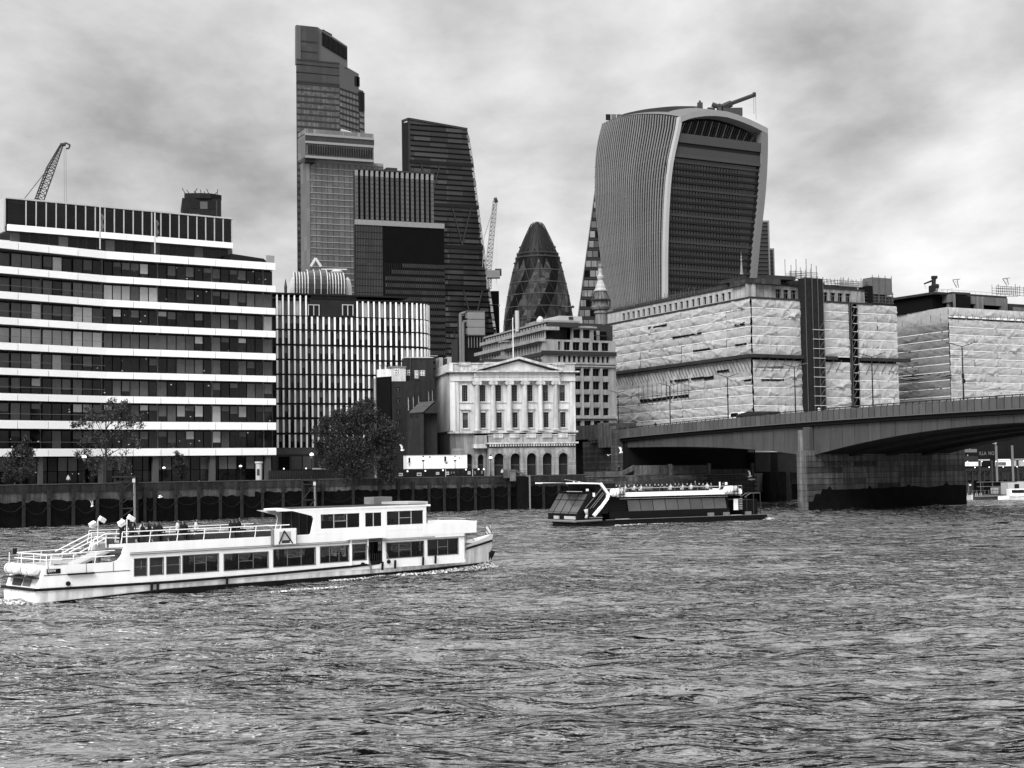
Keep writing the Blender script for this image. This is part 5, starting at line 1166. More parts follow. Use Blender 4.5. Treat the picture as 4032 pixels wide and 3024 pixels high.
# projecting ledge with struts
pl_(bx(wb, 'ledge', rfd, -1, LL + .9, -1.5, 0, zM0, zM1)); bx(wb, 'ledge', rfd, -.9, rx(285), -1.5, 0, zM0, zM1); bx(wb, 'ledge', rfd, rx(425), rx(545), -1.5, 0, zM0, zM1); bx(wb, 'ledge', rfd, rx(765), LR + 3.2, -1.5, 0, zM0, zM1)
for i in range(9):
    o = link('sheeting_panel', random.choice(SH), wb, (i * LL / 9, -.3, zM0 - 4.1), None, (LL / 9 * 1.01, 1.2, 4.05)); o.matrix_basis = mL @ o.matrix_basis
for i in range(48):
    x = lerp(2, LL - 1, i / 47); pl_(MB().bar((x, -1.2, zM0 - .1), (x + 1.0, -.45, zM0 - 2.9), .07, 4).build('strut', tube, wb))
for i in range(46): x = lerp(2, LL, i / 45); pl_(MB().bar((x, -.45, zM1 + .1), (x + .5, -.4, zM1 + 1.4), .05, 4).build('strut', tube, wb))
for i in range(20):
    x = lerp(.5, LR + 2, i / 19)
    if not (rx(250) < x < rx(425)) and not (rx(560) < x < rx(765)): MB().bar((x + .8, -1.3, zM0 - .1), (x - .5, -.5, zM0 - 3.2), .07, 4).build('strut', tube, wb)
# dark panels laid over the sheets, painted as shaded openings
for (xa, xb, ya, yb) in ((1012, 1262, 925, 938), (1545, 1642, 822, 852), (1560, 1655, 1003, 1018), (1192, 1345, 1052, 1062), (990, 1280, 1308, 1320), (1285, 1365, 1285, 1312), (722, 960, 1475, 1508), (965, 1155, 1450, 1478), (1562, 1700, 1316, 1336), (800, 960, 850, 858), (1400, 1500, 1236, 1244)):
    ua_, z0_ = fL.uz('D2', xa, (ya + yb) / 2 + (yb - ya) / 2); ub2, z1_ = fL.uz('D2', xb, ya); zA = fL.z('D2', xa, (ya + yb) / 2); zB2 = fL.z('D2', xb, (ya + yb) / 2); zc_ = (zA + zB2) / 2; hh_ = abs(yb - ya) * .45208 / FPX * 340 * .5
    hh_ = max(.25, hh_)
    pl_(MB().wallp([(ua_, zc_ - hh_), (ub2, zc_ - hh_ * .8), (ub2, zc_ + hh_), ((ua_ + ub2) / 2, zc_ + hh_ * .7), (ua_, zc_ + hh_ * .9)], -.72, -.5).build('painted_gap', shade_m, wb))
    if xa in (722, 965):
        for i in range(7): x = lerp(ua_, ub2, i / 6); pl_(MB().bar((x, -.75, zc_ - 1), (x, -.75, zc_ + 4), .05, 4).build('scaffold_pole', tube, wb))
        pl_(MB().bar((ua_ - .5, -.78, zc_ + 1.2), (ub2 + .5, -.78, zc_ + 1.2), .05, 4).build('scaffold_pole', tube, wb))
for (xa, xb, ya, yb) in ((1748, 1945, 1312, 1325), (1720, 1940, 1203, 1208)):
    MB().wallp([(fR.u('D2', xa, ya), fR.z('D2', xa, yb)), (fR.u('D2', xb, ya), fR.z('D2', xb, yb) - .1), (fR.u('D2', xb, ya), fR.z('D2', xb, ya)), (fR.u('D2', xa, ya), fR.z('D2', xa, ya) - .1)], -.72, -.5).build('painted_gap', shade_m, wb)
for (xa, xb, ya, yb) in ((1957, 1998, 1487, 1572), (2002, 2056, 1492, 1575)): bx(wb, 'opening', shade_m, fR.u('D2', xa, ya), fR.u('D2', xb, ya), -.5, -.3, fR.z('D2', xa, yb), fR.z('D2', xa, ya))  # dark boxes on the sheets in place of shaded window openings
# hoist tower and dark slot
hx0, hx1 = rx(255), rx(410)
bx(wb, 'hoist_tower', mat('hoist_mesh', .016, .7, .4, 1.2), hx0, hx1, -2.2, .04, zBt, fR.z('D3', 330, 430, -2))
for i in range(15):
    z = 8 + i * 2.1
    bx(wb, 'hoist_rail', lgrey, lerp(hx0, hx1, .35), hx1 + .1, -2.42, -2.3, z, z + .14)
    MB().bar((lerp(hx0, hx1, .7), -2.35, z), (hx1, -2.35, z + 1.9), .06, 4).build('hoist_brace', tube, wb)
for t in (.0, .38, .7, 1.0): x = lerp(hx0, hx1, t); MB().bar((x, -2.35, zBt), (x, -2.35, fR.z('D3', 330, 415, -2)), .08, 4).build('hoist_post', tube, wb)
sx0, sx1 = rx(674), rx(746)
for i in range(20):
    z = 7.6 + i * 1.87; bx(wb, 'stair_landing', lgrey, sx0 + 1.2, sx1 - .2, -.9, -.5, z, z + .14)
    MB().bar((sx0 + .6, -.8, z), (sx1 - .8, -.8, z + 1.8), .06, 4).build('stair_flight', tube, wb)
for x in (sx0, sx0 + .5, sx1 - .1): MB().bar((x, -.9, zBt), (x, -.9, zT), .07, 4).build('stair_post', tube, wb)
# cornice and attic
zc0, zc1 = zT + .05, zr(596); za1 = zr(478)
pl_(bx(wb, 'cornice', rfd, -1.5, LL + .6, -.7, .3, zc0, zc1)); bx(wb, 'cornice', rfd, -.6, rx(890), -.7, .3, zc0, zc1)
wL = [582 - 562 and x for x in (562, 604, 648, 692, 737, 783, 830, 876, 923, 970, 1018, 1068, 1118, 1169, 1219, 1271, 1323, 1377, 1431, 1486)]
hL = []
zt_ = lambda x, y: fL.z('D2', x, y, 1.0)
zw0, zw1 = zt_(1486, 620), zt_(1486, 552)
for x in wL: u_ = fL.u('D2', x, 650, 1.0); hL.append((u_ - .62, u_ + .62, zw0, zw1))
pl_(holed(0, LL - .4, zc1, za1, hL, 1.0, 1.6).build('attic_wall', mat('attic_stone', .36, .8, .25, .7, streak=.2), wb)); pl_(bx(wb, 'attic_glass', MATS['black_glass'], 0, LL - 1, 1.45, 1.9, zc1, za1 - .5))
for h in hL: pl_(bx(wb, 'attic_window', grey, (h[0] + h[1]) / 2 - .05, (h[0] + h[1]) / 2 + .05, 1.35, 1.42, h[2], h[3])); pl_(bx(wb, 'attic_window', dark, h[0], h[1], 1.34, 1.41, (h[2] + h[3]) / 2 - .05, (h[2] + h[3]) / 2 + .05))
hR = []
for c_, x in (('D2', 1912), ('D2', 1980), ('D2', 2047), ('D3', 419), ('D3', 480), ('D3', 547), ('D3', 612), ('D3', 678)):
    u_ = fR.u(c_, x, 560, 1.0); hR.append((u_ - .72, u_ + .72, zr(588), zr(510)))
holed(-.3, rx(870), zc1, za1, hR, 1.0, 1.6).build('attic_wall', wst, wb); bx(wb, 'attic_glass', MATS['black_glass'], 0, rx(860), 1.45, 1.9, zc1, za1 - .5)  # darker stone than the attic wall on the bridge side
for h in hR: bx(wb, 'attic_window', grey, (h[0] + h[1]) / 2 - .05, (h[0] + h[1]) / 2 + .05, 1.35, 1.42, h[2], h[3]); bx(wb, 'attic_window', grey, h[0], h[1], 1.34, 1.41, lerp(h[2], h[3], .65) - .05, lerp(h[2], h[3], .65) + .05)
pl_(bx(wb, 'upper_attic', mat('dark_weathered_band', .045, .8, .5, .9, streak=.3), 0, LL, 2.6, 8, za1, zr(430))); bx(wb, 'upper_attic', MATS['dark_weathered_band'], .5, rx(840), 2.6, 8, za1, zr(430))
pl_(bx(wb, 'roof', rfd, 30, LL, 5, 12, zr(430), zr(398))); bx(wb, 'roof', rfd, 1, rx(620), 5, 12, zr(430), zr(398)); pl_(bx(wb, 'roof_rail', lgrey, 31, LL - 3, 4.6, 4.8, zr(425), zr(418)))
pl_(bx(wb, 'attic_coping', rfd, -.3, LL, .8, 2.8, za1, za1 + .3)); bx(wb, 'attic_coping', rfd, -.3, rx(870), .8, 2.8, za1, za1 + .3)
random.seed(3)
for i in range(34):
    x = lerp(1, 40, i / 33); z0_ = za1 + .3; pl_(MB().bar((x, 1.5, z0_), (x, 1.5, z0_ + random.uniform(1.0, 2.0)), .06, 4).build('guard_post', tube, wb))
pl_(MB().bar((1, 1.5, za1 + 1.2), (40, 1.5, za1 + 1.2), .06, 4).build('guard_rail', tube, wb))
# roof scaffolds
def cage(parent, fr_, c_, x0, x1, y0, y1, nx, nz, off, top):
    ua_, ub2 = fr_.u(c_, x0, y1, off), fr_.u(c_, x1, y1, off); z0_, z1_ = fr_.z(c_, x0, y1, off), fr_.z(c_, x0, y0, off)
    for i in range(nx + 1): x = lerp(ua_, ub2, i / nx); MB().bar((x, off, z0_), (x, off, z1_ + random.uniform(0, top)), .07, 4).bar((x, off + 2, z0_), (x, off + 2, z1_ + random.uniform(0, top)), .06, 4).build('scaffold_pole', tube, parent)
    for j in range(nz + 1): z = lerp(z0_, z1_, j / nz); MB().bar((ua_ - .6, off, z), (ub2 + .4, off, z + random.uniform(-.1, .1)), .07, 4).bar((ua_, off + 2, z - .3), (ub2, off + 2, z), .06, 4).build('scaffold_rail', tube, parent)
cage(wb, fR, 'D3', 185, 405, 372, 430, 5, 4, 1.0, 3.2); cage(wb, fR, 'D3', 620, 880, 455, 500, 12, 3, 1.5, .9); cage(wb, fR, 'D3', 850, 1070, 560, 640, 7, 3, .2, .5); cage(wb, fR, 'D3', 430, 620, 440, 470, 6, 1, 2, .4)
bx(wb, 'sheeted_cage', mat('translucent_net', .11, .8, .2, 1), rx(902), rx(1068), 0, 3, fR.z('D3', 985, 575), fR.z('D3', 985, 430))
for i in range(4): x = lerp(rx(902), rx(1068), i / 3); MB().bar((x, -.1, fR.z('D3', 985, 640)), (x, -.1, fR.z('D3', 985, 410)), .08, 4).build('scaffold_pole', tube, wb)
bx(wb, 'corner_block', rfd, rx(860), rx(1090), .3, 6, zT, fR.z('D3', 985, 585)); bx(wb, 'dark_corner', shade_m, rx(860), rx(900), -.2, 3, fR.z('D3', 880, 640), fR.z('D3', 880, 500))
tr = thing('spire_finial', 'slender pale spire finial rising from the roof of the wrapped block', 'finial', loc=at('D2', 1593, 400, 345)); k_ = FPX / 345
MB().lathe([(w_ * .452 / 2 / k_, (400 - y) * .452 / k_) for y, w_ in ((400, 32), (385, 26), (300, 12), (285, 10), (278, 18), (268, 18), (262, 8), (245, 14), (232, 4), (205, 3))], 10).build('spire', pod, tr)

# second wrapped building
fR2 = Fr((103.9, 350), (.866, .5)); fL2 = Fr((103.9 - .438 * 42, 350 + .899 * 42), (.438, -.899)); 
w2b = thing('wrapped_building', 'second sheeted block at the right edge with grey left flank and roof plant room', 'building', fr=fR2)
mL2 = fR2.m.inverted() @ fL2.m
def pl2(o): o.matrix_basis = mL2 @ o.matrix_basis; return o
z2 = lambda y: fR2.z('D3', 1580, y)
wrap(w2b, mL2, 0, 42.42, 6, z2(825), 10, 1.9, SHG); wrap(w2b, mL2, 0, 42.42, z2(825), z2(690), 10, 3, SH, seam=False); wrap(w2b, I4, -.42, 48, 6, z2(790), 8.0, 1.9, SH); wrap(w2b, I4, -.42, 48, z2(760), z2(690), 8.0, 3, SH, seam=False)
pl2(bx(w2b, 'body', shade_m, 0, 42, .1, 6, 6, z2(695))); MB().prism([(.1, .1), (48, .1), (48, 20), (3, 20)], 6, z2(695)).build('body', shade_m, w2b); bx(w2b, 'white_band', slat, -.2, 48, -.45, -.1, z2(812), z2(792)); bx(w2b, 'white_band', slat, -.2, 48, -.4, -.1, z2(775), z2(752))
for i in range(20): x = .4 + i * 2.4; MB().bar((x, -.5, z2(815)), (x, -.5, z2(735)), .06, 4).bar((x, -.5, z2(790)), (x + .9, -.5, z2(752)), .05, 4).build('scaffold_pole', tube, w2b)
MB().bar((0, -.5, z2(790)), (48, -.5, z2(790)), .06, 4).build('scaffold_rail', tube, w2b)
for i in range(10): x = 40 - i * 3.4; pl2(MB().bar((x, -.6, z2(800)), (x, -.6, z2(735)), .06, 4).build('scaffold_pole', tube, w2b))
for k in range(3):
    pts = [(24 + 4 * k + j * 1.1, -.7 - .25 * math.sin(j * .5 + k), z2(1262) - .25 * k - (.8 - .15 * k) * math.sin(math.pi * j / 14)) for j in range(15)]
    b = MB(); b.smooth = True; b.grid([pts, [(p[0], p[1] + .5, p[2] + .35) for p in pts]]); pl2(b.build('sagging_fold', sheet_g, w2b))
pl2(bx(w2b, 'painted_gap', shade_m, 26, 41, -.55, -.35, z2(1262), z2(1255)))  # dark strip over the sheets, painted as a shaded tear
for (x, y, s_) in ((1230, 1415, .3), (1270, 1440, .3), (1307, 1392, .25), (1357, 1440, .5), (1422, 1405, .3), (1478, 1418, .25), (1175, 1420, .25)): u_, z_ = fL2.uz('D3', x, y); pl2(MB().bar((u_, -.55, z_), (u_, -.35, z_), s_, 8).build('painted_hole', shade_m, w2b))  # dark discs on the sheets, painted as shaded holes
for j in range(12):
    zz_ = z2(850 + j * 52); pts = []
    b = MB(); b.smooth = True; xx = fR2.u('D3', 1950 + (30 if j % 2 else 0), 1000); b.grid([[(xx - 1.6, -.25, zz_ - .9), (xx, -.8, zz_), (xx + 1.2, -.25, zz_ - .8)], [(xx - 2.2, -.25, zz_ + .8), (xx - .7, -.25, zz_ + 1), (xx + 1, -.25, zz_ + .9)]]); b.build('sheet_fold', sheet, w2b)
# plant room
cgr = mat('plant_room_concrete', .13, .75, .15, .6, streak=.2)
zz0 = z2(690); zz1 = z2(560)
pl2(holed(6, 40.5, zz0, zz1, [(33, 40.4, zz0 + .3, z2(628))], 3, 3.8).build('plant_room_wall', cgr, w2b))
hh = [(fR2.u('D3', 1580, 650, 3), fR2.u('D3', 1790, 650, 3), zz0 + .6, z2(628)), (fR2.u('D3', 1850, 650, 3), fR2.u('D3', 2015, 650, 3), zz0 + .4, z2(632))]
holed(fR2.u('D3', 1560, 650, 3), fR2.u('D3', 2070, 650, 3), zz0, zz1, hh, 3, 3.8).build('plant_room_wall', cgr, w2b)
bx(w2b, 'plant_room_core', shade_m, 0, fR2.u('D3', 2060, 650, 3), 5, 20, zz0, zz1 - .3); pl2(bx(w2b, 'plant_room_core', shade_m, 8, 40, 4.5, 9, zz0, zz1 - .3)); bx(w2b, 'plant_room_roof', rfd, -1, fR2.u('D3', 2070, 650, 3), 3.2, 20, zz1, z2(540)); pl2(bx(w2b, 'plant_room_roof', rfd, 8, 40, 3.2, 9, zz1, z2(540)))
for x in (1795, 1800, 1840): bx(w2b, 'post', grey, fR2.u('D3', x, 650, 3), fR2.u('D3', x, 650, 3) + .3, 2.6, 2.95, zz0, zz1)
ca_ = fL2; 
for i in range(22): x = 9 + i * 1.45; pl2(MB().bar((x, 3.6, z2(540)), (x, 3.6, z2(510)), .05, 4).build('roof_rail_post', lgrey, w2b))
pl2(bx(w2b, 'roof_rail', lgrey, 9, 40, 3.58, 3.64, z2(512), z2(509)))
for i in range(12): x = i * 1.9; MB().bar((x, 3.6, z2(540)), (x, 3.6, z2(512)), .05, 4).build('roof_rail_post', lgrey, w2b)
bx(w2b, 'roof_rail', lgrey, 0, 21, 3.58, 3.64, z2(515), z2(511))
bx(w2b, 'side_block', rfd, fR2.u('D3', 2075, 600, 4), 40, 4, 12, zz0, z2(600)); bx(w2b, 'side_block_band', cgr, fR2.u('D3', 2110, 600, 4), 40, 3.7, 3.98, zz0 + .6, z2(630)); pl2(MB().wallp([(2, zz0 - 1), (10, zz0 - 1), (10, zz0 + 1), (6, zz0 + 2), (2, zz0 + 3)], 2, 6).build('side_hut', rfd, w2b))
cage(w2b, fR2, 'D3', 1990, 2212, 500, 570, 6, 3, 3.5, .8)
for (c_, x, y0, y1, nm) in (('D3', 1625, 445, 515, 'a'), ('D3', 2060, 435, 490, 'b')):
    hp = thing('davit_arm', 'small lattice davit arm on the roof edge of the right block, ' + ('nearer its centre' if x < 1800 else 'nearer the picture edge'), 'davit', loc=at(c_, x, y1, 362)); s_ = .452 * 362 / FPX
    MB().path([(0, 0, 0), (-.9 * 1, 0, (y1 - y0) * s_), (.9, 0, (y1 - y0 + 5) * s_)], .12, 4).path([(.5, 0, 0), (.2, 0, (y1 - y0) * s_)], .1, 4).path([(0, 0, .5), (.4, 0, 1.1), (-.3, 0, 1.6)], .06, 4).build('lattice', grey, hp)
hw = thing('roof_winch', 'black cleaning cradle winch silhouetted on the plant room roof', 'winch', loc=at('D3', 1425, 530, 360)); s_ = .452 * 360 / FPX
P_ = lambda x, y: ((x - 1425) * s_, 0, (530 - y) * s_)
MB().bar(P_(1410, 500), P_(1468, 505), .62, 8).build('drum', black, hw); MB().box(-1.0, .8, -.8, .8, -.6, .9).build('base', black, hw); MB().bar(P_(1425, 500), P_(1430, 440), .5, 6).build('mast', black, hw); MB().bar(P_(1445, 442), P_(1342, 480), .28, 6, .18).build('jib', black, hw); MB().box(-.4, .9, -.5, .5, 2.6, 3.3).build('head', black, hw); MB().bar(P_(1345, 480), P_(1360, 525), .04, 4).build('cable', dark, hw)

# ================================================================== BRIDGE
fBr = Fr((49.1, 254), (.438, -.899)); BW = 32; UA, UZ = -61.5, 108
br = thing('road_bridge', 'low wide concrete road bridge with panelled parapet crossing to the wrapped block', 'bridge', fr=fBr)
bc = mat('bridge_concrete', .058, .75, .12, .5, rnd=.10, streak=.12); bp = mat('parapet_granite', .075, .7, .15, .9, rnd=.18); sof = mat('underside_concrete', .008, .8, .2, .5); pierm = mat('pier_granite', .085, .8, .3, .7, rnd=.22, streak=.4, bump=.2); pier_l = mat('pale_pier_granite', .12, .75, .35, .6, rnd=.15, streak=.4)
pt_ = [fBr.uz(c, x, y) for c, x, y in (('D4', 520, 422), ('D4', 1200, 352), ('D4', 1700, 304), ('D4', 2200, 262), ('D5', 1000, 430), ('D5', 1600, 388), ('D5', 2200, 348))]
pt_.sort(); cz = np.polyfit([p[0] for p in pt_], [p[1] for p in pt_], 2)
def ztp(u): return float(np.polyval(cz, max(-62, min(75, u))))
print('parapet', [(round(a, 1), round(b, 2), round(ztp(a), 2)) for a, b in pt_])
lb = [fBr.uz(c, x, y, .9) for c, x, y in (('D4', 550, 580), ('D4', 900, 574), ('D4', 1200, 575), ('D4', 1600, 590), ('D4', 1850, 612), ('D4', 2085, 640))]; lb.sort()
rb = [fBr.uz(c, x, y, .9) for c, x, y in (('D5', 335, 880), ('D5', 630, 800), ('D5', 850, 750), ('D5', 1100, 700), ('D5', 1400, 652), ('D5', 1715, 620), ('D5', 2200, 582))]; rb.sort()
print('arch', lb, rb)
cl_ = np.polyfit([p[0] for p in lb], [p[1] for p in lb], 3); cr_ = np.polyfit([p[0] for p in rb], [p[1] for p in rb], 2)
def zbt(u):
    if u < 1.5: return float(np.polyval(cl_, max(u, -60)))
    u2 = u if u <= 52 else 104 - u
    return float(np.polyval(cr_, max(2.9, u2)))
u_ = UA; i = 0
PH = 1.75
while u_ < 100:
    a, b = u_ + .09, u_ + 1.39; za_, zb_ = ztp(a), ztp(b)
    MB().hexa([(a, 0, za_ - PH), (b, 0, zb_ - PH), (b, .35, zb_ - PH), (a, .35, za_ - PH), (a, 0, za_ - .22), (b, 0, zb_ - .22), (b, .35, zb_ - .22), (a, .35, za_ - .22)]).build('parapet_panel', bp, br)
    u_ += 1.48
def strip(name, m, off0, off1, y0, y1, ua_=UA, ub2=100, n=60, fn0=ztp, fn1=ztp):
    b = MB(); prev = None
    for k in range(n + 1):
        u_ = lerp(ua_, ub2, k / n); cur_ = [(u_, y0, fn0(u_) + off0), (u_, y0, fn1(u_) + off1), (u_, y1, fn1(u_) + off1), (u_, y1, fn0(u_) + off0)]
        if prev: b.hexa([prev[0], cur_[0], cur_[3], prev[3], prev[1], cur_[1], cur_[2], prev[2]])
        prev = cur_
    return b.build(name, m, br)
strip('handrail', black, .12, .24, .08, .26, n=80); strip('lower_rail', mat('granite_sill', .1, .7, .1), -PH - .14, -PH - .01, -.08, .5); strip('parapet_joint_shadow', black, -PH, -.25, .1, .5)
u_ = UA
hm = MB().box(-.05, .05, .12, .22, -.2, .14).mesh('rail_post', black)
while u_ < 100: link('rail_post', hm, br, (u_, 0, ztp(u_))); u_ += 1.48
capm = MB().box(-.55, .55, .0, .32, -.21, -.06).mesh('cap_stone', bp); u_ = UA + .74
while u_ < 100: link('parapet_cap', capm, br, (u_, 0, ztp(u_))); u_ += 1.48
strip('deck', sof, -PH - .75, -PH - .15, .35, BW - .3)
strip('road', mat('asphalt', .05, .9, .1), -PH + .15, -PH + .55, .6, BW - .6); strip('far_parapet', bp, -PH, -.2, BW - .4, BW)
JU = [UA + .9]
for x in (600, 675, 745, 820, 900, 1028, 1105, 1185, 1265, 1345, 1430, 1515, 1600, 1690, 1780, 1870, 1968): JU.append(fBr.u('D4', x, 500, .9))
JU.append(0.0)
JR = [2.9] + [fBr.u('D5', x, 700, .9) for x in (425, 523, 630, 738, 855, 965, 1095, 1205, 1325, 1460, 1585, 1715, 1850, 1990, 2130)]
JR += [JR[-1] + 3.1 * k for k in range(1, 18)]
for seq in (JU, JR):
    for a, b in zip(seq, seq[1:]):
        a += .06; b -= .06; t_ = [min(ztp(q) - PH - .85, 99) for q in (a, b)]; bo = [zbt(a), zbt(b)]
        MB().hexa([(a, .9, bo[0]), (b, .9, bo[1]), (b, 1.3, bo[1]), (a, 1.3, bo[0]), (a, .9, t_[0]), (b, .9, t_[1]), (b, 1.3, t_[1]), (a, 1.3, t_[0])]).build('girder_panel', bc, br)
for (ua_, ub2) in ((UA + .9, 0), (2.9, 101)):
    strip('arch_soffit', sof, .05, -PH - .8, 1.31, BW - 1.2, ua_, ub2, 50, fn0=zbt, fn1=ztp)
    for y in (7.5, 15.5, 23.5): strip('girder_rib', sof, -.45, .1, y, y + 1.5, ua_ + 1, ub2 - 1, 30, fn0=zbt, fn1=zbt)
# piers
def bridge_pier(u0, front=True):
    zt_ = zbt(2.9) + 0; nm = 'pier_core'
    bx(br, nm, stone_d, u0 + .12, u0 + 2.78, .3, BW + 2.4, -2, zt_ + .3)
    nb = 7; Lp = BW + 3; ch = .97
    for j in range(11):
        z0_ = -.6 + j * ch
        wet = z0_ < 3.9
        for i in range(nb):
            o = .5 * (j % 2); y0_ = -.6 + max(0, (i - o) * Lp / nb); y1_ = -.6 + min(Lp, (i + 1 - o) * Lp / nb)
            if i == nb - 1: y1_ = Lp - .6
            pw = (4.9 - z0_) / 2.2 + (.0 if i else -1.2) - (.35 if i == nb - 1 else 0); m = stone_d if random.random() < .35 else pierm
            bx(br, 'stone_block', m, u0 + 2.6, u0 + 2.93 - (.05 * random.random()), y0_ + .03, y1_ - .03, z0_ + .045, z0_ + ch - .045)
        for a, b in ((0, 1.35), (1.39, 2.57)): bx(br, 'stone_block', pier_l if z0_ > 3 else pierm, u0 + a + .01, u0 + b, -.6, .28, z0_ + .02, z0_ + ch - .02)
    rr0, rr1 = [], []; hgt = 3.7
    for k in range(70):
        y_ = -.6 + k * (BW + 3) / 69; hgt += random.uniform(-.09, .09) + (3.6 - hgt) * .12; hh_ = hgt - (2.2 if k < 3 else .9 if k < 6 else 0) + (.5 if k % 17 == 9 else 0)
        rr0.append((u0 + 2.99, y_, -1.5)); rr1.append((u0 + 2.99, y_, hh_))
    MB().grid([rr0, rr1]).grid([rr1, [(p[0] - .06, p[1], p[2] + .02) for p in rr1]]).build('wet_tidal_zone', tide, br)
    bx(br, 'pier_pilaster', pier_l, u0 + .05, u0 + 1.2, -.25, .88, zt_ + .5, ztp(u0) - PH - 1.4); bx(br, 'pier_pilaster', bc, u0 + 1.25, u0 + 2.85, -.05, .88, zt_ + .2, ztp(u0) - PH - .9)
    bx(br, 'pier_cap', pierm, u0 - .1, u0 + 3.0, -.7, BW + 2.5, 10.1 - .1, 10.3) if False else None
bridge_pier(0); bridge_pier(101.5)
fc = bpy.data.curves.new('pier_lettering', 'FONT'); fc.body = 'LONDON  BRIDGE'; fc.size = 1.15; fc.extrude = .015; fc.space_character = 1.15
fo = link('pier_lettering', fc, br, (2.96, 3.0, 7.35), (R(90), 0, R(90))); fc.materials.append(black)
fo['label'] = 'LONDON BRIDGE lettering on the dark pier side'
for y in (6.0, 20.5): bx(br, 'bird_gap', mat('gap_slot', .3, .6), 2.93, 3.02, y, y + 2.2, 9.55, 9.62)
# abutment at the left end of the bridge
ab = thing('bridge_abutment', 'dark rusticated stone abutment block where the bridge meets the bank', 'abutment', fr=fBr)
def abz(c, x, y): return fBr.z(c, x, y, 0)
for j in range(12):
    z0_ = 6.2 + j * .78
    bx(ab, 'stone_block', pierm, UA - 2.9, UA - .05, -.3, 6, z0_ + .03, z0_ + .75)
zz_ = 6.2 + 12 * .78
for k, (a, b, top) in enumerate(((-9.0, -6.2, 1.7), (-6.1, -3.1, .9), (-3.0, -.1, .2))): bx(ab, 'corner_block', pierm, UA + a, UA + b, 0, 8, zz_ - 3.6, zz_ + top)
for j in range(12): bx(ab, 'stone_block', stone_d, UA - 18, UA - 3.0, 1.2 + .03 * (j % 2), 6, 6.2 + j * .6, 6.2 + j * .6 + .57)
bx(ab, 'ledge', pierm, UA - 14, UA - 3, .4, 6, 13.6, 13.9); bx(ab, 'upper_wall', stone_d, UA - 28, UA - 3, 1.2, 6, 13.95, 17)
for i in range(9): bx(ab, 'dentil', pierm, UA - 13 + i * 1.1, UA - 12.5 + i * 1.1, .5, 1.19, 13.1, 13.55)
bx(ab, 'vault_back', shade_m, UA - 34, UA - 18, 4, 8, 6, 17); bx(ab, 'bank_seat', sof, UA - 3, UA + 2, .9, BW, 6, 13); bx(ab, 'back_wall', shade_m, UA - 1.5, UA - .5, 6, BW + 6, 5, 15)
bx(ab, 'niche', shade_m, UA + .4, UA + .9, 1.4, 5, 6.5, 9.0)
for k in range(6): bx(ab, 'gate_bar', grey, UA + .95, UA + 1.0, 5.4 + k * .4, 5.5 + k * .4, 6.8, 9)
bx(ab, 'vault_wall', stone_d, UA + .2, UA + .6, 1, 12, 6, 13)

# ---- lamps on the bridge
def lamp_standard():
    t = thing('street_lamp', 'x', 'street lamp'); MB().bar((0, 0, -1.6), (0, 0, 8.2), .13, 6, .08).build('pole', black, t); MB().lathe([(.28, -1.6), (.28, -.7), (.14, -.4)], 8).build('base', black, t)
    for s_ in (-1, 1):
        MB().path([(0, 0, 8.15), (s_ * .5, 0, 8.3), (s_ * 1.5, 0, 8.62)], .06, 5).build('arm', black, t)
        MB().hexa([(s_ * 1.35 - .1, -.16, 8.56), (s_ * 2.3, -.16, 8.78), (s_ * 2.3, .16, 8.78), (s_ * 1.35 - .1, .16, 8.56), (s_ * 1.35 - .1, -.12, 8.68), (s_ * 2.3, -.12, 8.88), (s_ * 2.3, .12, 8.88), (s_ * 1.35 - .1, .12, 8.68)]).build('lamp_head', dark, t)
    return t
def copy_tree(o, parent=None):
    c = o.copy(); COL.objects.link(c)
    if parent is not None: c.parent = parent
    for ch in kids.get(o.name, []): copy_tree(ch, c)
    return c
kids = {}
def index_kids():
    kids.clear()
    for o in bpy.data.objects:
        if o.parent: kids.setdefault(o.parent.name, []).append(o)
lp = lamp_standard(); index_kids(); first = True
LM = [('D2', 515, 1430, 'twin-arm lamp at the left end of the bridge, next to the abutment'), ('D2', 965, 1370, 'second twin-arm lamp from the left on the bridge, before the scaffold poles'), ('D2', 1468, 1292, 'third twin-arm lamp from the left, with a small box on its pole'), ('D2', 2053, 1205, 'twin-arm lamp before the dark opening at the wrapped block\'s corner'), ('D3', 885, 1115, 'twin-arm lamp right of the dark stair slot of the wrapped block'), ('D3', 1672, 1025, 'rightmost twin-arm lamp, before the second wrapped block, with signals on its pole')]
for c_, x, y, lab in LM:
    # stand it on the near pavement of the bridge: find where the ray meets the plane 2.2 m inside the parapet
    u_, z_ = fBr.uz(c_, x, y, 2.2); t = lp if first else copy_tree(lp); first = False
    t.location = fBr.w(u_, 2.2, z_ - 8.2); t['label'] = lab; t['group'] = 'twin-arm lamps along the bridge'; t.rotation_euler = (0, 0, -.15)
    if x in (1468, 1672):
        q = fBr.w(u_, 2.2, z_); bz = (at(c_, x, 1455 if x == 1468 else 1285, q.y).z); bx(t, 'control_box', black, -.18, .18, -.2, .2, bz - t.location.z - .3, bz - t.location.z + .3)
    if x == 1672:
        bz = at(c_, x, 1328, q.y).z; MB().lathe([(.05, -.35), (.25, -.2), (.25, .2), (.05, .35)], 8).build('signal_head', black, t, loc=(.1, 0, bz - t.location.z)); zz_ = at(c_, x, 1105, q.y).z - t.location.z; MB().bar((-2.0, 0, zz_), (1.5, 0, zz_), .04, 4).build('banner_bar', black, t)
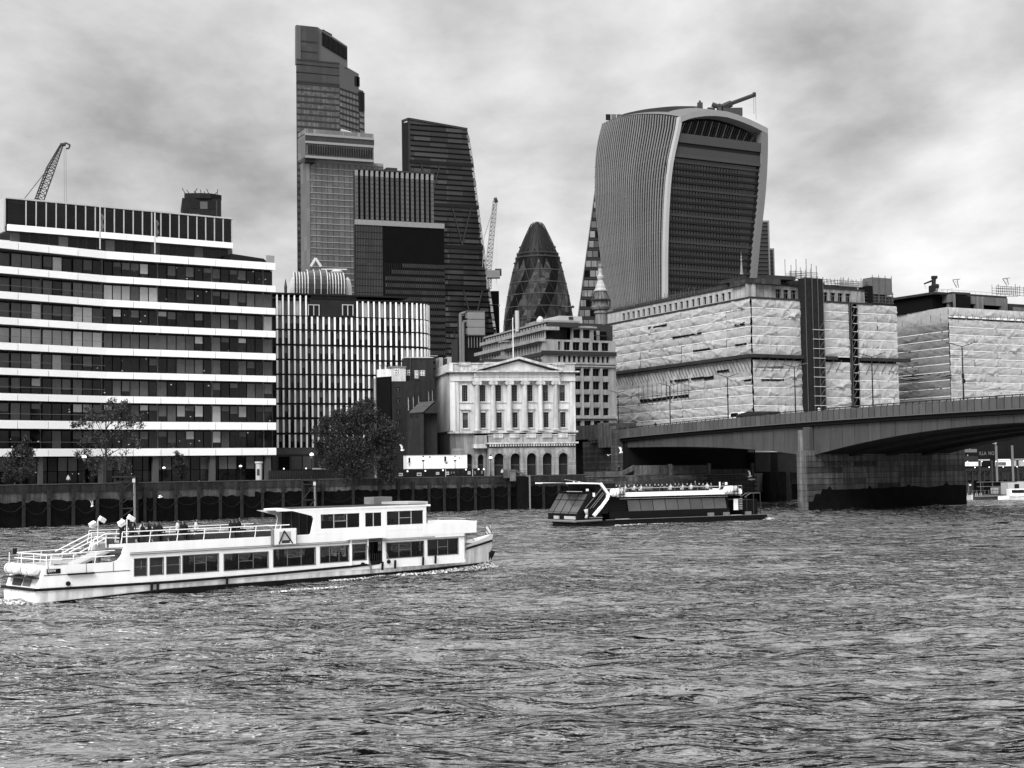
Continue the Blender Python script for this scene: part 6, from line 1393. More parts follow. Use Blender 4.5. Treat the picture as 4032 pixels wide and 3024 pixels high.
# van and box on the bridge
vn = thing('van', 'white van cab with dark windows crossing the bridge behind the parapet', 'van', fr=Fr(fBr.w(fBr.u('D2', 1568, 1630, 8), 8, 0), (.438, -.899)))
zv = fBr.z('D2', 1568, 1600, 8); MB().wallp([(-2.2, zv - 2.2), (2.4, zv - 2.2), (2.4, zv - .2), (2, zv), (-1.3, zv), (-2.2, zv - .9)], -1, 1).build('body', white_old, vn); bx(vn, 'side_window', glass_d, -1.2, 1.2, -1.04, -1.01, zv - .8, zv - .15)
for x in (-1.4, 1.5): MB().bar((x, -1.02, zv - 2.2), (x, -.8, zv - 2.2), .36, 12).build('wheel', black, vn)
lo_ = thing('flatbed_lorry', 'dark low lorry load covered by tarpaulin just right of the van on the bridge', 'lorry', fr=Fr(fBr.w(fBr.u('D2', 1720, 1630, 8), 8, 0), (.438, -.899)))
zv = fBr.z('D2', 1720, 1590, 8); MB().wallp([(-5, zv - 2), (6, zv - 2), (6, zv - .3), (-1, zv), (-5, zv - .5)], -1.1, 1.1).build('covered_load', rfd, lo_)
for x in (-4, -2.8, 4.4): MB().bar((x, -1.1, zv - 2.2), (x, -.8, zv - 2.2), .45, 12).build('wheel', black, lo_)
# ================================================================== TERRACE: cabins, hoarding, lamps
f_ = Fr(at('Z3', 372, 460, 281), (.96, .28)); f_.o.z = 0
u = lambda x, o=0: f_.u('Z3', x, 300, o); z = lambda y, o=0: f_.z('Z3', 900, y, o)
cabw = mat('cabin_white', .86, .5, .03, .6, rnd=.02)
def cabin(x0, x1, lab, vents, door):
    fc_ = Fr(f_.w(u(x0), 0, 0), (.96, .28)); t = thing('site_cabin', lab, 'site cabin', fr=fc_, group='white site cabins on the hoarding'); L_ = u(x1) - u(x0)
    bx(t, 'body', cabw, 0, L_, 0, 3, z(350), z(158)); bx(t, 'roof_rim', lgrey, -.05, L_ + .05, -.06, 3.05, z(158), z(152)); bx(t, 'floor_rim', grey, -.02, L_ + .02, -.05, .3, z(354), z(349))
    for (xa, xb, ya, yb) in vents: bx(t, 'window' if yb - ya > 50 else 'vent', black if yb - ya > 50 else grey, u(xa) - u(x0), u(xb) - u(x0), -.05, -.01, z(yb), z(ya))
    return t
cabin(375, 915, 'left white site cabin with a grey end panel and dark slit window', [(400, 425, 185, 258), (697, 722, 170, 190), (384, 445, 262, 266), (405, 422, 280, 300)], 0)
cabin(918, 1252, 'right white site cabin with a small dark window at its left end', [(921, 948, 176, 245), (918, 985, 250, 254), (935, 965, 258, 282), (1137, 1150, 190, 210)], 0)
ho = thing('hoarding', 'black site hoarding with small posters and a row of round lights along the terrace', 'hoarding', fr=f_)
ha, hb_ = u(255, -1.2), u(1500, -1.2)
for i in range(16): a = lerp(ha, hb_, i / 16); bx(ho, 'board', black, a + .02, lerp(ha, hb_, (i + 1) / 16) - .02, -1.2, -1.1, ZG, z(356, -1.2))
for (xa, xb, ya, yb) in ((520, 588, 404, 452), (798, 845, 400, 438), (945, 987, 395, 442), (1258, 1298, 395, 440), (1353, 1374, 394, 442), (1454, 1475, 390, 436), (1014, 1028, 396, 426), (1052, 1068, 396, 422), (258, 316, 405, 450)):
    p_ = bx(ho, 'poster', lgrey if xb - xa > 30 else grey, u(xa, -1.25), u(xb, -1.25), -1.25, -1.21, z(yb, -1.25), z(ya, -1.25)); 
    if xb - xa > 30: bx(ho, 'poster_print', dark, u(xa + 12, -1.27), u(xb - 12, -1.27), -1.27, -1.255, z(yb - 16, -1.27), z(ya + 17, -1.27))
lm_ = MB().lathe([(.02, -.12), (.13, -.06), (.14, .05), (.08, .12), (.02, .16)], 10).mesh('bulkhead_light', lamp_m)
for x, y in ((386, 384), (646, 381), (901, 376), (1234, 371), (1418, 369), (1494, 371)): link('bulkhead_light', lm_, ho, (u(x, -1.5), -1.4, z(y, -1.5)))
for x in (937, 1328): MB().bar((u(x, -1.3), -1.35, ZG), (u(x, -1.3), -1.35, z(362, -1.3)), .07, 6).build('hoarding_post', lgrey, ho)
# street lamps on the walkway
def globe_lamp(hh):
    t = thing('street_lamp', 'x', 'street lamp'); MB().lathe([(.2, 0), (.2, .5), (.1, .8), (.07, 1.2), (.06, hh - .9)], 8).build('pole', black, t); MB().lathe([(.05, hh - .9), (.2, hh - .75), (.36, hh - .42), (.38, hh - .36)], 10).build('lantern_bowl', grey, t)
    MB().lathe([(.38, hh - .35), (.3, hh - .12), (.12, hh)], 10).build('lantern_glass', cabw if 0 else lamp_m, t); MB().lathe([(.12, hh), (.16, hh + .15), (.02, hh + .5)], 8).build('lantern_finial', black, t); return t
gl = globe_lamp(4.3); index_kids(); first = True
for (c_, x, y, D_, lab) in (('Z3', 613, 205, 279, 'black lamp with pale bowl before the left part of the white cabins'), ('Z3', 1075, 205, 280.5, 'black lamp with pale bowl before the right white cabin'), ('Z3', 1592, 190, 283, 'black lamp with lit bowl before the hall\'s arched base'), ('C4', 503, 638, 262, 'black lamp with lit bowl left of the big round tree'), ('C2', 667, 900, 236, 'lamp with white bowl beside the sparse tall tree'), ('C2', 1298, 988, 256, 'lamp bowl glowing before the banded office ground floor'), ('C2', 1905, 975, 262, 'lamp bowl before the ground floor at the banded office right end')):
    p = at(c_, x, y, D_); t = gl if first else copy_tree(gl); first = False
    s_ = (p.z - ZG) / 4.1; t.location = (p.x, p.y, ZG); t.scale = (max(.75, min(1, s_)), max(.75, min(1, s_)), s_); t['label'] = lab; t['group'] = 'globe lamps on the river walk'
# kiosk pillar and walkway bits
kp = thing('information_pillar', 'small white pillar with dark lettering on the walkway right of the banded office', 'pillar', loc=at('C2', 2050, 1080, 258)); kp.location.z = ZG; MB().lathe([(.55, 0), (.55, 3.2), (.7, 3.3), (.7, 3.6)], 14).build('drum', lgrey, kp); bx(kp, 'notice', dark, -.25, .2, -.6, -.56, 1.2, 2.3)
st_2 = thing('landing_stair', 'sloping stone parapet of landing steps below the hall arches', 'stair', fr=Fr(at('Z3', 1870, 440, 279), (.97, .2))); st_2.location.z = 0
fs_ = Fr(at('Z3', 1870, 440, 279), (.97, .2)); fs_.o.z = 0; us_ = lambda x: fs_.u('Z3', x, 420); zs2 = lambda y: fs_.z('Z3', 2000, y)
MB().wallp([(us_(1870), zs2(360)), (us_(1960), zs2(365)), (us_(2150), zs2(455)), (us_(2150), zs2(485)), (us_(1950), zs2(400)), (us_(1870), zs2(400))], -.3, .2).build('sloping_parapet', stone_q, st_2); bx(st_2, 'pier', stone_q, us_(1785), us_(1860), -.3, .5, ZG, zs2(362)); bx(st_2, 'end_post', grey, us_(2140), us_(2160), -.5, -.3, 0, zs2(450)); bx(st_2, 'dark_opening', tide, us_(1970), us_(2150), -.2, .6, -1, zs2(470)); bx(st_2, 'low_wall', stone_q, us_(1870), us_(1955), -.3, .3, ZG - .6, zs2(402))

# timber landing stages in front of the wall
def lattice_tower(c_, xa, xb, yt, yb, D_, lab, rows_):
    s_ = CR[c_][2] * D_ / FPX; p = at(c_, (xa + xb) / 2, yb, D_); t = thing('mooring_tower', lab, 'mooring tower', loc=(p.x, p.y, -.8), group='timber mooring towers at the river wall')
    W_ = (xb - xa) * s_; H_ = (yb - yt) * s_; tm = post_m
    for x, y in ((-W_ / 2, 0), (W_ / 2, 0), (-W_ / 2, 1.6), (W_ / 2, 1.6)): MB().bar((x * 1.08, y, 0), (x * (.92 if x < 0 else 1), y, H_ + .8), .2, 6).build('pile', grey if (x > 0 and y == 0) else tm, t)
    for i in range(rows_):
        z0_, z1_ = lerp(1, H_, i / rows_), lerp(1, H_, (i + 1) / rows_)
        MB().bar((-W_ / 2, -.1, z1_), (W_ / 2, -.1, z1_), .13, 4).build('cross_beam', tm, t); MB().bar((-W_ / 2, -.1, z0_), (W_ / 2, -.1, z1_), .12, 4).build('diagonal_brace', tm, t); MB().bar((-W_ / 2, 0, z1_), (-W_ / 2, 1.6, z1_), .1, 4).bar((W_ / 2, 0, z1_), (W_ / 2, 1.6, z1_), .1, 4).build('side_beam', tm, t)
    bx(t, 'top_plate', tm, -W_ / 2 - .3, W_ / 2 + .3, -.3, 1.9, H_ + .6, H_ + .85)
    bx(t, 'marker_board', lgrey, W_ / 2 - .2, W_ / 2 + .25, -.36, -.25, H_ - .2, H_ + .4)
    return t
lattice_tower('C2', 905, 1062, 1070, 1440, 234, 'tall weathered timber mooring tower by the wall behind the white ferry stern', 3)
lattice_tower('C4', 425, 530, 790, 1110, 255, 'smaller timber mooring tower left of the big tree at the river wall', 2)

# ================================================================== TREES
bark = mat('bark', .03, .9, .3, 2); 
def leaf_mat(nm, v):
    global NT
    m = bpy.data.materials.new(nm); m.use_nodes = True; NT = m.node_tree; bs = NT.nodes['Principled BSDF']; g = N('ShaderNodeNewGeometry'); r_ = M('MULTIPLY', M('ADD', M('MULTIPLY', g.outputs['Random Per Island'], 1.5), .35), v); cb = N('ShaderNodeCombineColor'); [L(r_, cb.inputs[i]) for i in range(3)]; L(cb.outputs[0], bs.inputs['Base Color']); bs.inputs['Roughness'].default_value = .6; bs.inputs['Specular IOR Level'].default_value = .3; return m
lf1 = leaf_mat('leaf_dark', .019); lf2 = leaf_mat('leaf_grey', .034)
def leaves(pts, size, sd):
    r_ = np.random.RandomState(sd); n = len(pts); P = np.array(pts); a = r_.randn(n, 3); a /= np.linalg.norm(a, axis=1)[:, None]; b = np.cross(a, r_.randn(n, 3)); b /= np.linalg.norm(b, axis=1)[:, None]
    s_ = size * r_.uniform(.6, 1.3, (n, 1)); V = np.stack([P - a * s_, P + b * s_ * .55, P + a * s_, P - b * s_ * .55], 1).reshape(-1, 3)
    me = bpy.data.meshes.new('leaves'); me.from_pydata(V.tolist(), [], np.arange(4 * n).reshape(-1, 4).tolist()); return me
def tree(loc, h, crown, lab, sd, m, nleaf, size, trunk_r=.25, sparse=False, name='tree'):
    """crown: list of clusters (x,y,z,rx,rz,weight)"""
    r_ = random.Random(sd); rn = np.random.RandomState(sd); t = thing(name, lab, 'tree', loc=loc)
    tk = MB(); tk.bar((0, 0, 0), (.1, 0, h * .5), trunk_r, 8, trunk_r * .7).bar((.1, 0, h * .5), (0, .1, h * .92), trunk_r * .7, 6, trunk_r * .15)
    for c in crown:
        z0_ = max(.25 * h, min(h * .85, c[2] - .25 * h * r_.random())); tk.bar((0, 0, z0_ * .8), (c[0] * .9, c[1] * .9, c[2]), trunk_r * .4, 5, trunk_r * .08)
        for k in range(4): e = (c[0] + r_.uniform(-1, 1) * c[3] * .8, c[1] + r_.uniform(-1, 1) * c[3] * .8, c[2] + r_.uniform(-.3, 1) * c[4]); tk.bar((c[0] * .6, c[1] * .6, lerp(z0_, c[2], .6)), e, trunk_r * .15, 4, trunk_r * .04)
    tk.build('trunk', bark, t)
    tot_ = sum(c[5] for c in crown); P = []
    for c in crown:
        n = int(nleaf * c[5] / tot_); nc = max(4, n // 60)
        cen = rn.randn(nc, 3); cen /= np.linalg.norm(cen, axis=1)[:, None]; cen *= (rn.uniform(.35, 1, (nc, 1)) ** .5); cen *= np.array([c[3], c[3], c[4]]); cen += np.array(c[:3])
        for q in cen: P.append(q + rn.randn(n // nc, 3) * (.42 if not sparse else .38) * (c[3] / 2.2) ** .5)
    P = np.concatenate(P); me = leaves(P, size, sd); me.materials.append(m); link('crown', me, t); return t
def cr(c_, D_, x0, lst):  # clusters measured in the picture
    s_ = CR[c_][2] * D_ / FPX; return [((x - x0) * s_, random.uniform(-1.2, 1.2) * min(rx * s_, 2.5) * .6, at(c_, x, y, D_).z - ZG, rx * s_, rz * s_, w_) for x, y, rx, rz, w_ in lst]
random.seed(8)
p = at('C4', 900, 850, 262)
tree((p.x, p.y, ZG), at('C4', 960, 180, 262).z - ZG, cr('C4', 262, 900, [(700, 440, 150, 95, 2.2), (850, 380, 160, 110, 3), (990, 290, 110, 110, 2.2), (930, 250, 85, 60, 1), (1080, 400, 150, 100, 2.5), (1180, 480, 90, 100, 1.4), (640, 600, 110, 95, 1.6), (800, 600, 160, 110, 3), (960, 600, 160, 120, 3), (1120, 620, 130, 110, 2.2), (700, 720, 120, 60, 1.2), (1150, 740, 100, 70, 1.2), (900, 740, 160, 70, 1.6), (570, 420, 60, 50, .6), (620, 350, 60, 40, .5), (1010, 190, 40, 40, .4), (760, 290, 70, 50, .8), (1210, 650, 50, 60, .5), (1180, 860, 60, 40, .5), (560, 560, 40, 60, .4), (850, 830, 130, 40, .6)]), 'big round dark tree overhanging the river wall left of the hall', 4, lf1, 34000, .18, .45)
p = at('C2', 835, 1090, 238)
tree((p.x, p.y, ZG), at('C2', 910, 430, 238).z - ZG, cr('C2', 238, 835, [(915, 520, 70, 50, .5), (990, 500, 60, 40, .6), (700, 560, 70, 50, .6), (780, 600, 90, 40, .7), (640, 640, 80, 30, .6), (960, 640, 100, 40, .8), (1050, 590, 60, 50, .5), (1080, 650, 55, 30, .3), (760, 760, 110, 60, .7), (920, 760, 110, 50, .7), (1070, 780, 80, 50, .6), (640, 880, 80, 30, .6), (740, 930, 70, 40, .5), (960, 900, 120, 60, .9), (1010, 980, 70, 50, .7), (720, 1000, 70, 40, .4), (880, 470, 40, 30, .2), (600, 640, 40, 25, .3)]), 'tall sparse half-bare tree before the banded office', 9, lf2, 5200, .17, .22, True)
p = at('C2', 165, 1100, 228)
tree((p.x, p.y, ZG), at('C2', 185, 735, 228).z - ZG, cr('C2', 228, 165, [(185, 790, 30, 50, .5), (180, 860, 75, 45, 1), (120, 870, 60, 30, .6), (225, 870, 50, 30, .5), (150, 940, 110, 45, 1.3), (230, 960, 60, 50, .7), (90, 1000, 70, 45, .8), (180, 1030, 110, 50, 1.2), (60, 1060, 50, 40, .5)]), 'small dark bushy tree at the left picture edge before the banded office', 12, lf1, 5200, .16, .18)
p = at('C2', 1425, 1090, 254)
tree((p.x, p.y, ZG), at('C2', 1425, 850, 254).z - ZG, cr('C2', 254, 1425, [(1415, 880, 22, 35, .4), (1425, 940, 45, 45, 1), (1425, 1000, 50, 45, 1), (1430, 1040, 35, 25, .5)]), 'little egg-shaped tree before the right half of the banded office', 15, lf1, 2600, .13, .09)
# small planting by the hall
ps_ = thing('shrub', 'low dark shrub beside the abutment foot', 'shrub', loc=at('Z7', 780, 920, 300)); ps_.location.z = 6.0; rn = np.random.RandomState(2); me = leaves((rn.randn(900, 3) * np.array([1.8, .6, .35]) + np.array([0, 0, .6])).tolist(), .14, 3); me.materials.append(lf1); link('foliage', me, ps_)

# ================================================================== CRANES
def lattice(parent, a, b, w0, w1, n, r_, m, name='jib'):
    a, b = Vector(a), Vector(b); d = (b - a).normalized(); s_ = d.cross(Vector((0, 1, 0))).normalized(); f_ = Vector((0, 1, 0)); mb = MB(); prev = None
    for i in range(n + 1):
        t = i / n; c = a.lerp(b, t); w_ = lerp(w0, w1, t); q = [c - s_ * w_ / 2, c + s_ * w_ / 2 - f_ * w_ * .4, c + s_ * w_ / 2 + f_ * w_ * .4]
        if prev:
            for k in range(3): mb.bar(prev[k], q[k], r_, 4); mb.bar(prev[k], q[(k + 1) % 3], r_ * .55, 4)
        for k in range(3): mb.bar(q[k], q[(k + 1) % 3], r_ * .55, 4)
        prev = q
    return mb.build(name, m, parent)
D_ = 480; crm = mat('crane_steel', .045, .5, .1)
q = lambda x, y: at('Z8', x, y, D_)
base = q(690, 1110); cr1 = thing('tower_crane', 'dark lattice luffing crane jib rising above the banded office at far left', 'crane', loc=base); O_ = Vector(base)
top_, kn = q(1075, 150), q(890, 560)
low = O_ + (O_ - kn) * .6
lattice(cr1, low - O_, kn - O_, 2.6, 2.4, 10, .22, crm); lattice(cr1, kn - O_, top_ - O_, 2.4, .9, 8, .2, crm)
MB().path([q(1060, 130) - O_, q(1145, 100) - O_, q(1220, 135) - O_, q(1195, 200) - O_, q(1150, 195) - O_], .28, 5).bar(q(1055, 130) - O_, q(1140, 130) - O_, .55, 6).build('jib_head', crm, cr1)
for x0, x1 in ((1115, 1122), (1148, 1158)): MB().bar(q(x0, 200) - O_, q(x1, 1400) - O_, .07, 4).build('hoist_cable', grey, cr1)
MB().path([q(840, 545) - O_, q(410, 1090) - O_, q(200, 1350) - O_], .12, 4).build('tie_rope', crm, cr1); MB().bar((low - O_) + Vector((0, 0, 0)), Vector((low.x - O_.x, low.y - O_.y, 6 - O_.z)), 1.0, 4).build('mast', crm, cr1)
D_ = 905
q = lambda x, y: at('C6', x, y, D_)
base = q(1822, 1060); cr2 = thing('tower_crane', 'pale luffing crane standing between the wedge tower and the rounded tower', 'crane', loc=base); O_ = Vector(base); pcr = mat('pale_crane_steel', .24, .5, .1)
lattice(cr2, q(1820, 1020) - O_, q(1880, 425) - O_, 3.6, 2.4, 16, .42, pcr); MB().bar(q(1872, 420) - O_, q(1898, 410) - O_, 1.6, 6).build('jib_head', crm, cr2)
MB().bar(q(1870, 470) - O_, q(1782, 740) - O_, .28, 4).bar(q(1782, 740) - O_, q(1770, 1000) - O_, .2, 4).build('tie_rope', pcr, cr2); MB().bar(q(1888, 430) - O_, q(1890, 1150) - O_, .16, 4).build('hoist_cable', lgrey, cr2)
MB().box(-1, 7, -3, 3, -2.6, 2).build('machinery_deck', grey, cr2); MB().box(4, 8, -2, 2, -1, 3).build('counterweight', crm, cr2); lattice(cr2, q(1828, 1190) - O_, q(1826, 1070) - O_, 2.6, 2.6, 4, .4, pcr, 'mast')
sc2 = thing('roof_cleaning_arm', 'small dark arm at the lower right flank of the rounded tower', 'crane', loc=at('Z4', 1240, 1320, 1010)); s_ = .27119 * 1010 / FPX
MB().bar((-90 * s_, 0, 0), (85 * s_, 0, -2 * s_), .7, 5).bar((-20 * s_, 0, 0), (-20 * s_, 0, -80 * s_), 1.4, 5).bar((60 * s_, 0, 10 * s_), (90 * s_, 0, -10 * s_), .8, 5).build('arm', dark, sc2)

# ================================================================== PEOPLE (one continuous skinned body each)
skinm = mat('skin', .35, .6, .05); 
def body_mesh(name, joints, edges, rad, mats, split):
    me = bpy.data.meshes.new(name); me.from_pydata(joints, edges, []); o = bpy.data.objects.new(name, me); COL.objects.link(o); o.modifiers.new('s', 'SKIN'); o.modifiers.new('u', 'SUBSURF').levels = 1
    for i, r_ in enumerate(rad): me.skin_vertices[0].data[i].radius = (r_, r_ * .85)
    me.skin_vertices[0].data[0].use_root = True
    bpy.context.view_layer.update(); dg = bpy.context.evaluated_depsgraph_get(); out = bpy.data.meshes.new_from_object(o.evaluated_get(dg)); bpy.data.objects.remove(o); out.materials.clear()
    for m in mats: out.materials.append(m)
    for p in out.polygons: p.material_index = split(p.center); p.use_smooth = True
    return out
def person_mesh(pose, coat, legs, sd=0):
    J = [(0, 0, .95), (0, 0, 1.2), (0, 0, 1.42), (0, 0, 1.52), (0, -.02, 1.62), (0, -.01, 1.74)]; E = [(0, 1), (1, 2), (2, 3), (3, 4), (4, 5)]; Rd = [.16, .15, .17, .065, .10, .085]
    def arm(s_, el, wr, ha):
        k = len(J); J.extend([(s_ * .19, 0, 1.42), el, wr, ha]); E.extend([(2, k), (k, k + 1), (k + 1, k + 2), (k + 2, k + 3)]); Rd.extend([.07, .05, .04, .045])
    if pose == 'stand_point': arm(1, (.26, .0, 1.16), (.22, -.12, .98), (.2, -.16, .9)); arm(-1, (-.5, -.02, 1.47), (-.78, -.04, 1.36), (-.88, -.04, 1.44))
    elif pose == 'sit': arm(1, (.25, -.08, 1.15), (.14, -.3, 1.08), (.08, -.36, 1.08)); arm(-1, (-.25, -.08, 1.15), (-.14, -.3, 1.08), (-.08, -.36, 1.08))
    else: arm(1, (.25, .03, 1.15), (.26, -.06, .92), (.26, -.08, .83)); arm(-1, (-.25, .03, 1.15), (-.26, -.06, .92), (-.26, -.08, .83))
    for s_ in (-1, 1):
        k = len(J)
        if pose == 'sit': J.extend([(s_ * .1, -.02, .92), (s_ * .12, -.44, .95), (s_ * .12, -.46, .52), (s_ * .12, -.6, .48)])
        else: J.extend([(s_ * .09, 0, .88), (s_ * .11, -.02 + .1 * s_ * (pose == 'walk'), .5), (s_ * .11, .02 - .1 * s_ * (pose == 'walk'), .08), (s_ * .12, -.16, .04)])
        E.extend([(0, k), (k, k + 1), (k + 1, k + 2), (k + 2, k + 3)]); Rd.extend([.10, .075, .05, .045])
    return body_mesh('person_' + pose, J, E, Rd, [legs, coat, skinm, bark], lambda c: 2 if (c.z > 1.52 and c.y < .0 and c.z < 1.76) else 3 if c.z > 1.56 else 1 if c.z > .98 or (pose == 'sit' and c.z > .99) else 0)
coats = [mat('black_coat', .012, .8), mat('grey_coat', .09, .8), mat('pale_jacket', .5, .8), mat('dark_jeans', .02, .8)]
PMs = {}
def person(pose, ci, loc, rz, lab, group=None, sc_=1.0):
    k = (pose, ci)
    if k not in PMs: PMs[k] = person_mesh(pose, coats[ci], coats[3])
    o = tag(link('person', PMs[k], None, loc, (0, 0, rz), (sc_,) * 3), lab, 'person', group); return o

# ================================================================== WHITE FERRY
fF_ = Fr((-28.4, 88.2), (.731, .682)); BM = 4.5
fe = thing('passenger_ferry', 'long white two-deck passenger ferry with open rear top deck, heading right', 'ferry', fr=fF_)
fw = mat('ferry_white_paint', .84, .4, .04, .8, streak=.04, rnd=.015); fhull = mat('ferry_hull_white', .72, .45, .13, .9, streak=.25); fblk = mat('ferry_black_paint', .010, .4, .2, 1)
def z1(z): return z
U = lambda c, x, y: fF_.uz(c, x, y)
# hull loft (near side y=0, far side y=BM)
def half(u): return BM / 2 * (1 if u < 23 else max(.02, 1 - ((u - 23) / 15.6) ** 2.0)) if u >= .2 else BM / 2 * .97
def railz(u):
    pts = [(0, .84), (8, .76), (16, .82), (23, .95), (30.5, 1.25), (35.5, 1.65), (38.5, 2.05)]
    for (a, za_), (b, zb_) in zip(pts, pts[1:]):
        if a <= u <= b: return lerp(za_, zb_, (u - a) / (b - a))
    return pts[-1][1]
us_l = [0, .5, 2, 5, 9, 13, 17, 20, 23, 25, 27, 29, 31, 32.5, 34, 35.3, 36.5, 37.6, 38.5]
def hull(z0f, z1f, flare, m, name, close=True):
    mb = MB(); mb.smooth = False; near = []; far = []
    for u_ in us_l:
        hh_ = half(u_); b0 = hh_ * flare; fwd = 0
        near.append([(u_ - (38.5 - u_ < 9) * (1 - flare) * (9 - (38.5 - u_)) * .7, BM / 2 - b0, z0f(u_)), (u_, BM / 2 - hh_, z1f(u_))]); far.append([(near[-1][0][0], BM / 2 + b0, z0f(u_)), (u_, BM / 2 + hh_, z1f(u_))])
    mb.grid([[r_[0] for r_ in near], [r_[1] for r_ in near]]); mb.grid([[r_[1] for r_ in far], [r_[0] for r_ in far]])
    mb.quad(near[0][0], near[0][1], far[0][1], far[0][0])
    return mb.build(name, m, fe)
bz_ = lambda u: .0 + .32 * min(1, u / 9) + .008 * max(0, u - 28)
hull(lambda u: -.8, bz_, .86, fblk, 'boot_hull'); hull(bz_, lambda u: railz(u) - .06, .97, fhull, 'hull')
mb = MB()
for y_s in (-1, 1):
    prev = None
    for u_ in us_l:
        hh_ = half(u_) + .08; cur_ = [(u_, BM / 2 + y_s * hh_, railz(u_) - .12), (u_, BM / 2 + y_s * hh_, railz(u_) + .04), (u_, BM / 2 + y_s * (hh_ - .2), railz(u_) + .04), (u_, BM / 2 + y_s * (hh_ - .2), railz(u_) - .12)]
        if prev: mb.hexa([prev[0], cur_[0], cur_[3], prev[3], prev[1], cur_[1], cur_[2], prev[2]])
        prev = cur_
mb.box(-.12, .1, -.05, BM + .05, railz(0) - .12, railz(0) + .04); mb.build('rubbing_strake', fblk, fe)
mb = MB()
for (a, b) in zip(us_l, us_l[1:]): mb.quad((a, BM / 2 - half(a), railz(a)), (b, BM / 2 - half(b), railz(b)), (b, BM / 2 + half(b), railz(b)), (a, BM / 2 + half(a), railz(a)))
mb.build('main_deck', mat('ferry_deck', .06, .8), fe)
# bow bulwark
mb = MB()
for y_s in (-1, 1):
    rows_ = []
    for u_ in [33.9, 34.7, 35.5, 36.5, 37.5, 38.5]: rows_.append([(u_, BM / 2 + y_s * half(u_), railz(u_)), (u_ + .15, BM / 2 + y_s * (half(u_) + .05), railz(u_) + .15 + .35 * ((u_ - 33.9) / 4.6))])
    mb.grid(rows_)
mb.build('bow_bulwark', fw, fe)
# superstructure
z_b = .8; zbul = U('Z1', 705, 580)[1]; ztopA = U('E1', 1085, 543)[1]; ztopB = U('E2', 640, 440)[1]
zroof0 = U('E2', 700, 235)[1]
u_s = U('E1', 1085, 543)[0]
zw_lo, zw_hi = [], []
wins = []
for c_, xa, xb, yt, yb in (('E1', 1172, 1275, 665, 808), ('E1', 1308, 1420, 658, 798), ('E1', 1453, 1565, 648, 790), ('E1', 1593, 1900, 630, 776), ('E1', 1953, 2333, 616, 752), ('E2', 282, 643, 578, 722), ('E2', 690, 935, 556, 690), ('E2', 970, 1087, 540, 672), ('E2', 1268, 1587, 520, 648), ('E2', 1625, 1887, 495, 626)):
    xm = (xa + xb) / 2; ua_, ub2 = U(c_, xa, (yt + yb) / 2)[0], U(c_, xb, (yt + yb) / 2)[0]; za_, zb_ = U(c_, xm, yb)[1], U(c_, xm, yt)[1]; wins.append((ua_, ub2, za_, zb_))
print('ferry windows', [[round(q, 2) for q in w_] for w_ in wins])
zwl = float(np.mean([w_[2] for w_ in wins])); zwh = float(np.mean([w_[3] for w_ in wins]))
wl2 = [(a, b, zc_, zd_) for a, b, zc_, zd_ in wins]
door = (U('E2', 1100, 600)[0], U('E2', 1230, 600)[0], 1.0, U('E2', 1165, 480)[1])
uend = U('E2', 1950, 500)[0]; u_m0 = U('E1', 1130, 700)[0]
ZD2 = float(np.mean([ztopA, ztopB]))
print('decks', zbul, ztopA, ztopB, zroof0, zwl, zwh, door, uend)
wall_holes = wl2 + [door]
for yy, nm in ((0, 'side_wall'), (BM - .12, 'side_wall')):
    holed(u_m0, uend, z_b - .15, ZD2, wall_holes, yy, yy + .12).build(nm, fw, fe)
# stern block with S-curve
for yy in (0, BM - .12):
    MB().wallp([(.15, .78), (u_m0, .78), (u_m0, zbul + .02), (.62, zbul)], yy, yy + .12).build('stern_side', fw, fe)
    MB().wallp([(u_m0 - 1.2, zbul + .01), (u_m0 + .01, zbul), (u_m0 + .01, ZD2), (u_s, ZD2), (u_s - .1, ZD2 - .4), (u_s - .25, zbul + .35), (u_s - .45, zbul + .12)], yy, yy + .12).build('side_curve', fw, fe)
MB().hexa([(.15, .05, .8), (.3, .05, .8), (.3, BM - .05, .8), (.15, BM - .05, .8), (.62, .05, zbul), (.75, .05, zbul), (.75, BM - .05, zbul), (.62, BM - .05, zbul)]).build('transom', fw, fe)
MB().hexa([(.16, 1.2, .95), (.3, 1.2, .95), (.3, 2.2, .95), (.16, 2.2, .95), (.38, 1.2, 1.7), (.5, 1.2, 1.7), (.5, 2.2, 1.7), (.38, 2.2, 1.7)]).build('transom_shutter', grey, fe); MB().hexa([(.14, 2.4, .95), (.3, 2.4, .95), (.3, 3.6, .95), (.14, 3.6, .95), (.36, 2.4, 1.7), (.5, 2.4, 1.7), (.5, 3.6, 1.7), (.36, 3.6, 1.7)]).build('transom_door', dark, fe)
bx(fe, 'stern_deck', MATS['ferry_deck'], .6, u_m0, .1, BM - .1, zbul - .35, zbul - .28)
for zz_ in (1.62,): bx(fe, 'seam_line', dark, .5, u_m0, -.02, -.002, zz_ - .02, zz_ + .02)
for x_ in (.75, 3.2, 5.0, 6.9): bx(fe, 'panel_seam', grey, x_, x_ + .03, -.02, -.002, 1.65, zbul)
ub_, zb_2 = U('Z1', 1175, 715); ue_, _ = U('Z1', 1625, 690); bx(fe, 'side_step', fblk, ub_, ue_, -.2, -.003, zb_2 - .05, zb_2 + .05)
una, zna = U('Z1', 812, 710); unb, znb = U('Z1', 1052, 612); bx(fe, 'name_board', fblk, una, unb, -.03, -.003, zna, znb)
tcv = bpy.data.curves.new('name_lettering', 'FONT'); tcv.body = 'IDEWI'; tcv.size = (znb - zna) * .78; tcv.extrude = .004; tcv.materials.append(white); link('name_lettering', tcv, fe, (una + .06, -.035, zna + (znb - zna) * .35), (R(90), 0, 0), (.8, 1, 1))
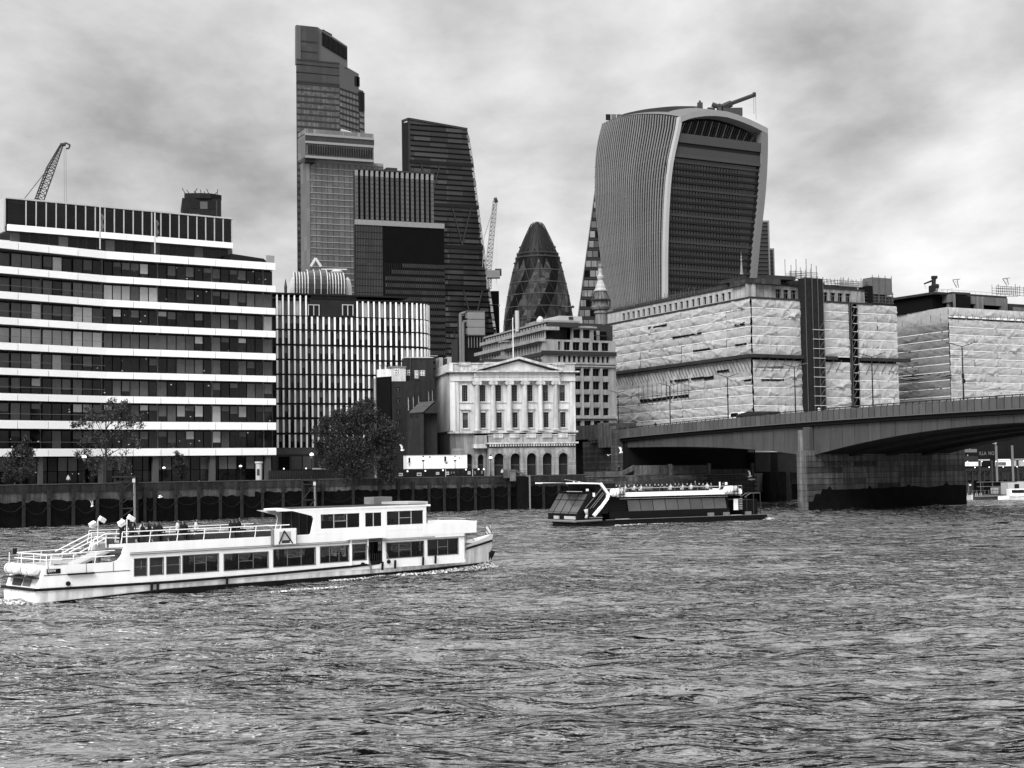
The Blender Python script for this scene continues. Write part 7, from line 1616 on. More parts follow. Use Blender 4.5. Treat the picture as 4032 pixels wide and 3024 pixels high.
# life raft canisters across the stern
def canister(parent, c, L_, r_, axis):
    a = Vector(c); d = Vector(axis) * L_ / 2; mb = MB(); mb.smooth = True; mb.bar(a - d, a - d * .8, r_ * .75, 14, r_).bar(a - d * .8, a + d * .8, r_, 14).bar(a + d * .8, a + d, r_, 14, r_ * .75); o = mb.build('life_raft_canister', white_old, parent)
    for t in (-.45, .45): MB().bar(a + d * t - Vector(axis) * .03, a + d * t + Vector(axis) * .03, r_ * 1.03, 12).build('strap', dark, o)
    return o
canister(fe, (.1, 1.15, zbul - .22), 1.7, .36, (0, 1, 0)); canister(fe, (.1, 3.2, zbul - .22), 1.6, .36, (0, 1, 0)); bx(fe, 'canister_rack', dark, -.2, .6, .3, 4.1, zbul - .75, zbul - .68)
# belts and gutters
bx(fe, 'gutter', grey, u_m0, uend + .4, -.08, -.002, zwh + .22, zwh + .27); MB().bar((u_m0, -.06, zwh + .35), (uend - 3, -.06, zwh + .35), .025, 5).build('grab_rail', grey, fe)
bx(fe, 'upper_deck', MATS['ferry_deck'], u_s - .4, uend + 1.2, .05, BM - .05, ZD2 - .62, ZD2 - .55)
# windows
for a, b, zc_, zd_ in wl2:
    wf = MB()
    for y0_, y1_ in ((-.025, .14),):
        wf.box(a - .05, b + .05, y0_, y1_, zc_ - .05, zc_); wf.box(a - .05, b + .05, y0_, y1_, zd_, zd_ + .05); wf.box(a - .05, a, y0_, y1_, zc_, zd_); wf.box(b, b + .05, y0_, y1_, zc_, zd_)
    n = 1 if b - a < 1.2 else 3
    wf = wf.build('window', MATS['grey_coat'], fe)
    for i in range(1, n): x_ = lerp(a, b, i / n); bx(wf, 'mullion', grey, x_ - .02, x_ + .02, .03, .08, zc_, zd_)
    if n == 3: bx(wf, 'transom_bar', grey, lerp(a, b, 1 / 3), lerp(a, b, 2 / 3), .03, .08, lerp(zc_, zd_, .5), lerp(zc_, zd_, .5) + .03)
    else: bx(wf, 'transom_bar', grey, a, b, .03, .08, lerp(zc_, zd_, .5), lerp(zc_, zd_, .5) + .03)
def clear_glass():
    global NT
    m = bpy.data.materials.new('clear_window_glass'); m.use_nodes = True; NT = m.node_tree; NT.nodes.remove(NT.nodes['Principled BSDF']); t = N('ShaderNodeBsdfTransparent'); t.inputs[0].default_value = (.42, .42, .42, 1); g = N('ShaderNodeBsdfGlossy'); g.inputs['Roughness'].default_value = .04; fr_ = N('ShaderNodeFresnel'); fr_.inputs[0].default_value = 1.45; mx = N('ShaderNodeMixShader'); L(fr_.outputs[0], mx.inputs[0]); L(t.outputs[0], mx.inputs[1]); L(g.outputs[0], mx.inputs[2]); L(mx.outputs[0], NT.nodes['Material Output'].inputs[0]); return m
cgl = clear_glass()
for k, (a, b, zc_, zd_) in enumerate(wl2):
    if k < 3: bx(fe, 'window_pane', MATS['grey_window_band'], a, b, .05, .06, zc_, zd_)
    else:
        for yy in (.05, BM - .06): MB().quad((a, yy, zc_), (b, yy, zc_), (b, yy, zd_), (a, yy, zd_)).build('window_pane', cgl, fe)
bx(fe, 'saloon_floor', MATS['ferry_deck'], u_m0, uend, .12, BM - .12, z_b, z_b + .05); bx(fe, 'saloon_lower_lining', fblk, u_m0 + 6, uend - .1, BM - .2, BM - .13, z_b, zwl + .05); bx(fe, 'saloon_ceiling', mat('dark_ceiling', .03, .7), u_m0, uend, .13, BM - .13, ZD2 - .75, ZD2 - .7)
bx(fe, 'bulkhead', fblk, u_m0 + 3.6, u_m0 + 3.7, .13, BM - .13, z_b, ZD2 - .7)
for x_ in (wl2[3][0] + .4, wl2[5][0] + 1.2, wl2[6][0] + .5, wl2[8][0] + .4, wl2[9][0] + .5): bx(fe, 'saloon_pillar', fblk, x_, x_ + .35, 2.0, 2.6, z_b, ZD2 - .7)
for i in range(18):
    x_ = wl2[3][0] + i * 1.15
    if x_ < door[0] - 1 or x_ > door[1] + .3: bx(fe, 'saloon_seat', fblk, x_, x_ + .1, .5, 2.1, z_b + .3, zwl + .35); bx(fe, 'saloon_seat', fblk, x_, x_ + .1, 3.3, 4.9, z_b + .3, zwl + .3)
# door porch
ph0 = U('E2', 945, 600)[0]; bx(fe, 'porch_canopy', fw, ph0 - .3, door[1] + .15, -.35, .0, door[3] - .02, door[3] + .14); bx(fe, 'sliding_door', fw, ph0, ph0 + .12, -.1, -.002, 1.0, door[3] - .05); bx(fe, 'sliding_door', fw, wl2[7][1] + .06, wl2[7][1] + .16, -.1, -.002, 1.0, door[3] - .05)
for i in range(7): x_ = lerp(door[0], door[1], (i + .5) / 7); MB().bar((x_, .06, .95), (x_, .06, 1.75), .02, 4).build('gate_bar', dark, fe)
for x_ in (door[0] + .02, door[1] - .02): MB().bar((x_, .04, .95), (x_, .04, door[3]), .04, 4).build('door_post', dark, fe)
# upper cabin
uc0, uc1 = U('E2', 655, 330)[0], U('E2', 1612, 300)[0]
uw = []
for xa, xb, yt, yb in ((693, 1032, 272, 396), (1080, 1223, 262, 382), (1268, 1585, 246, 365)):
    xm = (xa + xb) / 2; uw.append((U('E2', xa, (yt + yb) / 2)[0], U('E2', xb, (yt + yb) / 2)[0], U('E2', xm, yb)[1], U('E2', xm, yt)[1]))
print('upper', uw, uc0, uc1)
zu0 = float(np.mean([q[2] for q in uw])); zu1 = float(np.mean([q[3] for q in uw])); zrf = zu1 + .30
for yy in (0, BM - .12): holed(uc0, uc1, ZD2 - .02, zrf, uw, yy, yy + .12).build('upper_cabin_wall', fw, fe)
for a, b, zc_, zd_ in uw:
    for yy in (.05, BM - .06): MB().quad((a, yy, zc_), (b, yy, zc_), (b, yy, zd_), (a, yy, zd_)).build('window_pane', cgl, fe)
    n = 2 if b - a < 1.8 else 3
    for i in range(1, n): x_ = lerp(a, b, i / n); bx(fe, 'window_mullion', lgrey, x_ - .02, x_ + .02, .0, .06, zc_, zd_)
    if n == 3: bx(fe, 'window_rail', lgrey, lerp(a, b, 1 / 3), lerp(a, b, 2 / 3), .0, .06, lerp(zc_, zd_, .48), lerp(zc_, zd_, .48) + .03)
bx(fe, 'cabin_lining', fblk, uc0 + .5, uc1, BM - .2, BM - .13, ZD2 - .5, zu0 + .35); bx(fe, 'cabin_ceiling', MATS['dark_ceiling'], uc0, uc1, .13, BM - .13, zu1 + .1, zu1 + .14); bx(fe, 'cabin_partition', fblk, uw[1][1] + .2, uw[1][1] + .28, .2, BM - .2, ZD2 - .5, zu1 + .1)
# aft sloping end of the cabin sides: trapezoid opening
ua0 = U('E2', 385, 300)[0]
for yy in (0, BM - .12): MB().wallp([(uc0 + .01, ZD2), (uc0 + .01, zrf), (ua0 + .6, zrf - .0), (ua0 + 1.2, zrf - .14), (uc0 - .35, zrf - .38), (uc0 - .2, zrf - .6), (uc0 - .45, ZD2 + .05), (uc0 - .6, ZD2)], yy, yy + .12).build('aft_frame', fw, fe)
ubk = fF_.uz('E2', 345, 350, BM)[0]; bx(fe, 'aft_bulkhead', fblk, ubk, ubk + .06, .2, BM - .12, ZD2 - .5, zrf - .05)
for k in range(5): bx(fe, 'aft_glazing_bar', MATS['grey_coat'], ubk - .05, ubk, .25 + k * .95, .32 + k * .95, ZD2 - .5, zrf - .05)
# roof: sheet with raised edges, canopy aft
ur0, ur1 = fF_.uz('E2', 150, 258, BM)[0], U('E2', 1690, 200)[0]; urn = U('E2', 400, 255)[0]
mb = MB(); mb.prism([(ur0 + .5, BM * .55), (urn - .7, .25), (urn, .0), (ur1 - .5, -.05), (ur1 + .1, .8), (ur1 + .3, BM / 2), (ur1 + .1, BM - .8), (ur1 - .5, BM + .05), (ur0 + .8, BM), (ur0 + .1, BM - .5)], zrf, zrf + .12); mb.build('roof', fw, fe)
mb = MB(); mb.prism([(urn + .5, .35), (ur1 - .6, .35), (ur1 - .6, BM - .35), (ur0 + 1.4, BM - .35)], zrf + .12, zrf + .16); mb.build('roof_top', mat('roof_grey', .05, .8), fe)
MB().prism([(ur1 - 2.2, .5), (ur1 - .3, .5), (ur1 + .1, 1.6), (ur1 + .1, BM - 1.4), (ur1 - .3, BM - .5), (ur1 - 2.2, BM - .5)], zrf + .17, zrf + .34).build('wheelhouse_cap', lgrey, fe)
bx(fe, 'roof_box', grey, ur1 - 2.9, ur1 - 1.2, 3.6, 4.8, zrf + .17, zrf + .7)
# wheelhouse front
MB().hexa([(uc1, .02, ZD2 - .3), (uc1 + .55, .5, ZD2 - .3), (uc1 + .55, BM - .5, ZD2 - .3), (uc1, BM - .02, ZD2 - .3), (uc1, .02, zrf), (uc1 + .35, .5, zrf), (uc1 + .35, BM - .5, zrf), (uc1, BM - .02, zrf)]).build('wheelhouse', fw, fe)
MB().hexa([(uc1 + .08, .07, zu0 - .05), (uc1 + .50, .44, zu0 - .05), (uc1 + .52, .5, zu0 - .05), (uc1 + .1, .12, zu0 - .05), (uc1 + .06, .05, zu1), (uc1 + .40, .44, zu1), (uc1 + .42, .5, zu1), (uc1 + .08, .1, zu1)]).build('wheelhouse_window', glass_d, fe)
MB().quad((uc1 + .56, .6, zu0), (uc1 + .56, BM - .6, zu0), (uc1 + .42, BM - .6, zu1), (uc1 + .42, .6, zu1)).build('wheelhouse_window', glass_d, fe)
# forward upper bulwark
for yy in (0, BM - .1): MB().wallp([(uc1 - .3, ZD2 - .45), (uend + 1.1, ZD2 - .45), (uend + 1.2, ZD2 + .42), (uc1 - .05, ZD2 + .36), (uc1 - .3, ZD2 + .1)], yy - .015, yy + .07).build('upper_bulwark', fw, fe)
MB().prism([(uend + 1.0, -.03), (uend + 1.12, -.03), (uend + 1.9, BM / 2), (uend + 1.12, BM + .03), (uend + 1.0, BM + .03), (uend + 1.75, BM / 2)], ZD2 - .45, ZD2 + .40).build('upper_bulwark', fw, fe)
MB().path([(uend - 1.6, .6, ZD2 + .55), (uend + .6, .6, ZD2 + .58), (uend + 1.4, BM / 2, ZD2 + .58), (uend + .6, BM - .6, ZD2 + .58)], .03, 5).build('fore_rail', lgrey, fe)
# lower cabin front
MB().prism([(uend, .0), (uend + .6, 1.0), (uend + .75, BM / 2), (uend + .6, BM - 1.0), (uend, BM), (uend - .1, BM), (uend - .1, 0)], .9, ZD2 - .5).build('cabin_front', fw, fe)
MB().quad((uend + .05, .0, zwl), (uend + .55, .88, zwl), (uend + .55, .88, zwh), (uend + .05, .0, zwh)).build('front_window', glass_m, fe); 
# bow gear
MB().bar((34.9, 1.8, railz(35)), (35.3, 1.8, railz(35) + .8), .1, 6).box(34.7, 35.7, 1.6, 2.3, railz(35), railz(35) + .35).build('windlass', grey, fe); MB().path([(uend + .9, .9, railz(35)), (uend + 1.0, .9, railz(35) + 1.3), (uend + 2.2, 1.5, railz(36) + .4)], .03, 4).build('bow_rail', lgrey, fe)
MB().bar((38.3, BM / 2, railz(38.4)), (38.45, BM / 2, railz(38.4) + 1.2), .03, 5).build('jackstaff', lgrey, fe)
fg = MB(); fg.smooth = True
fg.grid([[(38.45 - .55 * i / 6, BM / 2 + .12 * math.sin(i * 1.4 + j), railz(38.4) + 1.18 - .6 * j / 5 - .12 * i / 6) for i in range(7)] for j in range(6)])
def flag_mat():
    global NT
    m = bpy.data.materials.new('union_flag_cloth'); m.use_nodes = True; NT = m.node_tree; g = N('ShaderNodeNewGeometry'); w_ = N('ShaderNodeTexWave', wave_type='BANDS', bands_direction='DIAGONAL'); w_.inputs['Scale'].default_value = 1.3; w_.inputs['Distortion'].default_value = 1.5; L(g.outputs['Position'], w_.inputs['Vector']); cb = N('ShaderNodeCombineColor'); v_ = SS(w_.outputs[1], .45, .6, .02, .75); [L(v_, cb.inputs[i]) for i in range(3)]; L(cb.outputs[0], NT.nodes['Principled BSDF'].inputs[0]); return m
fg.build('flag', flag_mat(), fe)
MB().bar((37.4, 1.1, .6), (37.5, 1.0, 1.3), .02, 8, .22).build('anchor', fblk, fe); MB().bar((37.0, .9, .6), (37.1, .8, 1.2), .02, 8, .16).build('anchor', fblk, fe)
nm_ = bpy.data.curves.new('bow_lettering', 'FONT'); 
bpy.data.curves.remove(nm_)
for c_, x, y in (('E1', 1315, 890), ('E1', 1368, 840), ('E2', 1222, 745), ('E2', 1575, 695), ('E1', 1970, 800), ('E2', 1332, 730), ('E2', 1683, 693)):
    u_, z_ = U(c_, x, y); zz_ = railz(u_); MB().bar((u_, -.14, zz_ + .05), (u_ - .05, -.16, zz_ - .55), .09, 6).build('fender', fblk, fe)
for c_, x, y in (('E2', 1055, 712), ('E2', 1280, 690), ('E1', 590, 880)):
    u_, z_ = U(c_, x, y); MB().bar((u_, -.12, z_), (u_, .0, z_), .14, 10).build('bollard_recess', fblk, fe)
MB().path([(door[0] - .05, -.1, 2.3), (door[0] + .02, -.14, 1.3), (door[0] + .15, -.16, .4), (door[0] + .28, -.16, .45), (door[0] + .1, -.12, 1.2)], .035, 5).build('mooring_rope', grey, fe); MB().path([(door[1] + .3, -.06, 2.5), (door[1] + .25, -.1, 1.9), (door[1] + .5, -.1, 1.2)], .03, 5).build('mooring_rope', grey, fe)
# rails of the open top deck
zrl = U('E1', 1300, 470)[1]; hr = .62
def rail(pts, r_=.035, name='handrail'): return MB().path(pts, r_, 5).build(name, fw, fe)
for yy in (.05, BM - .05):
    for dz_ in (.72, .42): rail([(u_s - .1, yy, ZD2 + dz_), (uc0 - 2.2, yy, ZD2 + dz_)])
    x_ = u_s - .1
    while x_ < uc0 - 2: rail([(x_ - .12, yy, ZD2 - .05), (x_, yy, ZD2 + .73)], .03, 'rail_post'); x_ += 1.95
# stair frame + stern stairs
xg = 0
for dy in (.1, 2.0):
    rail([(u_s - .3, dy, ZD2 + .62), (u_s - 1.2, dy, ZD2 + .66), (u_s - 3.6, dy, zbul + .75)]); rail([(u_s - .3, dy, ZD2 + .35), (u_s - 1.2, dy, ZD2 + .4), (u_s - 3.4, dy, zbul + .5)]); rail([(u_s - 1.2, dy, ZD2 - .2), (u_s - 1.2, dy, ZD2 + .66)], .03, 'rail_post')
MB().hexa([(u_s - 3.7, .3, zbul - .3), (u_s - 3.4, .3, zbul - .3), (u_s - 3.4, 1.8, zbul - .3), (u_s - 3.7, 1.8, zbul - .3), (u_s - 1.3, .3, ZD2 - .5), (u_s - .8, .3, ZD2 - .5), (u_s - .8, 1.8, ZD2 - .5), (u_s - 1.3, 1.8, ZD2 - .5)]).build('stair', lgrey, fe)
bx(fe, 'stair_landing_wall', fw, u_s - 1.0, u_m0 - .4, .03, .1, zbul + .9, ZD2)
YF = BM - .4
ZQ = lambda x, y: (lambda q: (q[0], YF, q[1]))(fF_.uz('Z1', x, y, YF))
rail([ZQ(1570, 400), ZQ(1650, 62), ZQ(1700, 50)]); rail([ZQ(1640, 105), ZQ(1832, 85), ZQ(1834, 165), ZQ(1630, 180)])
q0, q1 = ZQ(1640, 430), ZQ(1840, 185); MB().wallp([(q0[0], q0[2]), (q1[0] - .1, q0[2]), (q1[0], q1[2]), (q0[0] + .1, q1[2])], YF, YF + .06).build('far_stair_wall', lgrey, fe)
# stern deck rails
for yy in (.05, BM - .05):
    for dz_ in (.68, .36): rail([(.75, yy, zbul + dz_), (u_m0 - 1.0, yy, zbul + dz_ + .05)])
    x_ = 1.0
    while x_ < u_m0 - 1.4: rail([(x_ - .1, yy, zbul), (x_, yy, zbul + .68)], .028, 'rail_post'); x_ += 1.45
for dz_ in (.68, .36): rail([(.7, .05, zbul + dz_), (.7, BM - .05, zbul + dz_)])
for k in range(4): rail([(.7, .1 + k * 1.7, zbul), (.7, .1 + k * 1.7, zbul + .68)], .028, 'rail_post')
MB().bar((.6, BM - .3, zbul + .6), (.6, BM - .3, zbul + .95), .14, 8).build('stern_light', fblk, fe)
# floodlight masts
for (c_, x, yb_, yt, yy) in (('E1', 852, 490, 330, BM - .5), ('E1', 1104, 490, 318, .3)):
    u_, zt2 = fF_.uz(c_, x, yt, yy); z0_ = fF_.z(c_, x, yb_, yy); mt = MB().bar((u_, yy, z0_ - .4), (u_, yy, zt2), .045, 5).build('light_mast', fw, fe)
    for dx_, dz_ in ((-.35, -.25), (.3, .05)): MB().box(-.2, .2, -.16, .16, -.14, .14).build('floodlight', fw, mt, loc=(u_ + dx_, yy, zt2 + dz_), rot=(.3, .5 if dx_ > 0 else -.5, 0)); MB().bar((u_, yy, zt2 - .05), (u_ + dx_ * .6, yy, zt2 + dz_), .03, 4).build('lamp_bracket', grey, mt)
# white notice board on the side
uN0, zN1 = U('E2', 258, 405); uN1, zN0 = U('E2', 458, 532); bx(fe, 'gangway_panel', fw, uN0, uN1, -.32, -.05, zN0, zN1); MB().path([(lerp(uN0, uN1, .22), -.35, zN0 + .05), (lerp(uN0, uN1, .45), -.36, zN1 - .15), (lerp(uN0, uN1, .82), -.35, zN0 + .05)], .05, 5).build('strap', fblk, fe); bx(fe, 'panel_slots', dark, lerp(uN0, uN1, .35), lerp(uN0, uN1, .7), -.34, -.325, zN0 + .08, zN0 + .28); bx(fe, 'panel_border', grey, uN0 - .03, uN0 + .03, -.34, -.04, zN0, zN1); bx(fe, 'panel_border', grey, uN1 - .03, uN1 + .03, -.34, -.04, zN0, zN1); bx(fe, 'panel_inset', lgrey, lerp(uN0, uN1, .25), lerp(uN0, uN1, .75), -.335, -.325, zN0 + .3, zN1 - .2)
# benches
for i in range(11):
    x_ = u_s + 1 + i * 1.15
    for y0_ in (.5, 3.2): MB().box(x_, x_ + .42, y0_, y0_ + 1.7, ZD2 - .15, ZD2 - .1).box(x_ - .04, x_, y0_, y0_ + 1.7, ZD2 - .1, ZD2 + .3).build('bench', dark, fe)
for i in range(3):
    x_ = 2.0 + i * 2; MB().box(x_, x_ + .42, .7, 2.2, zbul - .02, zbul + .05).box(x_ - .04, x_, .7, 2.2, zbul, zbul + .45).box(x_ + .1, x_ + .16, 1, 2, zbul - .3, zbul).build('bench', lgrey, fe)
# passengers
zdk = ZD2 - .55
u_, _ = fF_.uz('E1', 1060, 450, 1.6); person('stand_point', 0, fF_.w(u_, 1.6, zdk + .35), .3, 'person in black standing on the ferry top deck, one arm stretched out')
u_, _ = fF_.uz('E1', 1145, 400, 3.6); person('stand', 0, fF_.w(u_, 3.6, zdk + .25), .3, 'second person in black standing at the top of the ferry stairs')
seats = [(1150, 450, 1.2, 0), (1240, 445, 1.3, 0), (1235, 450, 3.8, 2), (1300, 445, 3.6, 0), (1350, 440, 1.2, 0), (1390, 430, 1.8, 0), (1545, 425, 3.8, 2), (1580, 420, 1.2, 0), (1610, 420, 1.8, 0), (1705, 405, 3.4, 2), (2010, 400, 1.0, 0), (2045, 395, 1.7, 0), (2080, 390, 3.4, 0)]
for k, (x, y, yy, ci) in enumerate(seats):
    u_, zhd = fF_.uz('E1', x, y, yy)
    o = person('sit', ci, fF_.w(u_, yy, zdk + .02), fF_.rot + R(90) + .2 * (k % 3 - 1), 'x')
labs = ['passenger in black on the rearmost top deck bench', 'passenger with dark hair beside the stairs, facing forward', 'passenger in pale top behind the second dark-coated one', 'stooped passenger between the two rear couples', 'left one of the couple in dark coats by the railing', 'right one of the couple in dark coats by the railing', 'passenger in pale jacket in the middle of the open deck', 'dark-coated passenger next to the pale jacket, mid deck', 'second dark-coated passenger in the mid-deck row', 'passenger in white top sitting alone, past mid deck', 'big dark-coated passenger nearest the cabin, left of the pair', 'dark-coated passenger right of the big one near the cabin', 'passenger farthest forward on the open top deck']
pp_ = [o for o in bpy.data.objects if o.get('label') == 'x']
for o, l_ in zip(sorted(pp_, key=lambda o: fF_.m.inverted() @ o.location if 0 else (fF_.m.inverted() @ o.location).x), labs): o['label'] = l_; o['group'] = 'passengers on the ferry top deck'
for k, (x, yy) in enumerate(((2070, 1.5), (2190, 1.2))): u_, _ = fF_.uz('E1', x, 700, yy); person('sit', 0, fF_.w(u_, yy, z_b - .35), fF_.rot + R(90), ('dark seated passenger seen through the fourth saloon window' if k == 0 else 'dark seated passenger at the right end of that saloon window'), 'passengers in the ferry saloon')
for x, lab in ((590, 'dark silhouette of a passenger in the ferry saloon left of the door'), (850, 'passenger silhouette just left of the ferry doorway')): u_, _ = fF_.uz('E2', x, 640, 1.4); person('sit', 0, fF_.w(u_, 1.4, z_b - .35), fF_.rot + R(90), lab, 'passengers in the ferry saloon')
for x, lab in ((1000, 'passenger silhouette in the first upper cabin window'), (1110, 'passenger silhouette in the small upper cabin window'), (1320, 'passenger silhouette in the forward upper cabin window')): u_, _ = fF_.uz('E2', x, 340, 1.4); person('sit', 0, fF_.w(u_, 1.4, zdk - .42), fF_.rot + R(90), lab, 'passengers in the ferry upper cabin')
# foam
def foam_mat():
    global NT
    m = bpy.data.materials.new('foam'); m.use_nodes = True; NT = m.node_tree; bs = NT.nodes['Principled BSDF']; g = N('ShaderNodeNewGeometry'); n = N('ShaderNodeTexNoise'); n.inputs['Scale'].default_value = 6.5; n.inputs['Detail'].default_value = 8; n.inputs['Roughness'].default_value = .7; L(g.outputs['Position'], n.inputs['Vector']); L(SS(n.outputs[0], .46, .60), bs.inputs['Alpha']); bs.inputs['Base Color'].default_value = (.8, .8, .8, 1); bs.inputs['Roughness'].default_value = .7; return m
foam = foam_mat()
def foam_strip(path, wd, hgt, name='wake_foam'):
    rs_ = np.random.RandomState(5); mb = MB(); mb.smooth = True; rows_ = []
    for i, (p, w_, h_) in enumerate(path):
        p = Vector(p); d = Vector(path[min(i + 1, len(path) - 1)][0]) - Vector(path[max(i - 1, 0)][0]); n = Vector((d.y, -d.x, 0)).normalized()
        rows_.append([tuple(p + n * w_ * (t - .5) * 2 + Vector((0, 0, .06 + h_ * math.exp(-((t - .45) / .22) ** 2) * rs_.uniform(.5, 1.2) + .04 * rs_.randn()))) for t in np.linspace(0, 1, 9)])
    mb.grid(rows_); return tag(mb.build(name, foam), 'white foam along the boat waterline', kind='stuff')
def fline(fr_, pts, n=50):
    out = []
    for k in range(n + 1):
        t = k / n * (len(pts) - 1); i = min(int(t), len(pts) - 2); f = t - i; a, b = pts[i], pts[i + 1]; out.append((fr_.w(lerp(a[0], b[0], f), lerp(a[1], b[1], f), 0), lerp(a[2], b[2], f), lerp(a[3], b[3], f)))
    return out
foam_strip(fline(fF_, [(21, -.5, .2, .04), (26, -.35, .35, .1), (30, -.2, .5, .12), (33, .2, .6, .2), (35.5, .7, .7, .3), (37.8, 1.7, .7, .45), (38.8, 2.5, .4, .3)]), 1, 1)
foam_strip(fline(fF_, [(-.6, -.3, .5, .12), (-1.2, 2, .7, .2), (-1.6, 4.6, .8, .15), (-4, 5, 1.2, .1)]), 1, 1); foam_strip(fline(fF_, [(13, -5.2, .1, .02), (16, -4.8, .22, .03), (19, -5.4, .1, .02)], 24), 1, 1)

# ================================================================== DARK SIGHTSEEING BOAT
fG = Fr((10.2, 193), (.866, .5)); GB = 7.6; LG = fG.u('E3', 2045, 430)
db = thing('sightseeing_boat', 'low black glass-sided sightseeing boat with a white angular frame and open top deck', 'sightseeing boat', fr=fG)
UG = lambda x, y, off=0: fG.uz('E3', x, y, off); UZ5 = lambda x, y, off=0: fG.uz('Z5', x, y, off)
blk2 = mat('boat_black_hull', .008, .35, .2, .8); bgl = mat('boat_smoked_glass', .085, .12, .25, .35, rnd=.2, spec=.6)
print('boat len', LG, UG(800, 200), UG(850, 360), UG(850, 265), UG(1000, 230))
zS = UG(1000, 425)[1]
MB().prism([(-2.6, GB * .25), (-1.2, -.1), (LG - .5, 0), (LG, .6), (LG, GB - .6), (LG - .5, GB), (-1.2, GB + .1), (-2.6, GB * .75)], -.6, .35).build('hull', blk2, db)
MB().prism([(-1.6, .15), (-.4, 0), (LG - .2, -.08), (LG + .1, .5), (LG + .1, GB - .5), (LG - .2, GB), (-.4, GB), (-1.6, GB - .15)], .35, zS).build('sponson', blk2, db)
bx(db, 'deck_edge', grey, 2, LG, -.14, -.06, zS, zS + .06)
MB().bar((-3.0, -.6, .75), (-3.2, GB + 1.6, .75), .16, 6).bar((-3.0, -.6, .75), (1.2, -.35, .8), .13, 6).build('bow_bumper', grey, db)
for y0_, y1_ in ((.6, 3.2), (4.6, 5.8)): bx(db, 'bow_fender_panel', lgrey, -2.35, -2.2, y0_, y1_, .95, 1.35)
bx(db, 'bow_block', blk2, -2.2, 1.5, .1, GB - .1, .6, 1.9)
zr0 = UG(1000, 230)[1]; zr1 = UG(1000, 192)[1]; ug0, ug1 = UG(840, 300)[0], UG(1700, 300)[0]; zg0 = UG(1000, 356)[1]; zg1 = UG(1000, 262)[1]
print('boat z', zS, zr0, zr1, ug0, ug1, zg0, zg1)
bx(db, 'cabin_lower', blk2, 3.0, ug1 + .6, .5, GB - .5, zS, zg0); bx(db, 'cabin_core', blk2, 3.0, ug1 + .6, .8, GB - .8, zg0, zr0)
for i in range(8):
    a, b = lerp(ug0, ug1, i / 8) + .06, lerp(ug0, ug1, (i + 1) / 8) - .06; o_ = .12; mb = MB(); mb.hexa([(a + o_, .48, zg0), (b + o_, .48, zg0), (b + o_, .6, zg0), (a + o_, .6, zg0), (a, .68, zg1), (b, .68, zg1), (b, .78, zg1), (a, .78, zg1)]); mb.build('side_window', bgl, db)
bx(db, 'eave_line', lgrey, ug0 - 1.2, ug1 + .3, .5, .6, zg1 + .18, zg1 + .26)
ua_, ub2 = UG(690, 215)[0], UG(1822, 215)[0]; zz1 = float(zr1)
bx(db, 'roof_band', white, ua_ + .8, ub2, .1, .3, zr0, zz1); bx(db, 'roof_band', white, ub2 - .25, ub2, .3, GB - .2, zr0 - .2, zz1 + .15); bx(db, 'top_deck', blk2, ua_, ub2, .3, GB - .3, zr0 - .1, zr0 + .05)
for (xa, xb) in ((672, 785), (1665, 1775)):
    a, b = UG(xa, 200)[0], UG(xb, 200)[0]; canister(db, ((a + b) / 2, -.05, zr1 + .02), b - a, .52, (1, 0, 0))
    for t in (.5, .8): x_ = lerp(a, b, t); MB().bar((x_, -.7, zr1 - .75), (x_, -.7, zr1 + .6), .06, 4).build('canister_frame', blk2, db)
    bx(db, 'canister_frame', blk2, lerp(a, b, .4), lerp(a, b, .9), -.72, -.6, zr1 - .28, zr1 - .2)
# angular white frame
frm = [UZ5(495, 143, 1.0), UZ5(860, 143, .4), UZ5(1170, 150, -.1), UZ5(1300, 330, -.1), UZ5(1295, 400, -.1), UZ5(1180, 560, -.1), UZ5(1050, 715, -.1)]
for y_ in (-.1, GB): 
    for (a, b) in zip(frm, frm[1:]):
        w_ = .13 if a[1] > 5.6 and b[1] > 5.4 else .24
        MB().bar((a[0], y_, a[1]), (b[0], y_, b[1]), w_, 4).build('white_frame', white, db)
MB().bar((frm[3][0], -.1, frm[3][1]), (ua_ + .8, .1, zr1 - .15), .22, 4).build('white_frame', white, db)
roofz = frm[0][1]
MB().prism([(frm[0][0] + 1, 0), (frm[2][0], 0), (frm[2][0], GB), (frm[0][0] + 1, GB)], roofz - .12, roofz - .04).build('wheelhouse_roof', blk2, db)
MB().path([(frm[2][0] - 1, 2, roofz), (frm[2][0] - 4.2, 2, roofz + .45)], .04, 4).build('aerial', lgrey, db)
for x in (705, 800): u_, z_ = UZ5(x, 128, 2); MB().bar((u_, 2, z_ - .2), (u_, 2, z_ + .12), .12, 8).build('navigation_light', white, db)
# glazed raked bow: 4 columns x 2 rows across the beam
wb0, wt0 = (-2.0, 1.95), (-.2, 4.3)
zlo, zhi = 1.7, UZ5(700, 330, 3)[1]
xlo, xhi = -2.3, -.55
cols = [.15, 2.25, 4.25, 6.1, GB - .15]
def bp_(y, t): return (lerp(xlo, xhi, t), y, lerp(zlo, zhi, t))
for y0_, y1_ in zip(cols, cols[1:]):
    for ta, tb_ in ((.0, .66), (.70, 1.0)):
        q = [bp_(y0_ + .12, ta), bp_(y1_ - .12, ta), bp_(y1_ - .12, tb_), bp_(y0_ + .12, tb_)]; mb = MB(); mb.quad(q[0], q[3], q[2], q[1]); mb.quad(*q); mb.hexa([(p_[0], p_[1], p_[2]) for p_ in q] + [(p_[0] + .12, p_[1], p_[2]) for p_ in q]); mb = MB(); mb.hexa([q[0], q[1], (q[1][0] + .1, q[1][1], q[1][2]), (q[0][0] + .1, q[0][1], q[0][2]), q[3], q[2], (q[2][0] + .1, q[2][1], q[2][2]), (q[3][0] + .1, q[3][1], q[3][2])]); mb.build('bow_window', bgl, db)
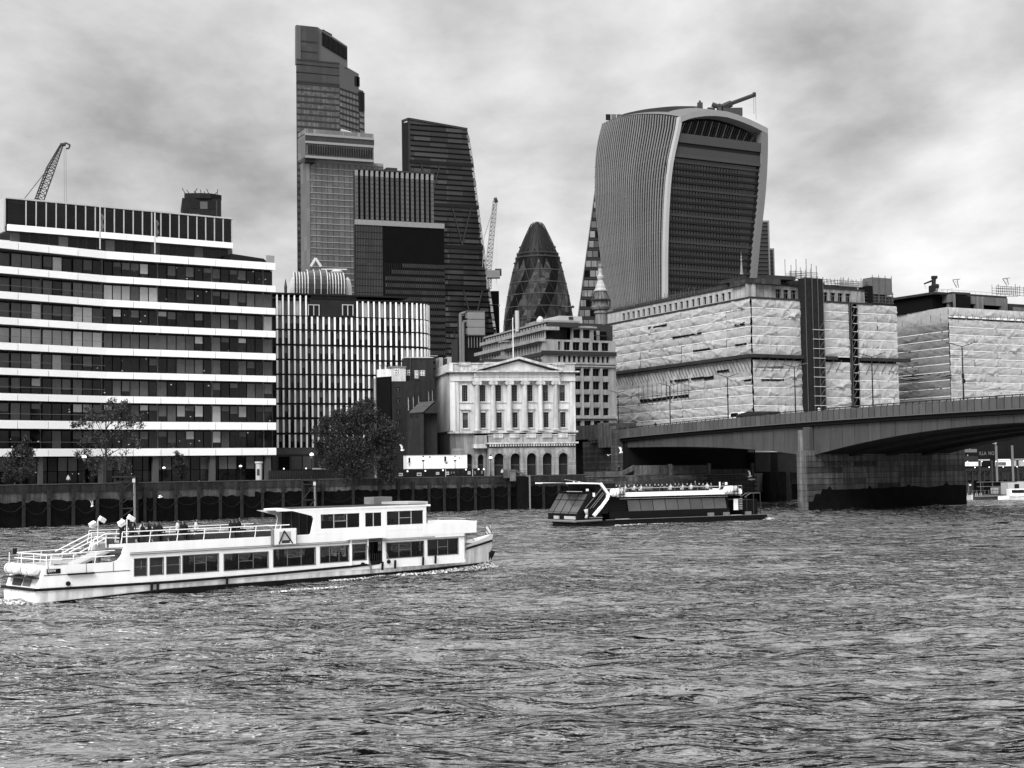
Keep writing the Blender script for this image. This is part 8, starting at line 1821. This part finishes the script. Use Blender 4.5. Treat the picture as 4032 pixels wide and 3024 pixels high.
MB().hexa([(xlo - .0 + .14, .05, zlo - .1), (xlo + .14, GB - .05, zlo - .1), (2.5, GB - .05, zlo - .1), (2.5, .05, zlo - .1), (xhi + .14, .05, zhi + .15), (xhi + .14, GB - .05, zhi + .15), (2.5, GB - .05, zhi + .15), (2.5, .05, zhi + .15)]).build('bow_cabin', blk2, db)
bx(db, 'white_strip', white, xhi - .1, xhi, 1.5, 5.2, zhi + .25, zhi + .35)
MB().prism([(xhi + .1, .2), (4.2, .2), (4.2, GB - .2), (xhi + .1, GB - .2)], zhi + .16, zhi + .3).build('wheelhouse_base', blk2, db)
bx(db, 'wheelhouse', core, .8, 4.0, .5, GB - .5, zhi + .3, roofz - .15)
u_, z_ = UZ5(1055, 345, -.1); bx(db, 'white_marker', white, u_ - .16, u_ + .16, -.12, -.05, z_ - .25, z_ + .25); u_, z_ = UZ5(940, 262, .3); bx(db, 'white_marker', white, u_ - .2, u_ + .2, .25, .35, z_ - .15, z_ + .15)
for (x0, y0_, x1, y1_) in ((905, 580, 1190, 235), (1035, 575, 1235, 320), (985, 590, 1215, 300)): a, b = UZ5(x0, y0_, -.05), UZ5(x1, y1_, -.05); MB().bar((a[0], -.05, a[1]), (b[0], -.05, b[1]), .04, 4).build('stair_rail', grey, db)
u0_, z0_ = UZ5(960, 745); bx(db, 'side_platform', grey, u0_, u0_ + 1.9, -.5, 0, z0_ - .06, z0_ + .04); 
u0_, z0_ = UZ5(905, 680, -.2); b = MB(); b.smooth = True; b.bar((u0_, -.35, z0_ + .6), (u0_ + .15, -.35, z0_ - .1), .3, 8, .16).bar((u0_ + .15, -.35, z0_ - .1), (u0_, -.35, z0_ - .55), .16, 8, .2); b.build('hanging_ropes', lgrey, db)
for (xa, xb, y) in ((730, 835, 432), (1725, 1815, 382)): a = UG(xa, y)[0]; b_ = UG(xb, y)[0]; bx(db, 'deck_plate', lgrey, a, b_, -.1, .5, zS + .02, zS + .1)
for x in (1555, 1690, 1880): u_ = UG(x, 385)[0]; bx(db, 'deck_locker', grey, u_ - .4, u_ + .4, .0, .45, zS, zS + .5)
u_, z_ = UG(1775, 300); bx(db, 'end_panel', white_old, u_ - .35, u_ + .35, .2, .35, UG(1775, 350)[1], UG(1775, 252)[1])
for i in range(7): z_ = UG(1812, 250 + i * 15)[1]; bx(db, 'stern_ladder_rung', lgrey, UG(1800, 300)[0], UG(1825, 300)[0], .1, .2, z_ - .04, z_ + .04)
u0_, u1_ = UG(1830, 250)[0], UG(2000, 250)[0]; bx(db, 'stern_house', blk2, u0_ + .4, u1_, 1.2, GB - 1.2, zS, UG(1900, 260)[1]); z_ = UG(1900, 203)[1]
MB().path([(u0_, .6, UG(1830, 235)[1]), (u0_ + .9, .6, z_), (u1_, .6, z_)], .05, 4).path([(lerp(u0_, u1_, .2), .6, UG(1830, 240)[1]), (lerp(u0_, u1_, .5), .6, z_)], .05, 4).build('stern_frame', grey, db)
for t in (.3, .65, 1.0): MB().bar((lerp(u0_, u1_, t), .6, zS), (lerp(u0_, u1_, t), .6, z_), .06, 4).build('stern_post', dark, db)
zt2 = UG(1000, 157)[1]
MB().bar((ua_ - 1.5, .1, zt2), (ub2, .1, zt2), .045, 5).bar((ua_, GB - .2, zt2), (ub2, GB - .2, zt2), .045, 5).build('deck_rail', lgrey, db)
for i in range(18): x_ = lerp(ua_, ub2, i / 17); MB().bar((x_, .1, zr1), (x_, .1, zt2), .03, 4).build('rail_post', grey, db)
random.seed(21)
n_p = 26; zdk2 = zr0 + .05
ORD = ['first', 'second', 'third', 'fourth', 'fifth', 'sixth', 'seventh', 'eighth', 'ninth', 'tenth', 'eleventh', 'twelfth', 'thirteenth', 'fourteenth', 'fifteenth']; cnt = [0, 0, 0]
for i in range(n_p):
    t = (i + .5) / n_p; x_ = lerp(ua_ + 1.5, ub2 - 2.2, t); ci = random.choice((0, 1, 2, 0, 2)); yy = 1.0 + (i * 37 % 5) * .9
    lab = ORD[cnt[ci]] + ' ' + ('dark-coated', 'grey-coated', 'pale-jacketed')[ci] + ' seated passenger from the left on the black boat top deck'
    if i == 22: lab = 'only standing passenger, near the rear of the black boat top deck'
    else: cnt[ci] += 1
    person('sit' if i != 22 else 'stand', ci, fG.w(x_, yy, zdk2 - (.30 if i != 22 else 0)), fG.rot + R(-90) + random.uniform(-.5, .5), lab, 'passengers on the black boat top deck', 1.05)
for x, y0_, y1_ in ((1625, 105, 160), (1680, 108, 130)): u_, za_ = UG(x, y1_, 4); zb_ = UG(x, y0_, 4)[1]; MB().bar((u_, 4, za_), (u_, 4, zb_), .12 if x < 1650 else .2, 6).build('stern_mast', white, db)
foam_strip(fline(fG, [(LG - 1, -.5, .3, .05), (LG + .5, .5, .7, .2), (LG + 2.5, 2, .8, .1)], 20), 1, 1); foam_strip(fline(fG, [(3, -.7, .12, .02), (8, -.9, .3, .08), (14, -.7, .12, .02)], 30), 1, 1)
# ================================================================== far bank bits seen under the bridge, gulls, pedestrians
pf = Fr(at('Z2', 1570, 500, 306), (.96, .28)); pf.o.z = 0
pn = thing('pontoon', 'cluttered mooring pontoon with railings and deck posts seen through the right bridge span', 'pontoon', fr=pf)
u = lambda x, o=0: pf.u('Z2', x, 400, o); z = lambda y, o=0: pf.z('Z2', 1900, y, o)
bx(pn, 'float', tide, u(1570), u(2600), 0, 6, -.5, z(480)); bx(pn, 'deck', dark, u(1570), u(2600), -.2, 6, z(480), z(470))
for i in range(26): x_ = lerp(u(1580), u(2500), i / 25); MB().bar((x_, -.1, z(480)), (x_, -.1, z(425 - 70 * (i % 3 == 0))), .05, 4).build('rail_post', grey, pn)
for y in (350, 392, 430): bx(pn, 'guard_rail', grey, u(1770), u(2400), -.1, -.02, z(y) - .05, z(y) + .05)
bx(pn, 'guard_rail', grey, u(1580), u(2300), -.1, -.02, z(432), z(429))
for i, x in enumerate((1600, 1675, 1715, 1750, 1765, 1790, 1805)): MB().bar((u(x), -.3, z(500)), (u(x), -.3, z(450)), .06, 4).build('mooring_post', lgrey, pn)
bx(pn, 'crate', lgrey, u(1940), u(1985), .5, 1.5, z(462), z(405)); bx(pn, 'crate', grey, u(2010), u(2065), .5, 1.5, z(462), z(398)); bx(pn, 'small_hut', dark, u(1690), u(1760), 1, 3, z(470), z(355)); bx(pn, 'sign', white, u(1725), u(1742), .9, .98, z(382), z(369))
# quayside building with lit terrace
qf = Fr(at('Z2', 1560, 250, 348), (.88, .47)); qf.o.z = 0
qb = thing('riverside_restaurant', 'dark quayside building with lit white awnings seen under the bridge at right', 'building', fr=qf)
u2 = lambda x: qf.u('Z2', x, 200); z2_ = lambda x, y: qf.z('Z2', x, y)
bx(qb, 'body', mat('dark_quay_wall', .01, .8, .4, .6), u2(1560), u2(2700), 1, 20, 5, z2_(1900, 0) + 4); bx(qb, 'terrace_wall', mat('terrace_grey', .03, .8, .3), u2(1560), u2(2700), -.5, 1, z2_(1900, 245), z2_(1900, 215))
for (xa, xb, ya, yb, m) in ((1570, 1788, 165, 205, white_old), (1925, 2065, 155, 205, white), (2088, 2200, 150, 205, lgrey), (1625, 1750, 45, 75, grey), (1625, 1755, 110, 155, MATS['terrace_grey']), (1930, 2060, 138, 152, white), (2100, 2200, 135, 142, lgrey), (1768, 1868, 140, 152, lgrey)):
    bx(qb, 'awning' if m in (white, white_old) else 'facade_panel', m, u2(xa), u2(xb), -.9, -.6, z2_(xa, yb), z2_(xa, ya))
for i, x in enumerate((1925, 2075, 1880, 1765, 2120)): bx(qb, 'column', grey if i in (0, 1) else dark, u2(x) - .25, u2(x) + .25, -1.2, -.95, 3, z2_(x, 10 if i < 2 else 150))
sgn = bx(qb, 'sign_panel', mat('grey_sign', .25, .6), u2(1940), u2(2012), -.98, -.92, z2_(1975, 197), z2_(1975, 166))
for body, x, y, s_, m in (('POSER', 1948, 190, .85, black), ('ILLA  NO.1', 1768, 100, 1.2, grey)):
    tcv = bpy.data.curves.new('sign_lettering', 'FONT'); tcv.body = body; tcv.size = s_; tcv.extrude = .01; tcv.materials.append(m); link('sign_lettering', tcv, qb, (u2(x), -1.02, z2_(x, y)), (R(90), 0, 0))
for i in range(12): x_ = lerp(u2(1580), u2(2300), i / 11); MB().lathe([(.02, -.14), (.14, 0), (.02, .14)], 8).build('lantern', lamp_m, qb, loc=(x_, -1.3, z2_(1900, 158 if i % 2 else 212)))
for i in range(14): x_ = lerp(u2(1590), u2(2300), i / 13); MB().bar((x_, -.9, 3), (x_, -.9, z2_(1900, 250)), .14, 5).bar((x_, -.9, z2_(1900, 270)), (x_ + 1.4, -.9, z2_(1900, 250)), .09, 4).build('timber_brace', MATS['terrace_grey'], qb)
# moored boats
def small_boat(c_, x, y, D_, L_, lab, m, cabin_=True, rz=.2):
    p = at(c_, x, y, D_); t = thing('moored_boat', lab, 'boat', loc=(p.x, p.y, 0), rotz=rz)
    mb = MB(); rows_ = []
    for i in range(9): t_ = i / 8; hw_ = 1.1 * math.sin(math.pi * min(1, t_ * .55 + .42)) * (1 if t_ > .1 else .9); xx = -L_ / 2 + L_ * (1 - t_); rows_.append([(xx, hw_, .75 + .35 * (1 - t_)), (xx, hw_ * .6, -.2), (xx, -hw_ * .6, -.2), (xx, -hw_, .75 + .35 * (1 - t_))])
    mb.grid(rows_); mb.build('hull', m, t); bx(t, 'gunwale', lgrey, -L_ / 2, L_ / 2 - .8, -1.05, -.95, .72, .8)
    if cabin_: MB().prism([(-L_ * .25, -.8), (L_ * .15, -.7), (L_ * .15, .7), (-L_ * .25, .8)], .7, 2.2).build('cabin', m, t); bx(t, 'cabin_window', glass_d, -L_ * .2, L_ * .1, -.86, -.8, 1.4, 2.0)
    return t
small_boat('Z2', 1642, 500, 300, 3.6, 'small pale dinghy moored by the pier foot', lgrey, False, -.5); small_boat('Z2', 2160, 500, 298, 8.5, 'white motor boat cut by the right picture edge', white_old, True, .1); small_boat('Z2', 1930, 490, 303, 9, 'dark low workboat moored at the pontoon', dark, False, .1)
hf = Fr(at('Z2', 2065, 490, 302), (1, .15)); hf.o.z = 0; ck = thing('boat_house_cabin', 'white cabin of a moored boat at the right edge', 'cabin', fr=hf); bx(ck, 'body', lgrey, 0, 3.6, 0, 3, .5, hf.z('Z2', 2065, 357)); bx(ck, 'window', glass_d, 1.4, 2.4, -.06, 0, hf.z('Z2', 2100, 410), hf.z('Z2', 2100, 370)); bx(ck, 'roof', lgrey, 3.5, 8, -.2, 3, hf.z('Z2', 2150, 360), hf.z('Z2', 2150, 350)); bx(ck, 'hull', dark, -.5, 9, -.3, 3.5, -.2, .6)
# truss stage under the left span
tf = Fr(at('D4', 1735, 760, 331), (.95, .3)); tf.o.z = 0; ts = thing('steel_gangway', 'dark steel truss gangway glimpsed beside the pier under the bridge', 'gangway', fr=tf)
ut_ = lambda x: tf.u('D4', x, 700); zt3 = lambda y: tf.z('D4', 1900, y); tsm = mat('truss_steel', .012, .6)
bx(ts, 'sheet_behind', mat('grey_backdrop_wall', .045, .8, .5, .7, streak=.3), ut_(1735), ut_(2120), 2.5, 3, zt3(745), zt3(615)); bx(ts, 'wrap_patch', sheet, ut_(1738), ut_(1850), 2.2, 2.4, zt3(688), zt3(640)); bx(ts, 'bottom_chord', tsm, ut_(1735), ut_(2110), -.2, .2, zt3(705), zt3(690))
for a, b in (((1740, 610), (2060, 720)), ((1870, 640), (1830, 745)), ((1870, 640), (1930, 745)), ((1870, 640), (1905, 745)), ((1870, 640), (2000, 720)), ((2050, 620), (2080, 700)), ((1990, 690), (1950, 745))): MB().bar((ut_(a[0]), 0, zt3(a[1])), (ut_(b[0]), 0, zt3(b[1])), .22, 5).build('truss_member', tsm, ts)
bx(ts, 'hanging_sign', lgrey, ut_(1990), ut_(2025), -.3, -.22, zt3(740), zt3(718))
# gulls
gm = mat('gull_white', .85, .6, .02)
def gull(c_, x, y, D_, kind, lab, rz=0, s_=1.0):
    t = thing('gull', lab, 'gull', loc=at(c_, x, y, D_), rotz=rz); t.scale = (s_,) * 3
    mb = MB(); mb.smooth = True; mb.bar((-.32, 0, 0), (-.1, 0, .06), .03, 8, .12).bar((-.1, 0, .06), (.15, 0, .07), .12, 8, .09).bar((.15, 0, .07), (.3, 0, .16), .08, 8, .07).bar((.3, 0, .16), (.4, 0, .14), .025, 6, .01); mb.build('body', gm, t)
    if kind == 'fly':
        for s2 in (-1, 1): MB().grid([[(-.12, 0, .1), (-.1, s2 * .35, .35), (-.25, s2 * .8, .25)], [(.14, 0, .1), (.15, s2 * .38, .36), (.0, s2 * .85, .24)]]).build('wing', gm, t)
    elif kind == 'up': 
        for s2 in (-1, 1): MB().grid([[(-.1, 0, .1), (-.15, s2 * .1, .6), (-.3, s2 * .2, .95)], [(.14, 0, .1), (.1, s2 * .15, .6), (-.1, s2 * .22, .9)]]).build('wing', gm, t)
    else: MB().bar((0, 0, -.2), (0, 0, 0), .02, 4).bar((-.35, .05, .06), (.1, .06, .1), .05, 6, .08).build('folded_wing', lgrey, t)
gull('E1', 1395, 132, 236, 'fly', 'white gull gliding before the dark river wall', .2, 1.1); gull('E1', 802, 210, 225, 'up', 'dim gull wheeling low before the wall at left', 1.2, 1.0); gull('Z7', 1083, 590, 296, 'up', 'bright gull flapping under the left end of the bridge', .5, 1.3); gull('Z7', 865, 640, 297, 'fly', 'gull near the abutment, dark below and white above', .9, .8); gull('Z3', 305, 95, 276, 'up', 'pale gull beside the big tree, above the hoarding', .3, 1.3); gull('D4', 1665, 835, 290, 'up', 'white gull perched upright on a ledge near the pier', .1, 1.3)
p = at('D4', 1680, 858, 291); bo = thing('marker_buoy', 'small white float under the perched gull', 'buoy', loc=p); MB().lathe([(.1, -.15), (.75, 0), (.6, .12), (.05, .2)], 10).build('float', gm, bo)
# pedestrians on the bridge
for (c_, x, y, ci, lab) in (('Z7', 1160, 130, 0, 'person in dark coat walking at the left end of the bridge'), ('Z7', 1190, 130, 1, 'person in grey walking just right of the first walker'), ('Z7', 1683, 60, 0, 'person in pointed dark hood crossing the bridge'), ('D3', 425, 1556, 2, 'person in white top on the bridge below the hoist tower'), ('D3', 1968, 1465, 0, 'dark figure on the bridge near the right picture edge'), ('Z7', 1072, 140, 0, 'dark walker beside the first bridge lamp')):
    u_, z_ = fBr.uz(c_, x, y, 1.4); person('walk', ci, fBr.w(u_, 1.4, z_ - 1.66), 2.7, lab, 'pedestrians on the bridge')
# walkers on the terrace
for (c_, x, y, D_, ci, lab) in (('C2', 540, 1100, 232, 2, 'pale walker on the left promenade'), ('Z3', 1435, 345, 284, 1, 'person in grey at the end of the hoarding'), ('Z3', 1760, 410, 283, 2, 'person in pale top sitting by the stair pier'), ('D4', 525, 740, 302, 0, 'dark figure standing by the wall under the bridge end')):
    p = at(c_, x, y, D_); person('walk', ci, (p.x, p.y, ZG if c_ != 'D4' else 6.3), .4, lab)
for (c_, x, y, D_, lab) in (('C2', 340, 1110, 231, 'green lifebuoy post on the left promenade'),): pass
# promenade railing clutter in front of the fin building
rl = thing('railing', 'dark railing and planters along the walkway below the fin building', 'railing', fr=Fr(at('C4', 150, 850, 262), (.8, .6))); rl.location.z = ZG
for i in range(22): MB().bar((i * .5, 0, 0), (i * .5, 0, 2.0), .05, 4).build('railing_bar', black, rl)
bx(rl, 'top_bar', black, 0, 10.6, -.05, .05, 1.95, 2.05); bx(rl, 'white_bar', lgrey, 8.6, 12.0, .5, .6, 2.1, 2.35); bx(rl, 'backing_board', dark, 0, 20, 1, 1.1, 0, 2.0)
for i in range(3): MB().lathe([(.02, -.14), (.14, 0), (.02, .14)], 8).build('bulkhead_light', lamp_m, rl, loc=(3 + i * 4.5, .9, 2.3))
# antennas on scene edges
print('objects', len(bpy.data.objects), 'meshes', len(bpy.data.meshes))

# lettering becomes plain mesh
bpy.context.view_layer.update(); dg = bpy.context.evaluated_depsgraph_get()
for o in [o for o in bpy.data.objects if o.type == 'FONT']:
    me = bpy.data.meshes.new_from_object(o.evaluated_get(dg)); n = link(o.name, me, o.parent); nm = o.name; n.matrix_basis = o.matrix_basis.copy(); bpy.data.objects.remove(o); n.name = nm
    if not me.materials: me.materials.append(black)
